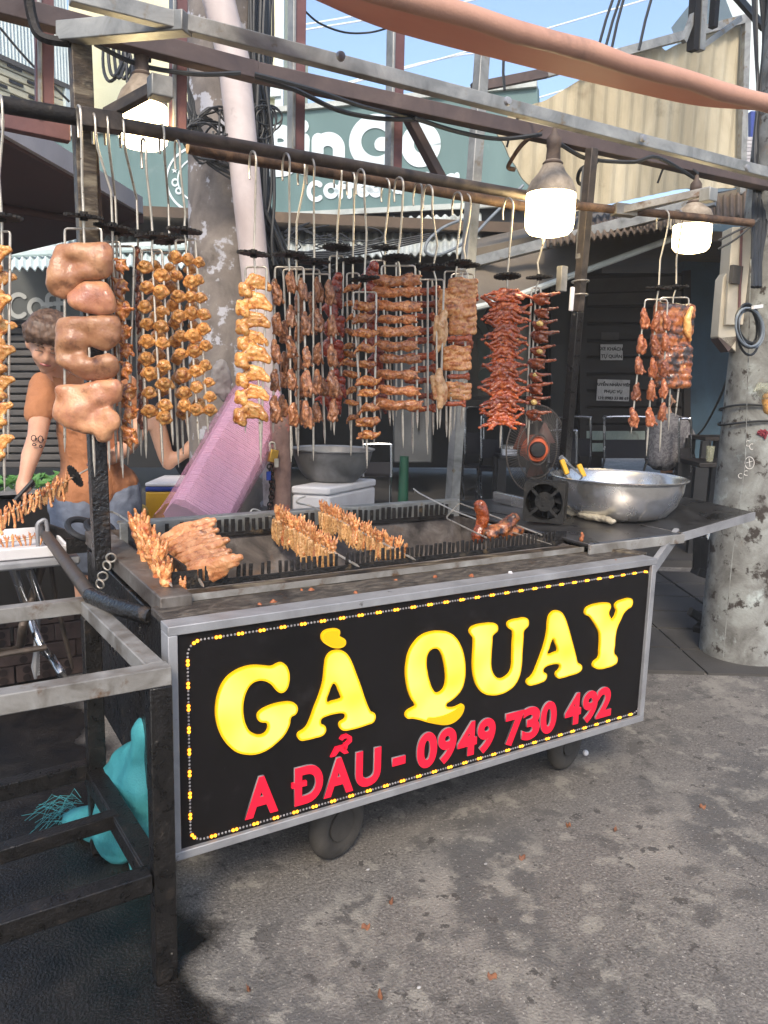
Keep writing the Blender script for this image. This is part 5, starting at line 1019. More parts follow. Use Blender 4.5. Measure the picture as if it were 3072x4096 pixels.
# ================================================================ skewers lying over the fire
def lying(label, pts, kind_list, hookpts=None, gear=None):
    p0, p1 = V(pts[0]), V(pts[-1]); t = thing('grill_skewer', p1, label, 'skewer', 'skewers roasting over the charcoal trough')
    MB().tube([p0, p0.lerp(p1, .97), p1], [.0036, .004, .0008], 8).build('rod', m_rod, t)
    if hookpts: MB().tube(spline(hookpts + [p0], 5), .0036, 8).build('hook', m_rod, t)
    if gear is not None:
        gob = place('gear', GEAR, t, p0.lerp(p1, gear)); gob.rotation_euler = (p1 - p0).to_track_quat('Z', 'Y').to_euler()
    for kind, f, off, px, kw in kind_list:
        pos = p0.lerp(p1, f) + V(off); piece(t, kind, pos, px, **kw)
    return t
def feetlist(n, px, f0, f1, strand=True):
    out = []
    for k in range(n):
        f = f0 + (f1 - f0) * k / (n - 1)
        out.append(('chicken_foot', f, (rr(-.008, .008), 0, .015), -px * rr(.9, 1.1), dict(yaw=rr(-40, 40), tilt=rr(-10, 10), jit=7)))
        if strand: out.append(('hanging_strand', f + .01, (rr(-.008, .008), 0, .0), -px * .72, dict(yaw=rr(-40, 40), jit=8)))
    return out
ZG = .955
hk = lambda l, y: [P(u, v, y=y) for u, v in l]
lying('skewer of spiky roast chicken feet over the middle of the trough', [P(590, 1117, y=.92), P(777, 1225, y=.22)], feetlist(20, 78, .06, .74), hk([(568, 1107), (548, 1100), (541, 1108), (555, 1112)], 1.0))
lying('skewer of roast chicken feet to the right, its points toward the sign', [P(692, 1103, y=.92), P(898, 1210, y=.22)], feetlist(22, 62, .03, .9), hk([(660, 1072), (645, 1078), (642, 1086), (668, 1092)], 1.0))
sl = [('meat_strip', .12 + .74 * k / 8, (.03, 0, .028), 142, dict(yaw=rr(-5, 5) - 8, rot=-6, jit=3)) for k in range(9)]
lying('skewer of nine split meat slabs standing on edge over the fire', [P(374, 1158, y=.72), P(440, 1268, y=.21)], sl)
sl2 = [('chicken_foot', .06 + .86 * k / 9, (.008 * (-1) ** k, 0, .0), -150, dict(yaw=rr(-35, 35), tilt=rr(-6, 6), rot=rr(-6, 10), jit=4)) for k in range(10)] + [('chicken_foot', .1 + .8 * k / 7, (.03 + .01 * (k % 2), -.01, -.035), -120, dict(yaw=rr(-30, 30), rot=rr(4, 16), jit=4)) for k in range(8)]
lying('skewer of long roast legs at the left end of the trough', [P(292, 1135, y=.78), P(372, 1268, y=.23)], sl2, hk([(235, 1105), (252, 1110)], .95))
fk = thing('grill_fork', P(1191, 1176, y=.2), 'three-pronged fork skewer with two dark roast joints at the right end of the trough', 'skewer', 'skewers roasting over the charcoal trough')
k3 = lambda x, y: (918 + x * .1953, 972 + y * .1953)
pf = lambda x, y, yy: P(*k3(x, y), y=yy)
MB().tube([pf(-110, 470, 1.0), pf(-125, 430, 1.0), pf(-60, 480, .97), pf(300, 665, .8), pf(780, 850, .5), pf(1400, 1045, .2)], [.0035] * 5 + [.001], 8).build('hook_rod', m_rod, fk)
MB().tube([pf(1290, 940, .26), pf(700, 710, .6), pf(400, 595, .86), pf(370, 600, .86), pf(240, 740, .72), pf(250, 765, .7), pf(560, 915, .45), pf(680, 970, .36)], .0033, 8).build('prong', m_rod, fk)
pc = [P(*k3(x, y), y=.5) for x, y in ((610, 610), (640, 720), (630, 850), (590, 960))]
for nm, pr_, mt, sd in (('roast_joint', [('c', [(*pc[0], .024), (*pc[1], .026), (*pc[2], .025), (*pc[3], .03)])], mt_quail, 3), ('roast_joint', [('c', [(*P(*k3(720, 930), y=.42), .03), (*P(*k3(850, 880), y=.42), .032), (*P(*k3(980, 760), y=.42), .024)]), ('c', [(*P(*k3(900, 930), y=.42), .026), (*P(*k3(1040, 890), y=.42), .02)])], mt_slab, 4)):
    c = V(pr_[0][1][0][:3]); place(nm, fuse('joint_mesh', pr_, mt, .0045, .007, 34, 2, c, ridges=.9, seed=sd), fk, c)
# charcoal and ash in the trough
random.seed(5); cm = MB()
for k in range(260):
    x, y = rr(.2, 1.44), rr(.37, .83); cm.box((x, y, .712 + rr(0, .02)), (rr(.015, .05), rr(.015, .04), rr(.012, .03)), R3(rr(0, 90), rr(0, 90), rr(0, 90)))
tag(cm.build('charcoal', m_coal, smooth=False), 'charcoal and embers lying in the trough', 'charcoal', kind='stuff')
am = MB(); am.grid(lambda a, c: (.16 + 1.32 * a, .36 + .48 * c, .702 + .02 * noise.noise(V((a * 14, c * 6, 1)))), 60, 24); tag(am.build('ash', m_ash, smooth='all'), kind='stuff')
# ================================================================ LAMPS (lit in the photograph)
def lamp(u, vb, rpx, y, label, cyl, topv, dome=1.75):
    c = P(u, vb, y=y); dpt = (c - CP).dot(FWD); r = rpx * dpt / 1661
    ztop = P(u, topv, y=y).z; H = ztop - c.z
    t = thing('hanging_lamp', (c.x, c.y, ztop), label, 'lamp', 'lit bulb lamps hanging from the beam')
    dz = dome * r * .93
    MB().lathe([(.001, 0), (r * .5, .01 * r), (r * .8, .09 * r), (r * .95, .25 * r), (r, .5 * r), (r, dz)], 32, c).build('bulb_dome', m_bulb, t)
    zn = dz + (1.2 * r)
    if cyl: prof = [(r * 1.01, dz), (r * 1.0, dz + .5 * r), (r * .86, dz + .8 * r), (r * .5, dz + 1.05 * r), (r * .34, zn), (r * .33, zn + .25 * r)]
    else: prof = [(r * 1.01, dz), (r * 1.0, dz + .14 * r), (r * .84, dz + .5 * r), (r * .55, dz + .85 * r), (r * .36, zn), (r * .33, zn + .1 * r)]
    b = MB().lathe(prof, 32, c).build('lamp_body', m_socket, t)
    if cyl:
        for k in range(16):
            a = 2 * math.pi * k / 16; MB().box(c + V((math.cos(a) * r * 1.0, math.sin(a) * r * 1.0, dz + .3 * r)), (.006, .006, .3 * r), R3(0, 0, math.degrees(a))).build('rib', m_socket, b)
    MB().lathe([(r * .33, zn - .02), (r * .42, zn), (r * .3, zn + .12 * r), (r * .27, zn + .6 * r), (r * .3, zn + .65 * r), (r * .3, zn + .95 * r), (r * .12, zn + 1.2 * r), (.008, zn + 1.4 * r)], 20, c).build('socket', m_sockd, t)
    top = V((c.x, c.y, c.z + zn + 1.38 * r)); bz = 2.47
    MB().tube(spline([top, V((c.x, c.y + .01, max(top.z + .02, ztop))), V((c.x + .02, .79, bz + .04)), V((c.x + .03, .86, bz - .05))], 5), .005, 6).build('cord', m_cable, t)
lamp(1185, 510, 50, .55, 'big lit white bulb hanging in front of the rods near the right post', False, 290)
lamp(310, 321, 49, .84, 'lit bulb at the upper left, partly hidden behind the front rod', False, 135)
lamp(1491, 546, 38, .62, 'smaller lit bulb with ribbed body at the far right', True, 392, 1.5)
# ================================================================ ORANGE AWNING
aw = thing('orange_awning', P(1000, 90, y=-.25), 'faded orange fabric awning with rolled front edge overhead', 'awning')
YO = -.25
e0, e1_ = P(560, -95, y=YO), P(1720, 243, y=YO)
MB().tube([e0.lerp(e1_, k / 14) + V((0, 0, .003 * math.sin(k * 2.1))) for k in range(15)], [.0235 + .001 * math.sin(k * 3) for k in range(15)], 16).build('rolled_edge', m_tarp, aw)
fe = spline([P(u, v, y=y_) for u, v, y_ in ((480, -100, .3), (600, -40, .3), (685, 2, .28), (845, 67, .24), (1106, 136, .14), (1300, 184, .03), (1490, 226, -.10), (1600, 236, -.2))], 6)
mb = MB()
for off in (0, .003): mb.grid(lambda a, c: (e0 + V((0, .0, -.018 + off))).lerp(e0.lerp(e1_, .93) + V((0, 0, -.018 + off)), a).lerp(fe[min(len(fe) - 1, int(round(a * (len(fe) - 1))))] + V((0, 0, off)), c), len(fe) - 1, 8)
nt = m_tarpin.node_tree; tl_ = nt.nodes.new('ShaderNodeBsdfTranslucent'); tl_.inputs[0].default_value = lin(206, 150, 128); mxs = nt.nodes.new('ShaderNodeMixShader'); mxs.inputs[0].default_value = .25; nt.links.new(nt.nodes['Principled BSDF'].outputs[0], mxs.inputs[1]); nt.links.new(tl_.outputs[0], mxs.inputs[2]); nt.links.new(mxs.outputs[0], nt.nodes['Material Output'].inputs[0])
mb.build('awning_cloth', m_tarpin, aw, smooth='all')
# ================================================================ POLES
def pole(label, cx_u, v, y, r0, r1, mat, lean=0):
    c = P(cx_u, v, y=y); t = thing('concrete_pole', (c.x, c.y, 0), label, 'utility pole')
    MB().lathe([(r0, -.1), (r0 * .99, 1.2), (r0 * .9, 3), (r1, 9)], 40, (c.x, c.y, 0)).build('shaft', mat, t); return t, c
pl1, pc1 = pole('stained round concrete utility pole behind the stall, wrapped in cables', 492, 700, 2.35, .215, .13, m_con)
pl2, pc2 = pole('thick mottled concrete pole at the right edge of the photo', 1646, 1000, .72, .225, .19, m_con2)
MB().tube([P(1622, 560, y=.50), P(1610, 1000, y=.50), P(1582, 1200, y=.47), P(1562, 1420, y=.47)], .0022, 6).build('seam', m_con2, pl2)
m_chalk = M('chalk_mark', [(.3, lin(190, 186, 180)), (.7, lin(214, 210, 204))], 9, (.9, 1), 0, 0); m_redp = M('red_paint_mark', [(.3, lin(110, 40, 50)), (.7, lin(128, 52, 62))], 9, (.9, 1), 0, 0)
def onpole(lst, w, name, m):
    mb = MB()
    for st_ in lst:
        pts = []
        for u, v in st_:
            rd = ray(u, v); a_ = rd.x ** 2 + rd.y ** 2; ox, oy = CP.x - pc2.x, CP.y - pc2.y; b__ = 2 * (ox * rd.x + oy * rd.y); zz = .7
            rr_ = .2235; c__ = ox * ox + oy * oy - rr_ ** 2; D_ = b__ * b__ - 4 * a_ * c__
            if D_ < 0: continue
            tt = (-b__ - math.sqrt(D_)) / (2 * a_); pts.append(CP + rd * tt)
        if len(pts) > 1: mb.tube(pts, w, 5)
    if mb.v: mb.build(name, m, pl2)
onpole([arc(1619, 1000, 10, 13, 0, 360), [(1612, 1000), (1626, 996)], [(1618, 990), (1620, 1008)], arc(1612, 1022, 5, 5, 60, 300), arc(1600, 1028, 5, 5, 60, 300), arc(1616, 958, 5, 6, 60, 300), arc(1624, 965, 5, 6, 60, 300)], .0022, 'chalk_mark', m_chalk)
onpole([[(1640, 930), (1648, 936), (1652, 946), (1656, 934), (1646, 930), (1650, 940)], [(1636, 934), (1652, 938)], [(1642, 940), (1656, 930)]], .012, 'red_paint_mark', m_redp)
def tb_(name, pts, r, mat, label, cat, n=14):
    o = MB().tube(pts, r, n).build(name, mat); return tag(o, label, cat)
tb_('plastic_pipe', [P(462, -40, y=2.0), P(505, 130, y=1.98), P(548, 560, y=1.95), P(592, 960, y=1.92), P(596, 1090, y=1.92)], [.075, .075, .07, .065, .065], m_pink, 'pale pinkish pipe leaning beside the left concrete pole', 'pipe', 20)
tb_('steel_pipe', [P(500, -30, y=2.06), P(520, 420, y=2.06), P(545, 900, y=2.05)], .016, m_rusty, 'thin rusty conduit between the concrete pole and the pink pipe', 'pipe')
tb_('iron_post', [P(607, 880, y=1.55), P(606, 1000, y=1.55), P(604, 1150, y=1.55)], .05, m_red, 'peeling red-brown iron post behind the trough beside the foam box', 'post', 18)
# padlock chain
pk_ = thing('padlock', P(590, 980, y=1.5), 'brass padlock with keys hanging on a chain by the red-brown post', 'padlock')
MB().box(P(590, 985, y=1.48), (.04, .025, .06), R3(0, 12, 0)).build('body', m_brass, pk_, bevel=.004); MB().tube(spline([P(585, 977, y=1.48), P(583, 958, y=1.48), P(592, 958, y=1.48), P(594, 976, y=1.48)], 5), .006, 8).build('shackle', m_rod, pk_)
for k in range(13): MB().tube(ring(P(583 + 5 * math.sin(k * .3), 1008 + k * 8.2, y=1.5), .012, .003, (1 if k % 2 else .2, .9 - .8 * (k % 2), .1)), .0034, 6, True).build('chain_link', m_sprk, pk_)
MB().box(P(597, 1000, y=1.46), (.02, .004, .04)).build('key', m_rod, pk_); MB().box(P(580, 1028, y=1.46), (.02, .006, .04)).build('key_tag', m_blu, pk_)
# ================================================================ PACK OF FOAM TRAYS in a pink bag
pkt = thing('tray_pack', P(420, 1130, y=1.35), 'tall leaning pack of pink foam trays in a pink plastic bag', 'pack')
ax0, ax1 = P(422, 1128, y=1.38), P(560, 872, y=1.78)
zA = (ax1 - ax0).normalized(); xA = (RT - zA * RT.dot(zA)).normalized(); yA = zA.cross(xA).normalized(); Lp = (ax1 - ax0).length
RA = Matrix((xA, yA, zA)).transposed()
RB = RA @ Matrix.Rotation(math.radians(34), 3, 'Z')
def tray(z, k):
    w, d = .125 + .0015 * math.sin(k * 2.3), .10; cs = .03
    pts = [(-w + cs, -d), (w - cs, -d), (w, -d + cs), (w, d - cs), (w - cs, d), (-w + cs, d), (-w, d - cs), (-w, -d + cs)]
    wob = V((.0016 * math.sin(k * 1.7), .0016 * math.cos(k * 2.9), 0)); s2 = .955
    return [ax0 + RB @ (V((x, y, z)) + wob) for x, y in pts], [ax0 + RB @ (V((x * s2, y * s2, z + .0052)) + wob) for x, y in pts]
ntr = int(Lp / .0105)
trm = None
mb0 = MB(); pts, pt2 = [(-.125 + .03, -.1), (.125 - .03, -.1), (.125, -.07), (.125, .07), (.095, .1), (-.095, .1), (-.125, .07), (-.125, -.07)], None
lo_ = [V((x, y, 0)) for x, y in pts]; mi_ = [V((x, y, .0082)) for x, y in pts]; up_2 = [V((x * .975, y * .975, .0104)) for x, y in pts]
mb0.add(lo_ + mi_ + up_2, [tuple(range(8))[::-1], tuple(range(16, 24))] + [(i, (i + 1) % 8, 8 + (i + 1) % 8, 8 + i) for i in range(8)] + [(8 + i, 8 + (i + 1) % 8, 16 + (i + 1) % 8, 16 + i) for i in range(8)])
tray_me = mb0.mesh('tray_mesh', m_pinkfoam)
for k in range(ntr):
    ob = place('foam_tray', tray_me, pkt, ax0 + RB @ V((.0007 * math.sin(k * 1.7), .0007 * math.cos(k * 2.9), k * .0105)), RB, 1.0)
def bagpt(a, c):
    t = -.06 + c * 1.22; w = 1.12 + .05 * math.sin(c * 9 + a * 3)
    if c > .86: w *= 1 - (c - .86) * 4.6
    th = 2 * math.pi * a; e = 4.; cx_, sx_ = math.cos(th), math.sin(th)
    x = .13 * math.copysign(abs(cx_) ** (2 / e), cx_) * w; y = .105 * math.copysign(abs(sx_) ** (2 / e), sx_) * w
    n_ = noise.noise(V((x * 14, y * 14, t * 4))) * .012 + noise.noise(V((x * 40, y * 40, t * 9))) * .005
    return ax0 + RB @ V((x * (1 + n_ * 6), y * (1 + n_ * 6), t * Lp * .98 + (.02 * math.sin(a * 40) if c > .9 else 0)))
bg_ = MB(); bg_.grid(bagpt, 48, 44); bg_.build('bag', m_bag, pkt, smooth='all', weld=.0005)
# grey rag
tag(fuse_ob := solid('grey_rag', fuse('rag_mesh', [('c', [(*P(462, 845, y=1.9), .02), (*P(466, 800, y=1.9), .03), (*P(478, 788, y=1.9), .03), (*P(490, 815, y=1.9), .03), (*P(492, 858, y=1.9), .016)]), ('c', [(*P(472, 850, y=1.9), .02), (*P(478, 810, y=1.9), .035), (*P(482, 860, y=1.9), .02)])], m_gcloth, .008, .012, 18, 2, P(478, 820, y=1.9), ridges=1.2), None, P(478, 820, y=1.9)), 'grey rag hanging on the concrete pole above the pink pack', 'rag')
# ================================================================ FOAM BOX AND BOWL
fz = .60
fb = thing('foam_box', P(720, 1120, y=1.62), 'white foam box under the dented grey bowl behind the trough', 'box')
c0_ = P(630, 1040, y=1.52); c1_ = P(703, 1049, y=1.44); c2_ = P(812, 1036, y=1.62)
q0, q1, q2 = V((c0_.x, c0_.y, 0)), V((c1_.x, c1_.y, 0)), V((c2_.x, c2_.y, 0)); q1 = V((q1.x, 1.40, 0)); q3 = q0 + q2 - q1
zt_ = c1_.z - .005
MB().prism([p + V((0, 0, zt_ - .40)) for p in (q0, q1, q2, q3)], (0, 0, .36)).build('box_body', m_foam, fb, bevel=.012)
cc = (q0 + q2) / 2; MB().prism([cc + (p - cc) * 1.02 + V((0, 0, zt_ - .038)) for p in (q0, q1, q2, q3)], (0, 0, .038)).build('lid', m_foam, fb, bevel=.01)
stl = thing('stool', (cc.x, cc.y, 0), 'low dark stool carrying the white foam box', 'stool'); MB().box((cc.x, cc.y, zt_ - .42), (.5, .4, .03)).build('seat', m_blackp, stl)
for a_, b2 in ((-1, -1), (1, -1), (1, 1), (-1, 1)): MB().bar((cc.x + a_ * .2, cc.y + b2 * .15, zt_ - .43), (cc.x + a_ * .23, cc.y + b2 * .18, 0), .03, .03, V((0, 1, 0))).build('leg', m_blackp, stl)
m_alud = M('dull_aluminium', [(.3, lin(112, 112, 112)), (.7, lin(150, 150, 150))], 7, (.35, .6), .35, .15, 40, spots=[(lin(82, 80, 78), 5, .55, .72)])
bc = P(718, 1036, y=1.64); br = 88 * (bc - CP).dot(FWD) / 1661
bw = thing('grey_bowl', (bc.x, bc.y, zt_), 'dull grey aluminium bowl standing on the white foam box', 'bowl')
def bowl(r, h, c, par, m, th=.004, base=.66):
    pr = [(.001, 0), (r * base * .9, .002), (r * base, .012), (r * (base + .16), h * .34), (r * .93, h * .7), (r * .98, h * .96), (r * 1.04, h), (r * 1.04, h + .005), (r * .97, h * .985), (r * .92, h * .7), (r * (base + .145), h * .35), (r * base * .97, .02), (r * base * .8, .012), (.001, .01)]
    return MB().lathe(pr, 56, c).build('vessel', m, par)
bowl(br, .155, (bc.x, bc.y, zt_ + .001), bw, m_alud)
tag(MB().box((bc.x, bc.y, zt_ + .03), (.01, .01, .01)).build('scrap', m_scrap), 'scrap of roast in the grey bowl', 'scrap')
# ================================================================ BASIN, TONGS, CLOTH, BLOWER on the table
tz = .907
bs = P(1352, 1120, z=tz); bs = V((2.12, .56, tz)); rb_ = 143 * (bs - CP).dot(FWD) / 1661
bn_ = thing('steel_basin', bs, 'large shiny stainless basin on the side table', 'basin')
hb = P(1355, 1030, y=.56).z - tz
pr = [(.001, 0), (rb_ * .62, .001), (rb_ * .74, .018), (rb_ * .87, hb * .36), (rb_ * .95, hb * .72), (rb_ * .965, hb * .95), (rb_ * 1.0, hb), (rb_ * 1.02, hb + .004), (rb_ * 1.0, hb + .007), (rb_ * .955, hb * .97), (rb_ * .935, hb * .72), (rb_ * .85, hb * .37), (rb_ * .72, .026), (rb_ * .5, .012), (.001, .01)]
MB().lathe(pr, 72, bs).build('vessel', m_steel, bn_)
pm = P(1400, 1057, y=.28)
tg = thing('yellow_tongs', P(1240, 1030, y=.5), 'steel tongs with yellow grips resting in the shiny basin', 'tongs')
for (u0, v0), (u1, v1), (u2, v2), col_ in (((1213, 993), (1225, 1024), (1250, 1062), 1), ((1250, 1003), (1262, 1030), (1240, 1055), 1)):
    MB().bar(P(u0, v0, y=.62), P(u1, v1, y=.60), .02, .028, FWD).build('grip', m_yel, tg, bevel=.004); MB().bar(P(u1, v1, y=.60), P(u2, v2, y=.58), .012, .02, FWD).build('jaw', m_steel, tg)
MB().bar(P(1216, 990, y=.62), P(1256, 1028, y=.6), .008, .02, FWD).build('arm', m_steel, tg); MB().tube([P(1212, 988, y=.62), P(1222, 997, y=.62)], .012, 10).build('hinge', m_steel, tg)
clp = [P(1222, 1108, z=tz + .01), P(1255, 1112, z=tz + .01), P(1290, 1122, z=tz + .01), P(1315, 1128, z=tz + .01)]
cm_ = fuse('cloth_mesh', [('c', [(*(p + V((0, 0, .004))), .022) for p in clp]), ('c', [(*(p + V((-.01, .03, .006))), .022) for p in clp[:3]]), ('c', [(*(p + V((.0, -.02, .0))), .016) for p in clp[1:]])], m_cloth, .006, .012, 24, 1, clp[1], ridges=1.2)
for v in cm_.vertices: v.co.z *= .75
tag(solid('wet_cloth', cm_, None, clp[1] + V((0, 0, .004))), 'crumpled beige wet cloth in front of the shiny basin', 'cloth')
# blower: square axial fan
fx_, fy_ = 1.70, .56; bl = thing('square_blower', (fx_, fy_, tz), 'small dusty black square blower fan at the foot of the right post', 'fan')
RBL = Matrix.Rotation(math.radians(-52), 3, 'Z'); Hs = .165; fcz = tz + Hs / 2 + .006
def bp_(x, y, z): return V((fx_, fy_, fcz)) + RBL @ V((x, y, z))
for dy in (-.042, .042):
    n = 28; outer = [(-.5, -.5), (.5, -.5), (.5, .5), (-.5, .5)]
    mb = MB()
    cir = [(.46 * math.cos(2 * math.pi * k / n), .46 * math.sin(2 * math.pi * k / n)) for k in range(n)]
    sq = [(max(-.5, min(.5, c_[0] * 1.6)), max(-.5, min(.5, c_[1] * 1.6))) for c_ in cir]
    for yo in (dy - .006, dy + .006):
        mb.add([bp_(x * Hs, yo, z * Hs) for x, z in cir + sq], [(k, (k + 1) % n, n + (k + 1) % n, n + k) for k in range(n)])
    for k in range(n):
        j = (k + 1) % n
        mb.add([bp_(sq[k][0] * Hs, dy - .006, sq[k][1] * Hs), bp_(sq[j][0] * Hs, dy - .006, sq[j][1] * Hs), bp_(sq[j][0] * Hs, dy + .006, sq[j][1] * Hs), bp_(sq[k][0] * Hs, dy + .006, sq[k][1] * Hs)], [(0, 1, 2, 3)])
    mb.build('casing_plate', m_sootfan, bl, smooth=False)
MB().lathe([(.078, -.04), (.078, .04), (.074, .04), (.074, -.04)], 28, (fx_, fy_, fcz), RBL @ R3(90, 0, 0)).build('shroud', m_sootfan, bl)
MB().lathe([(.001, -.045), (.036, -.045), (.04, -.03), (.04, .03), (.001, .03)], 24, (fx_, fy_, fcz), RBL @ R3(90, 0, 0)).build('motor_hub', m_sootfan, bl)
for k in range(4): a = math.pi / 4 + k * math.pi / 2; MB().bar(bp_(.035 * math.cos(a), -.043, .035 * math.sin(a)), bp_(.078 * math.cos(a), -.043, .078 * math.sin(a)), .012, .006, RBL @ V((0, 1, 0))).build('spoke', m_sootfan, bl)
for k in range(5):
    a = k * 2 * math.pi / 5
    MB().prism([bp_(.038 * math.cos(a), -.02, .038 * math.sin(a)), bp_(.072 * math.cos(a - .1), -.02, .072 * math.sin(a - .1)), bp_(.07 * math.cos(a + .75), .015, .07 * math.sin(a + .75)), bp_(.038 * math.cos(a + .7), .015, .038 * math.sin(a + .7))], (0, .003, 0)).build('blade', m_blackp, bl)
# scraps on the deck and ledge
random.seed(21)
for k, (u, v, lab) in enumerate([(651, 1277, 'reddish roast scrap on the deck, left of a pair of scraps'), (672, 1277, 'reddish roast scrap on the deck, right of a pair of scraps'), (560, 1308, 'small dark roast scrap on the deck near its left end'), (590, 1303, 'tiny brown roast scrap above the sign’s left part'), (768, 1283, 'pale brown curled scrap in the middle of the deck'), (855, 1255, 'flat orange-brown scrap at the right middle of the deck'), (940, 1249, 'thin elongated orange scrap on the deck'), (1018, 1247, 'angular brown scrap on the deck right of the elongated one'), (1330, 1213, 'dark meat scrap on the right end of the deck'), (1102, 1241, 'white crumb on the deck edge')]):
    p = P(u, v, z=.866); w = rr(.006, .01)
    me = fuse('scrap_mesh', [('c', [(-w, 0, 0, w * .5), (0, 0, w * .4, w * .8), (w, .003, 0, w * .45)])], m_scrap if k != 9 else m_foam, .0025, .003, 120, 0, seed=k)
    tag(place('roast_scrap', me, None, p, Euler((0, 0, rr(0, 6)))), lab, 'scrap', 'scraps of roast on the cart')
for u, v, lab in ((1256, 1162, 'reddish scrap on the front edge of the side table'),):
    tag(place('roast_scrap', fuse('scrap_mesh', [('c', [(0, 0, 0, .008), (.004, 0, .014, .007), (0, 0, .024, .004)])], m_scrap, .0025, .003, 120, 0), None, P(u, v + 3, z=.912)), lab, 'scrap', 'scraps of roast on the cart')
# ================================================================ PEOPLE
def person(label, loc): return thing('person', loc, label, 'person')
YV = 2.25
vp = lambda u, v, dy=0, r=None: (*P(u, v, y=YV + dy), r) if r else P(u, v, y=YV + dy)
vd = person('person in an orange short-sleeved shirt and grey denim shorts looking down behind the stall', P(200, 1400, y=YV))
O = ORG[vd.name]
hd = P(104, 742, y=YV - .22)
RH = Matrix.Rotation(math.radians(-14), 3, 'Z') @ Matrix.Rotation(math.radians(30), 3, 'X') @ Matrix.Rotation(math.radians(10), 3, 'Y')
def hp_(x, y, z): return hd + RH @ V((x, y, z))
def hc(x, y, z, r): return (*hp_(x, y, z), r)
body = [('e', hp_(0, .01, .035), (.083, .098, .09)), ('e', hp_(0, -.02, -.03), (.068, .075, .085)), ('c', [hc(0, -.035, -.07, .045), hc(0, -.052, -.098, .028)]), ('c', [hc(-.03, -.06, -.035, .03), hc(.03, -.06, -.035, .03)]),
        ('c', [hc(0, -.088, .0, .011), hc(0, -.102, -.024, .013), hc(0, -.094, -.036, .015)]), ('c', [hc(-.03, -.083, .022, .013), hc(.03, -.083, .022, .013)]), ('c', [hc(-.02, -.083, -.062, .01), hc(.02, -.083, -.062, .01)]), ('e', hp_(-.083, .01, -.02), (.012, .022, .032)), ('e', hp_(.083, .01, -.02), (.012, .022, .032)),
        ('c', [hc(0, .02, -.06, .055), vp(132, 812, -.06, .056), vp(160, 835, -.02, .07)]),
        ('c', [vp(100, 838, 0, .06), vp(190, 842, 0, .10), vp(272, 832, .02, .06)]), ('c', [vp(190, 880, 0, .13), vp(200, 980, .02, .13), vp(205, 1070, .02, .14)]),
        ('c', [vp(96, 842, -.02, .058), vp(86, 905, -.05, .05), vp(80, 945, -.12, .044), vp(66, 985, -.18, .042), vp(55, 1028, -.24, .03)]), ('c', [vp(55, 1028, -.24, .03), vp(50, 1048, -.26, .034), vp(46, 1060, -.27, .028)]),
        ('c', [vp(276, 838, .02, .06), vp(294, 880, .03, .056), vp(300, 930, 0, .048), vp(275, 965, -.08, .042), vp(250, 985, -.14, .034)]), ('c', [vp(250, 985, -.14, .036), vp(240, 990, -.17, .034)]),
        ('c', [vp(165, 1100, .02, .11), vp(178, 1200, .05, .085), vp(185, 1255, .06, .06), vp(188, 1300, .08, .056), vp(192, 1375, .1, .036)]), ('c', [vp(250, 1100, .02, .11), vp(262, 1200, .0, .085), vp(266, 1260, -.02, .06), vp(270, 1320, -.05, .055), vp(275, 1400, -.08, .036)]),
        ('c', [vp(192, 1385, .08, .034), vp(168, 1388, -.02, .03), vp(146, 1390, -.08, .022)]), ('c', [vp(276, 1405, -.1, .034), vp(282, 1418, -.2, .03), vp(288, 1432, -.26, .024)])]
for fu, fv, fd in ((40, 1068, 0), (44, 1072, -.01), (48, 1074, -.02), (53, 1072, -.03)): body.append(('c', [vp(48, 1055, -.27, .014), vp(fu + 1, fv - 4, -.3 + fd, .0125), vp(fu, fv + 4, -.29 + fd, .011)]))
body.append(('c', [vp(54, 1042, -.26, .014), vp(63, 1052, -.3, .012), vp(66, 1060, -.3, .010)]))
for k in range(4): body.append(('c', [vp(243, 984 + k * 5, -.18, .014), vp(231, 982 + k * 6, -.21, .0125), vp(234, 986 + k * 6, -.235, .0115)]))
body.append(('c', [vp(246, 982, -.17, .014), vp(240, 973, -.21, .012), vp(233, 975, -.23, .010)]))
solid('body', fuse('body_mesh', body, m_skin, .0105, 0, 10, 4, O), vd)
# face details, hair
for s_ in (-1, 1):
    MB().tube(spline([hp_(.03 * s_ - .017, -.091, .006), hp_(.03 * s_, -.096, .009), hp_(.03 * s_ + .017, -.091, .004)], 4), [.0016] + [.003] * 7 + [.0016], 6).build('eyelid', m_hair, vd)
    MB().tube(spline([hp_(.014 * s_, -.096, .027), hp_(.032 * s_, -.096, .037), hp_(.054 * s_, -.082, .031)], 4), [.004] * 8 + [.002], 6).build('eyebrow', m_hair, vd)
m_lip = M('lips', [(.3, lin(150, 84, 78)), (.7, lin(170, 100, 92))], 8, (.4, .5), 0, 0)
MB().tube(spline([hp_(-.024, -.084, -.058), hp_(0, -.097, -.056), hp_(.024, -.084, -.059)], 4), [.002] + [.006] * 7 + [.002], 6).build('mouth', m_lip, vd)
hr = [('e', hp_(0, .03, .06), (.1, .106, .088)), ('e', hp_(0, .06, .0), (.096, .07, .085))]
for k in range(9):
    a = -1.35 + 2.7 * k / 8; hr.append(('c', [hc(.06 * math.sin(a), -.03 - .03 * math.cos(a), .105, .034), hc(.088 * math.sin(a), -.02 - .066 * math.cos(a), .078, .026), hc(.096 * math.sin(a), -.012 - .076 * math.cos(a), .052 - .02 * abs(math.sin(a)) - .012 * (k % 2), .013)]))
solid('hair', fuse('hair_mesh', hr, m_hair, .007, .005, 60, 2, O, ridges=1.2), vd)
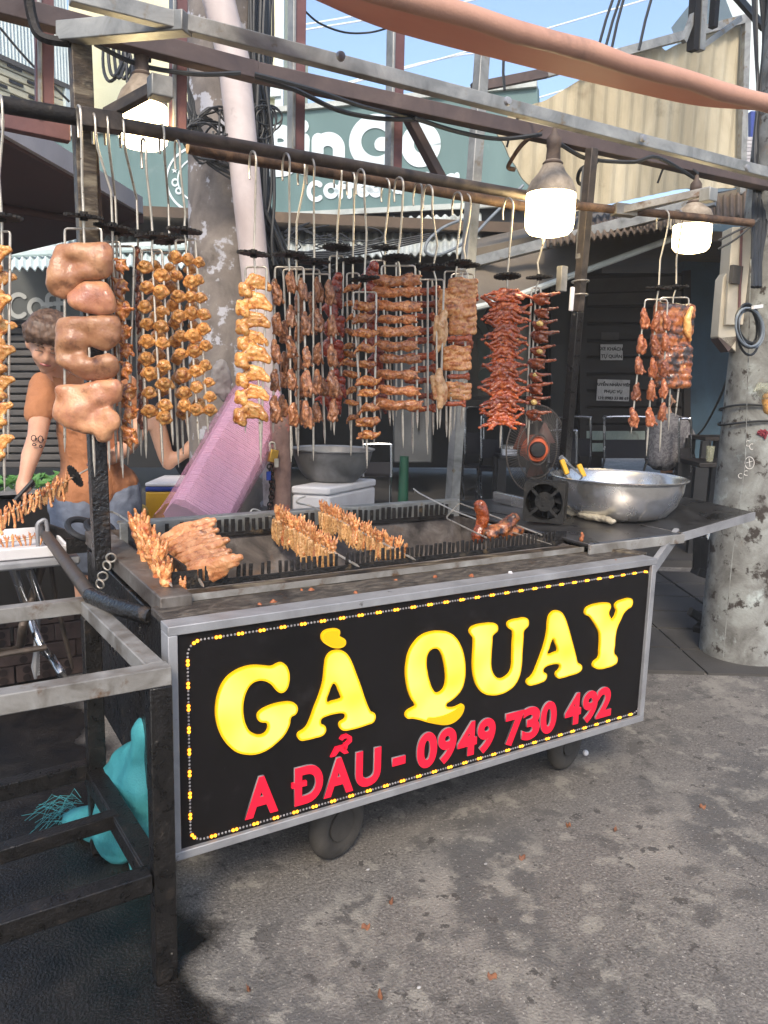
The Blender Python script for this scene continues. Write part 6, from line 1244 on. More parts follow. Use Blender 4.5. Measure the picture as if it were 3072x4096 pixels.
sh_ = [('c', [vp(104, 842, 0, .075), vp(190, 846, .01, .128), vp(268, 838, .02, .078)]), ('c', [vp(184, 870, 0, .142), vp(188, 930, .0, .145), vp(196, 1000, .02, .145), vp(202, 1052, .02, .158)]), ('c', [vp(165, 1065, .01, .13), vp(245, 1050, .02, .13)]),
       ('c', [vp(100, 838, 0, .082), vp(96, 846, -.01, .076), vp(88, 875, -.03, .07), vp(84, 890, -.04, .068)]), ('c', [vp(274, 840, .02, .072), vp(290, 862, .02, .068), vp(294, 872, .03, .068)]), ('c', [vp(118, 812, -.05, .05), vp(150, 826, -.07, .06)]), ('c', [vp(160, 815, .03, .06), vp(190, 825, .03, .07)])]
shm = fuse('shirt_mesh', sh_, m_shirt, .0105, .012, 9, 3, O, ridges=.7)
so_ = solid('shirt', shm, vd)
for (u, v) in ((185, 910), (190, 962), (193, 1004), (196, 1038)):
    pass
for k, (u, v) in enumerate(((178, 880), (184, 932), (191, 1004), (194, 1042))):
    p = P(u, v, y=YV - .155); MB().sph(p, (.009, .005, .009)).build('button', m_maroon, so_)
MB().prism([P(u, v, y=YV - .13) for u, v in ((112, 806), (150, 828), (138, 846), (118, 830))], (0, .008, 0)).build('collar', m_shirt, so_); MB().tube([P(120, 898, y=YV - .165), P(166, 892, y=YV - .172)], .003, 6).build('pocket_seam', m_scrap, so_)
jn = [('c', [vp(165, 1090, .02, .14), vp(170, 1150, .02, .13), vp(178, 1196, .05, .125)]), ('c', [vp(245, 1085, .02, .14), vp(250, 1150, .0, .13), vp(258, 1205, 0, .125)]), ('c', [vp(165, 1070, .02, .135), vp(248, 1065, .02, .135)])]
solid('denim_shorts', fuse('jeans_mesh', jn, m_jeans, .011, .012, 9, 3, O, ridges=.7), vd)
for a_, b2, c3 in (((146, 1384, -.08), (172, 1384, 0), (196, 1384, .1)), ((292, 1432, -.27), (280, 1418, -.2), (274, 1404, -.06))):
    pa, pb_, pc_ = P(a_[0], a_[1] + 6, y=YV + a_[2]), P(b2[0], b2[1] + 7, y=YV + b2[2]), P(c3[0], c3[1] + 8, y=YV + c3[2])
    MB().tube([pa, pb_, pc_], [.045, .048, .04], 10).build('slide_sole', m_blackp, vd); MB().tube(spline([pb_ + V((-.055, -.02, -.01)), pb_ + V((-.03, -.02, .06)), pb_ + V((.03, 0, .07)), pb_ + V((.055, 0, -.01))], 4), .022, 8).build('slide_strap', m_plaid, vd)
# tattoos: flat ink on the forearm
for u, v, sx_, sy_ in ((73, 946, 7, 8), (88, 948, 7, 9), (74, 960, 5, 3), (88, 964, 4, 3)):
    ri = [P(u + sx_ * math.cos(t * .9) * (1 - .05 * t), v + sy_ * math.sin(t * .9) * (1 - .05 * t), y=YV - .19 - .0015 * (v - 946)) for t in range(9)]
    MB().tube(ri, .0022, 5).build('tattoo', m_ink, vd)
# held tongs of the vendor
ht = thing('black_tongs', P(60, 1060, y=YV - .3), 'black kitchen tongs held in the vendor\'s tattooed hand', 'tongs'); MB().bar(P(72, 1038, y=YV - .3), P(30, 1084, y=YV - .34), .015, .025, FWD).build('arm', m_blackp, ht, bevel=.004); MB().bar(P(74, 1044, y=YV - .28), P(34, 1088, y=YV - .32), .012, .02, FWD).build('arm', m_blackp, ht)
# seated man with his back to us
YS = 5.4
mp = lambda u, v, r=None, dd=0: (*P(u, v, d=9.3 + dd), r) if r else P(u, v, d=9.3 + dd)
mn = person('seated person in a grey printed shirt and black shorts, back turned, by the blue wall', P(1455, 1075, d=9.3)); O = ORG[mn.name]
bd = [('e', P(1438, 862, d=9.3), (.085, .1, .12)), ('c', [mp(1438, 880, .06), mp(1440, 898, .065)]), ('c', [mp(1412, 912, .07), mp(1440, 905, .09), mp(1474, 915, .07)]), ('c', [mp(1476, 918, .07), mp(1488, 950, .055), mp(1478, 985, .05, -.2)]), ('c', [mp(1450, 990, .12), mp(1480, 985, .11, .1), mp(1484, 1000, .09, .3), mp(1478, 1030, .07, .3), mp(1466, 1065, .05, .3)]), ('c', [mp(1430, 985, .12), mp(1440, 985, .1, .5), mp(1440, 1060, .05, .5)]), ('e', P(1458, 868, d=9.3), (.015, .02, .03))]
solid('body', fuse('man_mesh', bd, m_skin, .016, 0, 9, 3, O), mn)
solid('hair', fuse('manhair_mesh', [('e', P(1438, 856, d=9.32), (.095, .11, .115)), ('e', P(1434, 866, d=9.25), (.09, .09, .09))], m_blackcl, .016, .01, 20, 2, O), mn)
solid('shirt', fuse('manshirt_mesh', [('c', [mp(1412, 914, .09), mp(1440, 908, .11), mp(1472, 916, .09)]), ('c', [mp(1440, 930, .17), mp(1438, 985, .185)]), ('c', [mp(1425, 935, .15), mp(1420, 985, .16)]), ('c', [mp(1462, 935, .13), mp(1456, 985, .15)]), ('c', [mp(1474, 918, .085), mp(1488, 945, .085), mp(1484, 970, .085, -.1)])], m_shirt2, .018, .015, 8, 2, O), mn)
solid('shorts', fuse('manshorts_mesh', [('c', [mp(1424, 992, .14), mp(1455, 992, .14)]), ('c', [mp(1450, 994, .13), mp(1480, 985, .12, .15), mp(1486, 1000, .105, .3)])], m_blackcl, .018, .01, 9, 2, O), mn)
# barefoot person behind the pink pack
fp = person('person in dark clothes with a bare bent foot, mostly hidden behind the pink pack', P(380, 1090, d=4.9)); O = ORG[fp.name]
fq = lambda u, v, r=None, dd=0: (*P(u, v, d=4.9 + dd), r) if r else P(u, v, d=4.9 + dd)
solid('body', fuse('sitter_mesh', [('c', [fq(420, 880, .08), fq(440, 940, .09)]), ('c', [fq(335, 905, .06), fq(348, 950, .055), fq(358, 985, .05), fq(364, 1000, .046)]), ('c', [fq(364, 998, .046), fq(384, 988, .04), fq(405, 975, .034)]), ('c', [fq(405, 975, .045), fq(430, 950, .05)]), ('c', [fq(330, 900, .05), fq(322, 918, .02, -.04), fq(321, 926, .014, -.05)])], m_skin, .012, 0, 9, 3, O), fp)
solid('dark_clothes', fuse('sitterclothes_mesh', [('c', [fq(400, 840, .14, .12), fq(410, 930, .17, .16), fq(430, 1000, .16, .2)]), ('c', [fq(330, 880, .11, .1), fq(380, 930, .11, .16), fq(430, 960, .11, .16)])], m_blackcl, .02, .015, 8, 2, O), fp)
# ================================================================ FURNITURE BEHIND
def fchair(u, v0, w, v1, d, label, seat=True):
    t = thing('folding_chair', P(u, v1 + 60, d=d), label, 'chair', 'metal folding chairs in the cafe')
    px = d / 1661; w2 = w / 2
    q = lambda a, b, dd=0: P(u + a, b, d=d + dd)
    MB().tube(spline([q(-w2, v1), q(-w2, v0 + 8), q(-w2 + 5, v0), q(w2 - 5, v0), q(w2, v0 + 8), q(w2, v1)], 4), .014, 8).build('back_frame', m_chrome, t)
    MB().prism([q(-w2, v0 + (v1 - v0) * .55), q(w2, v0 + (v1 - v0) * .55), q(w2, v1), q(-w2, v1)], FWD * .02).build('backrest', m_blackcl, t)
    if seat:
        h = P(u, v1, d=d).z
        A_ = q(-w2, v1); B2 = q(w2, v1); A_ = V((A_.x, A_.y, .45)); B2 = V((B2.x, B2.y, .45))
        MB().prism([A_, B2, B2 + FWD * .4, A_ + FWD * .4], (0, 0, .03)).build('seat', m_blackcl, t)
        for e in (A_, B2):
            MB().tube([e + V((0, 0, .3)), e + FWD * .42 - V((0, 0, .45))], .013, 8).build('leg', m_chrome, t); MB().tube([e + FWD * .35, e - FWD * .05 - V((0, 0, .45))], .013, 8).build('leg', m_chrome, t)
fchair(1240, 901, 72, 985, 8.2, 'chrome framed chair back right of the orange fan')
fchair(1352, 901, 92, 990, 8.0, 'chair with a black cloth back in front of the plank door')
fchair(1480, 905, 26, 1020, 8.9, 'chrome folding chair under the seated person in the printed shirt')
fchair(1215, 930, 60, 1000, 7.4, 'low chrome chair back hidden behind the fan guard')
fchair(1025, 880, 40, 980, 9.5, 'dim folding chair behind the pork belly skewers')
fchair(1062, 900, 44, 990, 9.2, 'dim folding chair between the pork belly and the red birds')
fchair(815, 960, 60, 1030, 8.4, 'dim chair with bent chrome legs behind the foam box')
def table(u, v, w, d, label, dep=.5, h=None, m=None):
    a = P(u - w / 2, v, d=d); b2 = P(u + w / 2, v, d=d); z = a.z; t = thing('cafe_table', V(((a.x + b2.x) / 2, (a.y + b2.y) / 2, 0)), label, 'table', 'low dark cafe tables')
    MB().prism([a, b2, b2 + FWD * dep, a + FWD * dep], (0, 0, -.04)).build('table_top', m or m_wood, t, bevel=.006)
    for e in (a, b2, b2 + FWD * dep, a + FWD * dep):
        c = V(((a.x + b2.x) / 2, (a.y + b2.y) / 2, 0)) + FWD * dep / 2; e2 = V((e.x, e.y, 0)); e2 = e2.lerp(c, .12); MB().bar(e2 + V((0, 0, z - .04)), e2, .1, .06, FWD).build('leg', m_blackp, t)
    return t, (a + b2) / 2
table(1555, 1000, 88, 6.6, 'low black table with drinks beside the right concrete pole', .45); table(1560, 945, 72, 8.6, 'black table against the blue wall, behind the table with drinks'); table(1130, 985, 100, 8.8, 'dark small table with a tin behind the orange fan', .4, None, m_blackp)
m_gls = M('iced_tea_glass', [(.3, lin(150, 150, 130)), (.7, lin(176, 176, 150))], 6, (.05, .1), 0, 0, alpha=.45)
def glass(u, v, d, h, label):
    c = P(u, v, d=d); t = thing('drinking_glass', c, label, 'glass'); MB().lathe([(.001, 0), (.03, 0), (.038, h), (.035, h), (.028, .006), (.001, .006)], 18, c).build('vessel', m_gls, t); return t, c
t_, c_ = glass(1532, 998, 6.75, .14, 'tall glass with a straw on the low black table'); MB().tube([c_ + V((0, 0, .02)), c_ + V((-.02, 0, .2))], .004, 6).build('straw', m_blackp, t_)
glass(1568, 999, 6.75, .1, 'short glass of pale tea on the low black table'); 
# pedestal fan with orange motor
fc = P(1158, 970, d=5.6); ft = thing('pedestal_fan', V((fc.x, fc.y, 0)), 'big pedestal fan with an orange hub behind the trough', 'fan'); fr_ = 72 * 5.6 / 1661
RFm = Matrix((RT, -V((0, 0, 1)).cross(RT) * -1, V((0, 0, 1)))).transposed()
def fpnt(a, r, y): return fc + RT * (r * math.cos(a)) * .93 + V((0, 0, r * math.sin(a) * 1.3)) + FWD * (y + .25 * r * math.cos(a))
gd = MB()
for r_2, y_ in ((1, 0), (.66, -.05), (.35, -.07)): gd.tube([fpnt(2 * math.pi * k / 40, fr_ * r_2, y_) for k in range(40)], .006 if r_2 == 1 else .004, 6, True)
for k in range(90):
    a = 2 * math.pi * k / 90; gd.tube([fpnt(a, fr_ * .3, -.07), fpnt(a, fr_ * .7, -.05), fpnt(a, fr_, 0)], .0022, 4)
gd.build('guard', M('dusty_guard_wire', [(.3, lin(60, 56, 53)), (.7, lin(84, 79, 75))], 6, (.5, .7), .2, 0), ft)
FA = Matrix((RT, V((0, 0, 1)).cross(RT), V((0, 0, 1)))).transposed()
hubax = Matrix((RT, V((0, 0, 1)), -FWD)).transposed()
MB().lathe([(.06, -.12), (.1, -.10), (.1, .0), (.085, .05), (.06, .055)], 24, fc, hubax).build('motor_ring', m_oran, ft); MB().lathe([(.001, .09), (.05, .085), (.06, .06), (.06, -.05)], 24, fc, hubax).build('hub', m_blackp, ft)
for k in range(3):
    a0_ = k * 2.094 + .3; MB().prism([fpnt(a0_, .07, .05), fpnt(a0_ - .1, fr_ * .72, .06), fpnt(a0_ + .8, fr_ * .72, .09), fpnt(a0_ + .9, .08, .09)], FWD * .006).build('blade', M('dark_red_blade', [(.3, lin(84, 44, 34)), (.7, lin(100, 54, 42))], 4, (.4, .5), 0, 0) if 'dark_red_blade' not in bpy.data.materials else bpy.data.materials['dark_red_blade'], ft)
MB().tube([fc + FWD * .25 - V((0, 0, .05)), V((fc.x, fc.y, .06)) + FWD * .25], .022, 10).build('stand', m_blackp, ft); MB().lathe([(.001, 0), (.22, 0), (.2, .04), (.03, .07)], 24, V((fc.x, fc.y, 0.002)) + FWD * .25).build('foot', m_blackp, ft); MB().box(fc + FWD * .14, (.14, .14, .14)).build('motor', m_oran, ft, bevel=.02)
tn = thing('tin', P(1101, 985, d=8.7), 'small tin with a shiny lid on the dim table', 'tin'); c_ = P(1101, 984, d=8.95); MB().lathe([(.001, 0), (.09, 0), (.09, .1), (.001, .1)], 20, c_).build('tin_body', m_foam, tn); MB().lathe([(.092, .08), (.092, .12), (.001, .125)], 20, c_).build('lid', m_steel, tn)
# fridge and green stand in the dim interior
fg = thing('fridge', P(885, 1000, d=9.6), 'grey fridge in the dim cafe behind the roast necks', 'fridge'); MB().prism([P(850, 740, d=9.6), P(934, 740, d=9.6), P(934, 1000, d=9.6), P(850, 1000, d=9.6)], FWD * .6).build('cabinet', M('fridge_grey', [(.3, lin(74, 76, 78)), (.7, lin(92, 94, 96))], 3, (.4, .5), .2, 0), fg, bevel=.02); MB().bar(P(905, 820, d=9.56), P(905, 930, d=9.56), .02, .03, FWD).build('handle', m_sprk, fg)
gs = thing('green_stand', P(872, 1030, d=8.6), 'green plastic fan stand with a round foot on the cafe floor', 'stand'); c_ = P(872, 1030, d=8.6); c_.z = .06; MB().lathe([(.001, 0), (.2, 0), (.18, .04), (.06, .08), (.05, .6), (.001, .6)], 24, c_).build('column', m_greenp, gs)
# cooler box and tape
cbx = thing('cooler_box', P(340, 1110, d=4.6), 'yellow cooler box with a blue band and white lid left of the pink pack', 'cooler'); q = lambda u, v: P(u, v, d=4.55)
def cb_(v0, v1, m, n, gx=0): MB().prism([q(314 - gx, v1), q(392 + gx, v1), q(392 + gx, v0), q(314 - gx, v0)], FWD * .4).build(n, m, cbx, bevel=.008)
cb_(1063, 1128, m_yel, 'box_body'); cb_(1052, 1062.5, m_blu, 'blue_band', 1); cb_(1043, 1051.5, m_foam, 'lid', 1.5)
zf_ = P(340, 1128, d=4.55).z
MB().box((P(352, 1128, d=4.75)) - V((0, 0, zf_ / 2)), (.2, .3, zf_)).build('stand', m_blackp, cbx)
tp = thing('tape_roll', P(300, 1110, d=4.4), 'roll of clear yellowish packing tape beside the yellow cooler', 'tape'); c_ = P(300, 1108, d=4.4); MB().lathe([(.05, -.03), (.05, .03), (.035, .03), (.035, -.03)], 24, c_, hubax).build('roll', M('tape', [(.3, lin(190, 160, 90)), (.7, lin(206, 178, 110))], 6, (.2, .3), 0, 0), tp)
MB().box(c_ - V((0, 0, .05 + (c_.z - .05) / 2)) , (.06, .06, c_.z - .052)).build('stand', m_blackp, tp)
# ================================================================ LEFT: tray table, herbs, bricks, held skewer, sack, tongs
tt = thing('folding_table', P(40, 1230, y=1.45), 'folding table with bent chrome legs at the left edge', 'table'); zt2 = P(60, 1200, y=1.45).z
tc_ = P(10, 1190, y=1.5)
MB().box((tc_.x - .12, 1.62, zt2 - .02), (.75, .5, .035)).build('table_top', m_alu, tt, bevel=.01)
for pts in ([(28, 1225), (60, 1320), (92, 1400), (110, 1418), (130, 1450), (138, 1470)], [(92, 1215), (70, 1290), (50, 1350), (40, 1400), (-10, 1410)], [(62, 1225), (88, 1300), (110, 1330)]): MB().tube(spline([P(u, v, y=1.4 + .1 * (i % 2)) for i, (u, v) in enumerate(pts)], 4), .017, 10).build('leg', m_pipe if pts[0][0] == 92 else m_chrome, tt)
MB().tube([P(-30, 1420, y=1.35), P(100, 1398, y=1.35)], .012, 8).build('cross_bar', m_pipe, tt)
wt = thing('white_tray', P(20, 1170, y=1.5), 'white plastic tray holding a skewer on the folding table', 'tray'); mb = MB()
cx_, cy_ = tc_.x - .10, 1.60
mb.prism([(cx_ - .30, cy_ - .2, zt2), (cx_ + .30, cy_ - .2, zt2), (cx_ + .30, cy_ + .2, zt2), (cx_ - .30, cy_ + .2, zt2)], (0, 0, .008)); mb.build('tray_bottom', m_foam, wt)
for a_, b2 in (((-.31, -.21), (.31, -.21)), ((.31, -.21), (.31, .21)), ((.31, .21), (-.31, .21)), ((-.31, .21), (-.31, -.21))): MB().bar((cx_ + a_[0], cy_ + a_[1], zt2 + .022), (cx_ + b2[0], cy_ + b2[1], zt2 + .022), .012, .044).build('tray_side', m_foam, wt, bevel=.005)
random.seed(31)
ls_ = [('chicken_foot', .1 + .8 * k / 9, (0, 0, 0), -40, dict(yaw=rr(-60, 60), tilt=rr(-20, 20))) for k in range(10)]
lying('skewer of chicken feet lying on the white tray at the left edge', [P(105, 1158, y=1.6), P(-40, 1176, y=1.6)], ls_, None, .06)
ls_ = [('chicken_foot', .30 + .66 * k / 13, (0, 0, .0), -56, dict(yaw=rr(-80, 80), tilt=rr(-24, 24))) for k in range(14)] + [('hanging_strand', .3 + .66 * k / 11, (0, 0, 0), -30, dict(yaw=rr(-80, 80))) for k in range(12)]
lying('skewer of chicken feet the vendor turns with tongs over the left tray', [P(214, 1000, y=1.75), P(-40, 1140, y=1.62)], ls_, None, .22)
hb_ = thing('herb_tray', P(60, 1050, y=3.0), 'metal tray of green herbs behind the vendor\'s tattooed arm', 'tray'); zt3 = P(60, 1062, y=2.75).z
c_ = P(40, 1055, y=2.9); MB().box((c_.x, 2.95, zt3), (1.0, .45, .02)).build('tray', m_alu, hb_); lm_ = MB()
MB().box((c_.x, 2.95, zt3 / 2 - .02), (.9, .35, zt3 - .04)).build('stand', m_dark, hb_)
for k in range(420):
    p = V((c_.x + rr(-.45, .45), 2.95 + rr(-.2, .2), zt3 + .012 + rr(0, .035))); R_ = R3(rr(-50, 50), rr(-50, 50), rr(0, 360)); L_ = rr(.025, .045)
    lm_.add([p + R_ @ V(k2) for k2 in ((-L_, 0, 0), (0, L_ * .45, .004), (L_, 0, 0), (0, -L_ * .45, .004))], [(0, 1, 2, 3)])
tag(lm_.build('herb_leaves', m_leafg, hb_, smooth=False), kind='stuff')
# hollow bricks
random.seed(41)
bs_ = thing('brick_pile', P(50, 1340, y=2.1), 'stack of sooty hollow bricks under the folding table', 'bricks')
z0_ = 0.0
for row in range(4):
    for k in range(6):
        bx_ = P(0, 1300, y=2.15).x - .42 + k * .185 + (.09 if row % 2 else 0); bz_ = z0_ + .045 + row * .092
        ob = MB().box((bx_ + rr(-.006, .006), 2.15 + rr(-.01, .01), bz_), (.176, .09, .086), R3(0, 0, rr(-4, 4))).build('brick', m_brick, bs_, bevel=.004)
        for hx in (-.042, .042):
            for hz in (-.02, .02): MB().lathe([(.001, 0), (.0155, 0), (.018, .004), (.0155, .004)], 12, (bx_ + hx, 2.15 - .047, bz_ + hz), R3(90, 0, 0)).build('hole', m_hole, ob)
# tongs hanging on the push handle
ton = thing('steel_tongs', P(88, 1140, y=1.6), 'long steel serrated tongs hanging on the end of the push handle', 'tongs'); yt = 1.55
MB().tube(spline([P(83, 1200, y=yt), P(81, 1140, y=yt), P(88, 1126, y=yt), P(100, 1128, y=yt), P(104, 1180, y=yt)], 5), .008, 8).build('spring', m_alu, ton)
MB().tube([P(83, 1195, y=yt), P(82, 1300, y=yt), P(79, 1410, y=yt), P(76, 1440, y=yt), P(77, 1466, y=yt)], [.011, .011, .012, .016, .006], 8).build('arm', m_alu, ton); MB().tube([P(104, 1178, y=yt), P(122, 1300, y=yt), P(144, 1390, y=yt), P(157, 1444, y=yt)], [.009, .009, .011, .006], 8).build('arm', m_pipe, ton)
for k in range(8): MB().box(P(82, 1415 + k * 6, y=yt - .005), (.014, .006, .008)).build('tooth', m_alu, ton)
# coil of black hose by the left post
ch = thing('black_hose', P(190, 1148, y=1.25), 'short coil of black hose hung behind the left post', 'hose'); MB().tube(ring(P(182, 1143, y=1.2), .06, .01, (.3, -.5, 1), 24), .012, 8, True).build('coil', m_blackp, ch); MB().tube(ring(P(216, 1140, y=1.2), .05, .01, (.3, -.4, 1), 24), .011, 8, True).build('coil', m_blackp, ch)
# teal sack
sk = thing('teal_sack', P(280, 1780, y=.4), 'torn teal woven plastic sack lying under the rack', 'sack')
pts_ = [(322, 1545), (290, 1590), (255, 1640), (245, 1680), (250, 1720), (290, 1750), (325, 1780)]
skm = [('c', [(.04, .46, .06, .07), (-.03, .50, .07, .09), (-.05, .64, .05, .07)]), ('c', [(-.03, .52, .22, .07), (.01, .48, .32, .06)]), ('c', [(.05, .42, .16, .10), (.03, .42, .28, .085), (.035, .40, .40, .06), (.035, .39, .44, .05)]), ('c', [(-.03, .5, .14, .09), (.0, .47, .26, .075), (.03, .42, .36, .05)]), ('c', [(-.06, .58, .06, .06), (-.12, .68, .04, .045), (-.15, .76, .03, .02)]), ('c', [(.02, .40, .10, .06), (.0, .36, .05, .05)])]
solid('sack_body', fuse('sack_mesh', skm, m_teal, .011, .02, 9, 2, ORG[sk.name], ridges=1.), sk)
random.seed(51); fm_ = MB()
for k in range(46):
    a = V((-.13 + rr(-.05, .04), .74 + rr(-.06, .1), .025 + rr(0, .03))); d = V((rr(-.09, -.02), rr(-.03, .09), 0)); fm_.tube([a, a + d * .6 + V((0, 0, rr(0, .02))), V((a.x + d.x * 1.2, a.y + d.y * 1.2 + rr(-.02, .02), .006))], .0008, 4)
tag(fm_.build('frayed_threads', m_teal, sk), kind='stuff')
# ================================================================ right: electrical box, coil of cable, bag, folded seats
eb = thing('electric_box', P(1590, 480, d=4.0), 'long cream electrical box mounted beside the right concrete pole', 'box')
q = lambda u, v, dd=0: P(u, v, d=4.1 + dd)
MB().prism([q(1582, 490), q(1628, 490), q(1622, 702), q(1567, 702)], FWD * .12).build('upper_box', m_ebox, eb, bevel=.004); MB().prism([q(1562, 600, .03), q(1590, 560, .03), q(1590, 760, .03), q(1551, 727, .03)], FWD * .10).build('lower_box', m_ebox, eb, bevel=.004); MB().prism([q(1551, 730, .03), q(1596, 726, .03), q(1574, 760, .03)], FWD * .1).build('open_end', m_dkbeam, eb)
MB().bar(q(1602, 490, -.005), q(1596, 702, -.005), .012, .006, FWD).build('seam', m_maroon, eb); MB().box(q(1592, 594, -.008), (.1, .02, .09)).build('label_plate', m_grime, eb)
cl = thing('cable_coil', P(1615, 730, y=.45), 'thick grey coil of cable tied to the right concrete pole', 'cable'); random.seed(61)
for k in range(9):
    cx_, cy_ = 1618 + rr(-6, 6), 706 + rr(-8, 8); ru, rv = rr(22, 30), rr(36, 54)
    MB().tube([P(cx_ + ru * math.cos(2 * math.pi * i / 26) + 4 * math.sin(2 * math.pi * i / 26), cy_ + rv * math.sin(2 * math.pi * i / 26), y=.42 + .006 * k) for i in range(26)], .0055, 6, True).build('cable', m_cable if k % 3 else m_cableg, cl)
MB().bar(P(1626, 664, y=.40), P(1646, 661, y=.40), .012, .014).build('tie', m_foam, cl)
for k in range(2): MB().tube([V((pc2.x, pc2.y, 1.30 + .06 * k + .02 * math.sin(k))) + V((.236 * math.cos(t), .236 * math.sin(t), .02 * math.sin(t * 2 + k))) for t in [2 * math.pi * i / 30 for i in range(30)]], .006, 6, True).build('cable_wrap', m_cable, cl)
pbg = thing('plastic_bag', P(1650, 870, y=.42), 'knotted clear plastic bag with brown contents hung on the right pole', 'bag'); solid('bag_contents', fuse('bagc_mesh', [('c', [(*P(1658, 858, y=.44), .03), (*P(1664, 880, y=.44), .04)])], mt_fat, .008, .01, 14, 2, ORG[pbg.name]), pbg)
MB().tube([P(1655, 845, y=.44), P(1640, 835, y=.43), P(1628, 846, y=.43)], [.04, .02, .004], 10).build('bag_film', m_gls, pbg)
fs = thing('folded_bench', P(1535, 1370, y=1.2), 'dark slatted folded seat with planks leaning behind the right pole', 'bench'); m_bench = M('worn_black_iron', [(.3, lin(30, 29, 28)), (.6, lin(50, 47, 44)), (.8, lin(104, 100, 94))], 14, (.5, .8), .1, .4, 60)
qb = lambda u, v, y=1.25: P(u, v, y=y)
for k in range(5): MB().bar(qb(1506 + k * 14, 1158 + k * 3), qb(1504 + k * 14.5, 1228 + k * 6), .045, .02, FWD).build('slat', m_bench, fs, bevel=.003)
MB().bar(qb(1502, 1232), qb(1572, 1256), .05, .06, FWD).build('seat_rail', m_bench, fs); MB().tube(spline([qb(1560, 1290), qb(1536, 1292), qb(1530, 1320), qb(1545, 1345), qb(1562, 1350)], 5), .008, 8).build('hoop', m_blackp, fs)
MB().bar(qb(1512, 1366, 1.05), qb(1590, 1300, 1.2), .06, .09, V((0, 1, 0))).build('plank', m_bench, fs, bevel=.004); MB().bar(qb(1490, 1320, 1.1), qb(1540, 1352, 1.1), .03, .05).build('plank', m_bench, fs, bevel=.004); MB().bar(qb(1520, 1390, 1.05), qb(1600, 1330, 1.1), .05, .1, V((0, 1, 0))).build('plank', m_bench, fs, bevel=.004)
for u in (1527, 1550): MB().tube([qb(u, 1165), qb(u + 18, 1108)], .01, 8).build('strut', m_chrome, fs)
# ================================================================ CABLES
def cable_group(name, label, runs, cat='cable', mat=m_cable):
    t = thing(name, runs[0][0][0], label, cat)
    for pts, r, m in runs: MB().tube(spline(pts, 5), r, 6).build('cable', m or mat, t)
    return t
random.seed(71)
runs = []
for k in range(22):
    u0, u1, u2 = 556 + rr(-16, 34), 566 + rr(-16, 22), 585 + rr(-20, 26); y_ = 2.1 + rr(-.15, .15)
    runs.append(([P(u0, -40, y=y_), P(u0 + rr(-6, 6), 120, y=y_), P(u1, 285, y=y_), P(u1 + rr(-8, 8), 420, y=y_), P(u2, 520, y=y_), P(u2 + rr(0, 40), 565 + rr(0, 30), y=y_)], rr(.005, .010), None))
cable_group('cable_bundle', 'hanging bundle of black cables right of the left concrete pole', runs)
runs = []
for k in range(10):
    cx_, cy_ = 560 + rr(-18, 26), 262 + rr(-20, 20); ru, rv = rr(16, 34), rr(18, 40); runs.append(([P(cx_ + ru * math.cos(t), cy_ + rv * math.sin(t), y=1.95 + .01 * k) for t in [6.6 * i / 14 for i in range(15)]], .0045, None))
cable_group('cable_loops', 'tangle of thin cable loops beside the teal board', runs)
runs = []
for k in range(12):
    cx_, cy_ = rr(430, 505), rr(270, 330); ru, rv = rr(26, 62), rr(24, 46); a0_ = rr(0, 3); runs.append(([P(cx_ + ru * math.cos(t), cy_ + rv * math.sin(t), y=1.95 + .012 * k) for t in [a0_ + rr(3.4, 5.8) * i / 12 for i in range(13)]], .0055, None))
for k in range(8):
    runs.append(([P(380 + rr(-6, 14), -20, y=2.0), P(388 + rr(-10, 16), 120, y=2.0), P(408 + rr(-12, 12), 220, y=2.0), P(430 + rr(-15, 25), 300, y=2.0), P(462 + rr(-25, 25), 345, y=2.0), P(520, 380 + rr(-20, 20), y=1.98)], rr(.004, .007), None))
cable_group('cable_coils', 'loose loops of black cable wrapped round the left concrete pole', runs)
runs = []
for k in range(6):
    runs.append(([P(236 + rr(-8, 8), -20, y=1.2), P(222 + 12 * k, 120 + rr(-20, 20), y=1.15), P(236 + 10 * k, 160 + rr(0, 20), y=1.1), P(262 + 8 * k, 135 + rr(-20, 10), y=1.15), P(270 + 20 * k, 60 + rr(-20, 20), y=1.2)], .0055, None))
runs.append(([P(60, -20, y=.72), P(70, 40, y=.72), P(90, 80, y=.70), P(150, 92, y=.68)], .014, m_sprk)); runs.append(([P(0, 60, y=1.2), P(60, 130, y=1.2), P(150, 220, y=1.2)], .004, None)); runs.append(([P(183, 60, y=.8), P(180, 150, y=.8)], .003, None))
cable_group('cable_loops', 'loops of black cable hanging above the upper left bulb', runs)
runs = [([P(205, 95, y=.8), P(300, 140, z=2.40), P(420, 160, z=2.39), P(520, 158, z=2.41)], .007, None), ([P(550, 165, z=2.42), P(640, 195, z=2.40), P(730, 238, z=2.38), P(820, 256, z=2.39), P(895, 258, z=2.41)], .008, None), ([P(550, 160, z=2.42), P(680, 195, z=2.40), P(790, 232, z=2.40), P(895, 255, z=2.42)], .007, None), ([P(895, 255, z=2.41), P(990, 285, z=2.40), P(1080, 300, z=2.40), P(1170, 290, z=2.43)], .008, None),
        ([P(1170, 280, z=2.46), P(1130, 310, z=2.40), P(1105, 345, z=2.36), P(1098, 362, z=2.34), P(1112, 366, z=2.33)], .009, m_rusty), ([P(1195, 300, z=2.42), P(1240, 330, z=2.40), P(1280, 345, z=2.40), P(1370, 350, z=2.39), P(1420, 340, z=2.41), P(1500, 385, z=2.40)], .008, None), ([P(1290, 350, z=2.39), P(1255, 365, z=2.36), P(1250, 395, z=2.34), P(1280, 400, z=2.33)], .008, None)]
cable_group('lamp_cable', 'black lamp cable tied along the dark beam', runs)
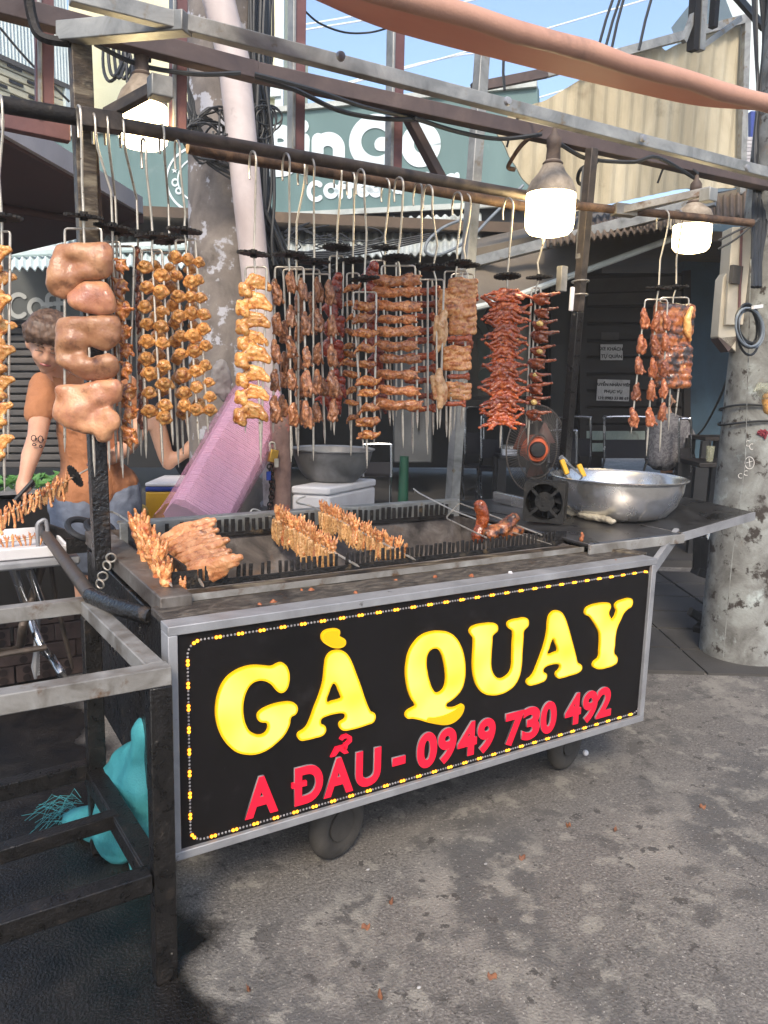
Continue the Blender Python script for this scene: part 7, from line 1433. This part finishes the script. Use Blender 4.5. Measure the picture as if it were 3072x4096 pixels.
runs = [([P(1012, 470, y=1.6), P(960, 490, y=1.6), P(925, 520, y=1.6), P(920, 545, y=1.6), P(950, 550, y=1.6), P(1010, 520, y=1.6), P(1060, 470, y=1.6), P(1130, 400, y=1.6)], .008, m_cableg)]
for k in range(0): runs.append(([P(935 + 14 * k, 552 - 9 * k, y=1.62), P(985 + 16 * k, 510 - 4 * k, y=1.62), P(1040 + 18 * k, 455 - 3 * k, y=1.62), P(1100 + 16 * k, 405 - 6 * k, y=1.62), P(1140 + 8 * k, 350, y=1.62)], .006, m_cable))
cable_group('cable_loop', 'thick looped cables behind the pork belly skewers', runs)
runs = []
for k in range(8):
    cx_, cy_ = rr(600, 830), rr(500, 560); ru, rv = rr(20, 60), rr(14, 40); a0_ = rr(0, 6); runs.append(([P(cx_ + ru * math.cos(t), cy_ + rv * math.sin(t), d=6.5 + .1 * k) for t in [a0_ + rr(3, 6) * i / 12 for i in range(13)]], .006, None))
for k in range(4): runs.append(([P(600, 540 + 6 * k, d=6.6), P(700, 545 + 4 * k, d=6.6), P(800, 530 + 5 * k, d=6.6), P(930, 505 + 4 * k, d=6.6)], .008, None))
cable_group('cable_tangle', 'tangled thin cables lying over the pale awning', runs)
runs = []
for k in range(12):
    u0 = 1636 + rr(-14, 30); runs.append(([P(u0 + rr(-20, 20), -30, y=.9), P(u0, 150 + rr(-30, 30), y=.85), P(1632 + rr(-10, 22), 330, y=.8), P(1640 + rr(-14, 16), 480, y=.7), P(1630 + rr(-8, 14), 620, y=.5)], rr(.005, .01), None))
for k in range(2): runs.append(([P(1540 + rr(0, 50), 520 + 18 * k, y=.75), P(1590, 500 + 16 * k, y=.7), P(1640, 470 + rr(0, 60), y=.65)], .006, None))
runs.append(([P(1615, 735, y=.9), P(1580, 800, y=2.2), P(1550, 870, y=3.2), P(1520, 925, y=4.0), P(1500, 945, y=4.2)], .012, None))
cable_group('cable_bundle', 'bundle of black cables running down the right concrete pole', runs)
ws = [([P(-60 + 0, 0, d=30), P(560, 98, d=30)], 0)]
for k, (a_, b2) in enumerate([((590, 75), (1100, -15)), ((590, 225), (1420, -8)), ((590, 375), (1300, 170)), ((600, 62), (900, 5))]):
    pts = [P(a_[0], a_[1], d=22), P((a_[0] + b2[0]) / 2, (a_[1] + b2[1]) / 2 + 4, d=22), P(b2[0], b2[1], d=22)]
    o = MB().tube(spline(pts, 6), .022, 6).build('glint_wire', m_glint); tag(o, ['high glint-white wire, uppermost across the blue sky', 'glint-white wire crossing the middle of the blue sky to the right', 'glint-white wire low in the sky just over the teal board', 'short glint-white wire at the top left of the sky'][k], 'wire', 'glint-white wires across the sky')
o = MB().tube(spline([P(592, 225, d=22.5), P(1000, 118, d=22.5), P(1420, 100, d=22.5), P(1700, 30, d=22.5)], 5), .02, 6).build('glint_wire', m_glint); tag(o, 'glint-white wire passing behind the top of the beige sheet', 'wire', 'glint-white wires across the sky')
o = MB().tube(spline([P(655, 20, y=1.2), P(690, 50, y=1.25), P(745, 70, y=1.3), P(800, 70, y=1.3), P(845, 58, y=1.2)], 5), .004, 6).build('sagging_wire', m_cable); tag(o, 'thin dark wire sagging between two struts', 'wire')
for k, (a_, b2) in enumerate([((1330, -20), (1292, 105)), ((1345, -20), (1306, 110)), ((1352, -20), (1318, 120)), ((1412, -20), (1380, 108)), ((1088, 120), (1090, 195))]):
    o = MB().tube([P(a_[0], a_[1], d=5), P((a_[0] + b2[0]) / 2 - 2, (a_[1] + b2[1]) / 2, d=5), P(b2[0], b2[1], d=5)], .009, 6).build('drop_cable', m_cable); tag(o, ['leftmost of three black cables dropping behind the orange roll', 'middle of three black cables dropping behind the orange roll', 'rightmost of three black cables dropping behind the orange roll', 'single black cable dropping to the beige sheet frame', 'short dark cable above the left tip of the beige sheet'][k], 'cable', 'cables in the sky')
# pole fittings top right
pf_ = thing('pole_fittings', P(1560, 20, y=1.5), 'insulators and steel brackets on a line post at the top right', 'bracket')
for u, w in ((1496, .05), (1510, .05), (1540, .04)): MB().bar(P(u + 8, -40, y=1.6), P(u, 110 if u < 1530 else 60, y=1.6), w, w, V((0, 1, 0))).build('arm', m_galv if u == 1510 else m_sprk, pf_)
MB().bar(P(1476, 90, y=1.6), P(1502, 20, y=1.6), .03, .03).build('brace', m_galv, pf_); MB().bar(P(1510, 105, y=1.6), P(1600, 40, y=1.6), .02, .03).build('brace', m_galv, pf_); MB().bar(P(1580, -20, y=1.6), P(1650, 60, y=1.6), .03, .04).build('brace', m_cable, pf_)
bk_ = thing('white_building', P(1640, 420, d=14), 'pale building with a white shutter seen past the right pole', 'building'); MB().prism([P(1545, -60, d=14), P(1800, -60, d=14), P(1800, 600, d=14), P(1615, 600, d=14), P(1615, 120, d=14)], FWD * 2).build('wall', m_corrw, bk_)
MB().prism([P(1622, 240, d=13.9), P(1640, 240, d=13.9), P(1640, 420, d=13.9), P(1622, 420, d=13.9)], FWD * .1).build('blue_panel', m_blu, bk_)
for k in range(8): MB().bar(P(1612, 300 + k * 8, d=13.85), P(1635, 300 + k * 8, d=13.85), .05, .05).build('slat', m_canrim, bk_)
# ================================================================ LITTER ON THE STREET
random.seed(81)
leaf_pos = [((845, 1946), 'curled brown dry leaf below the middle of the sign'), ((1128, 1852), 'dark red-brown dry leaf right of the cart wheel'), ((1228, 1782), 'pale tan curled leaf, left of a pair of leaves on the street'), ((1329, 1790), 'dark curled leaf, right of a pair of leaves on the street'), ((790, 2001), 'small orange leaf fragment at the lower middle of the street'), ((1063, 2108), 'dark crumpled leaf near the lower edge of the photo'), ((536, 2135), 'reddish leaf scrap at the lower left by the wet stain'), ((822, 2148), 'tiny tan leaf bit at the bottom of the photo'), ((1518, 1742), 'thin dry stalk on the street at the right')]
for (u, v), lab in leaf_pos:
    p = P(u, v, z=.008); mb = MB(); R_ = R3(rr(-20, 20), rr(-20, 20), rr(0, 360)); w = rr(.008, .012)
    mb.grid(lambda a, c: p + R_ @ V(((a - .5) * 2 * w, (c - .5) * w * 1.1 * math.sin(math.pi * (a * .9 + .05)), .007 * math.cos((c - .5) * 5) + .004 * math.sin(a * 7))), 7, 5)
    tag(mb.build('dry_leaf', m_leaf, None, smooth='all', o=p), lab, 'leaf', 'dry leaves on the street')
tag(MB().sph(P(1265, 1626, z=.02), .012).build('white_ball', m_foam), 'small white ball on the street beside the right cart wheel', 'ball')
for (u, v), lab in (((1049, 1866), 'pale yellow petal on the street below the sign'), ((795, 1878), 'white flake on the street under the cart’s middle'), ((905, 2133), 'white flake near the bottom middle of the street')):
    p = P(u, v, z=.004); tag(MB().sph(p, (.006, .004, .0025)).build('pale_flake', m_ash), lab, 'flake', 'pale flakes on the street')
pb2 = MB()
for k in range(1500):
    x, y = rr(-.2, 3.2), rr(-1.3, 1.2); s_ = rr(.0015, .0048) * (1 if rr(0, 1) < .93 else 1.7); pb2.add([V((x, y, .001)) + V(q_) * s_ for q_ in ((1, 0, 0), (-.5, .8, 0), (-.6, -.8, 0), (0, 0, .9))], [(0, 1, 3), (1, 2, 3), (2, 0, 3)])
tag(pb2.build('grit', m_ground, smooth=False), 'fine grit scattered over the street', 'grit', kind='stuff')
hz = MB(); hz.box((10, 20, 7.5), (330, 330, 17.2)); hzo = hz.build('haze', [], smooth=False)
m_hz = bpy.data.materials.new('thin_smoke_haze'); m_hz.use_nodes = True; n_ = m_hz.node_tree.nodes; n_.remove(n_['Principled BSDF']); pv_ = n_.new('ShaderNodeVolumePrincipled'); pv_.inputs['Color'].default_value = (.97, .94, .9, 1); pv_.inputs['Density'].default_value = HAZE; pv_.inputs['Anisotropy'].default_value = .3; m_hz.node_tree.links.new(pv_.outputs[0], n_['Material Output'].inputs['Volume'])
hzo.data.materials.append(m_hz); tag(hzo, kind='stuff')
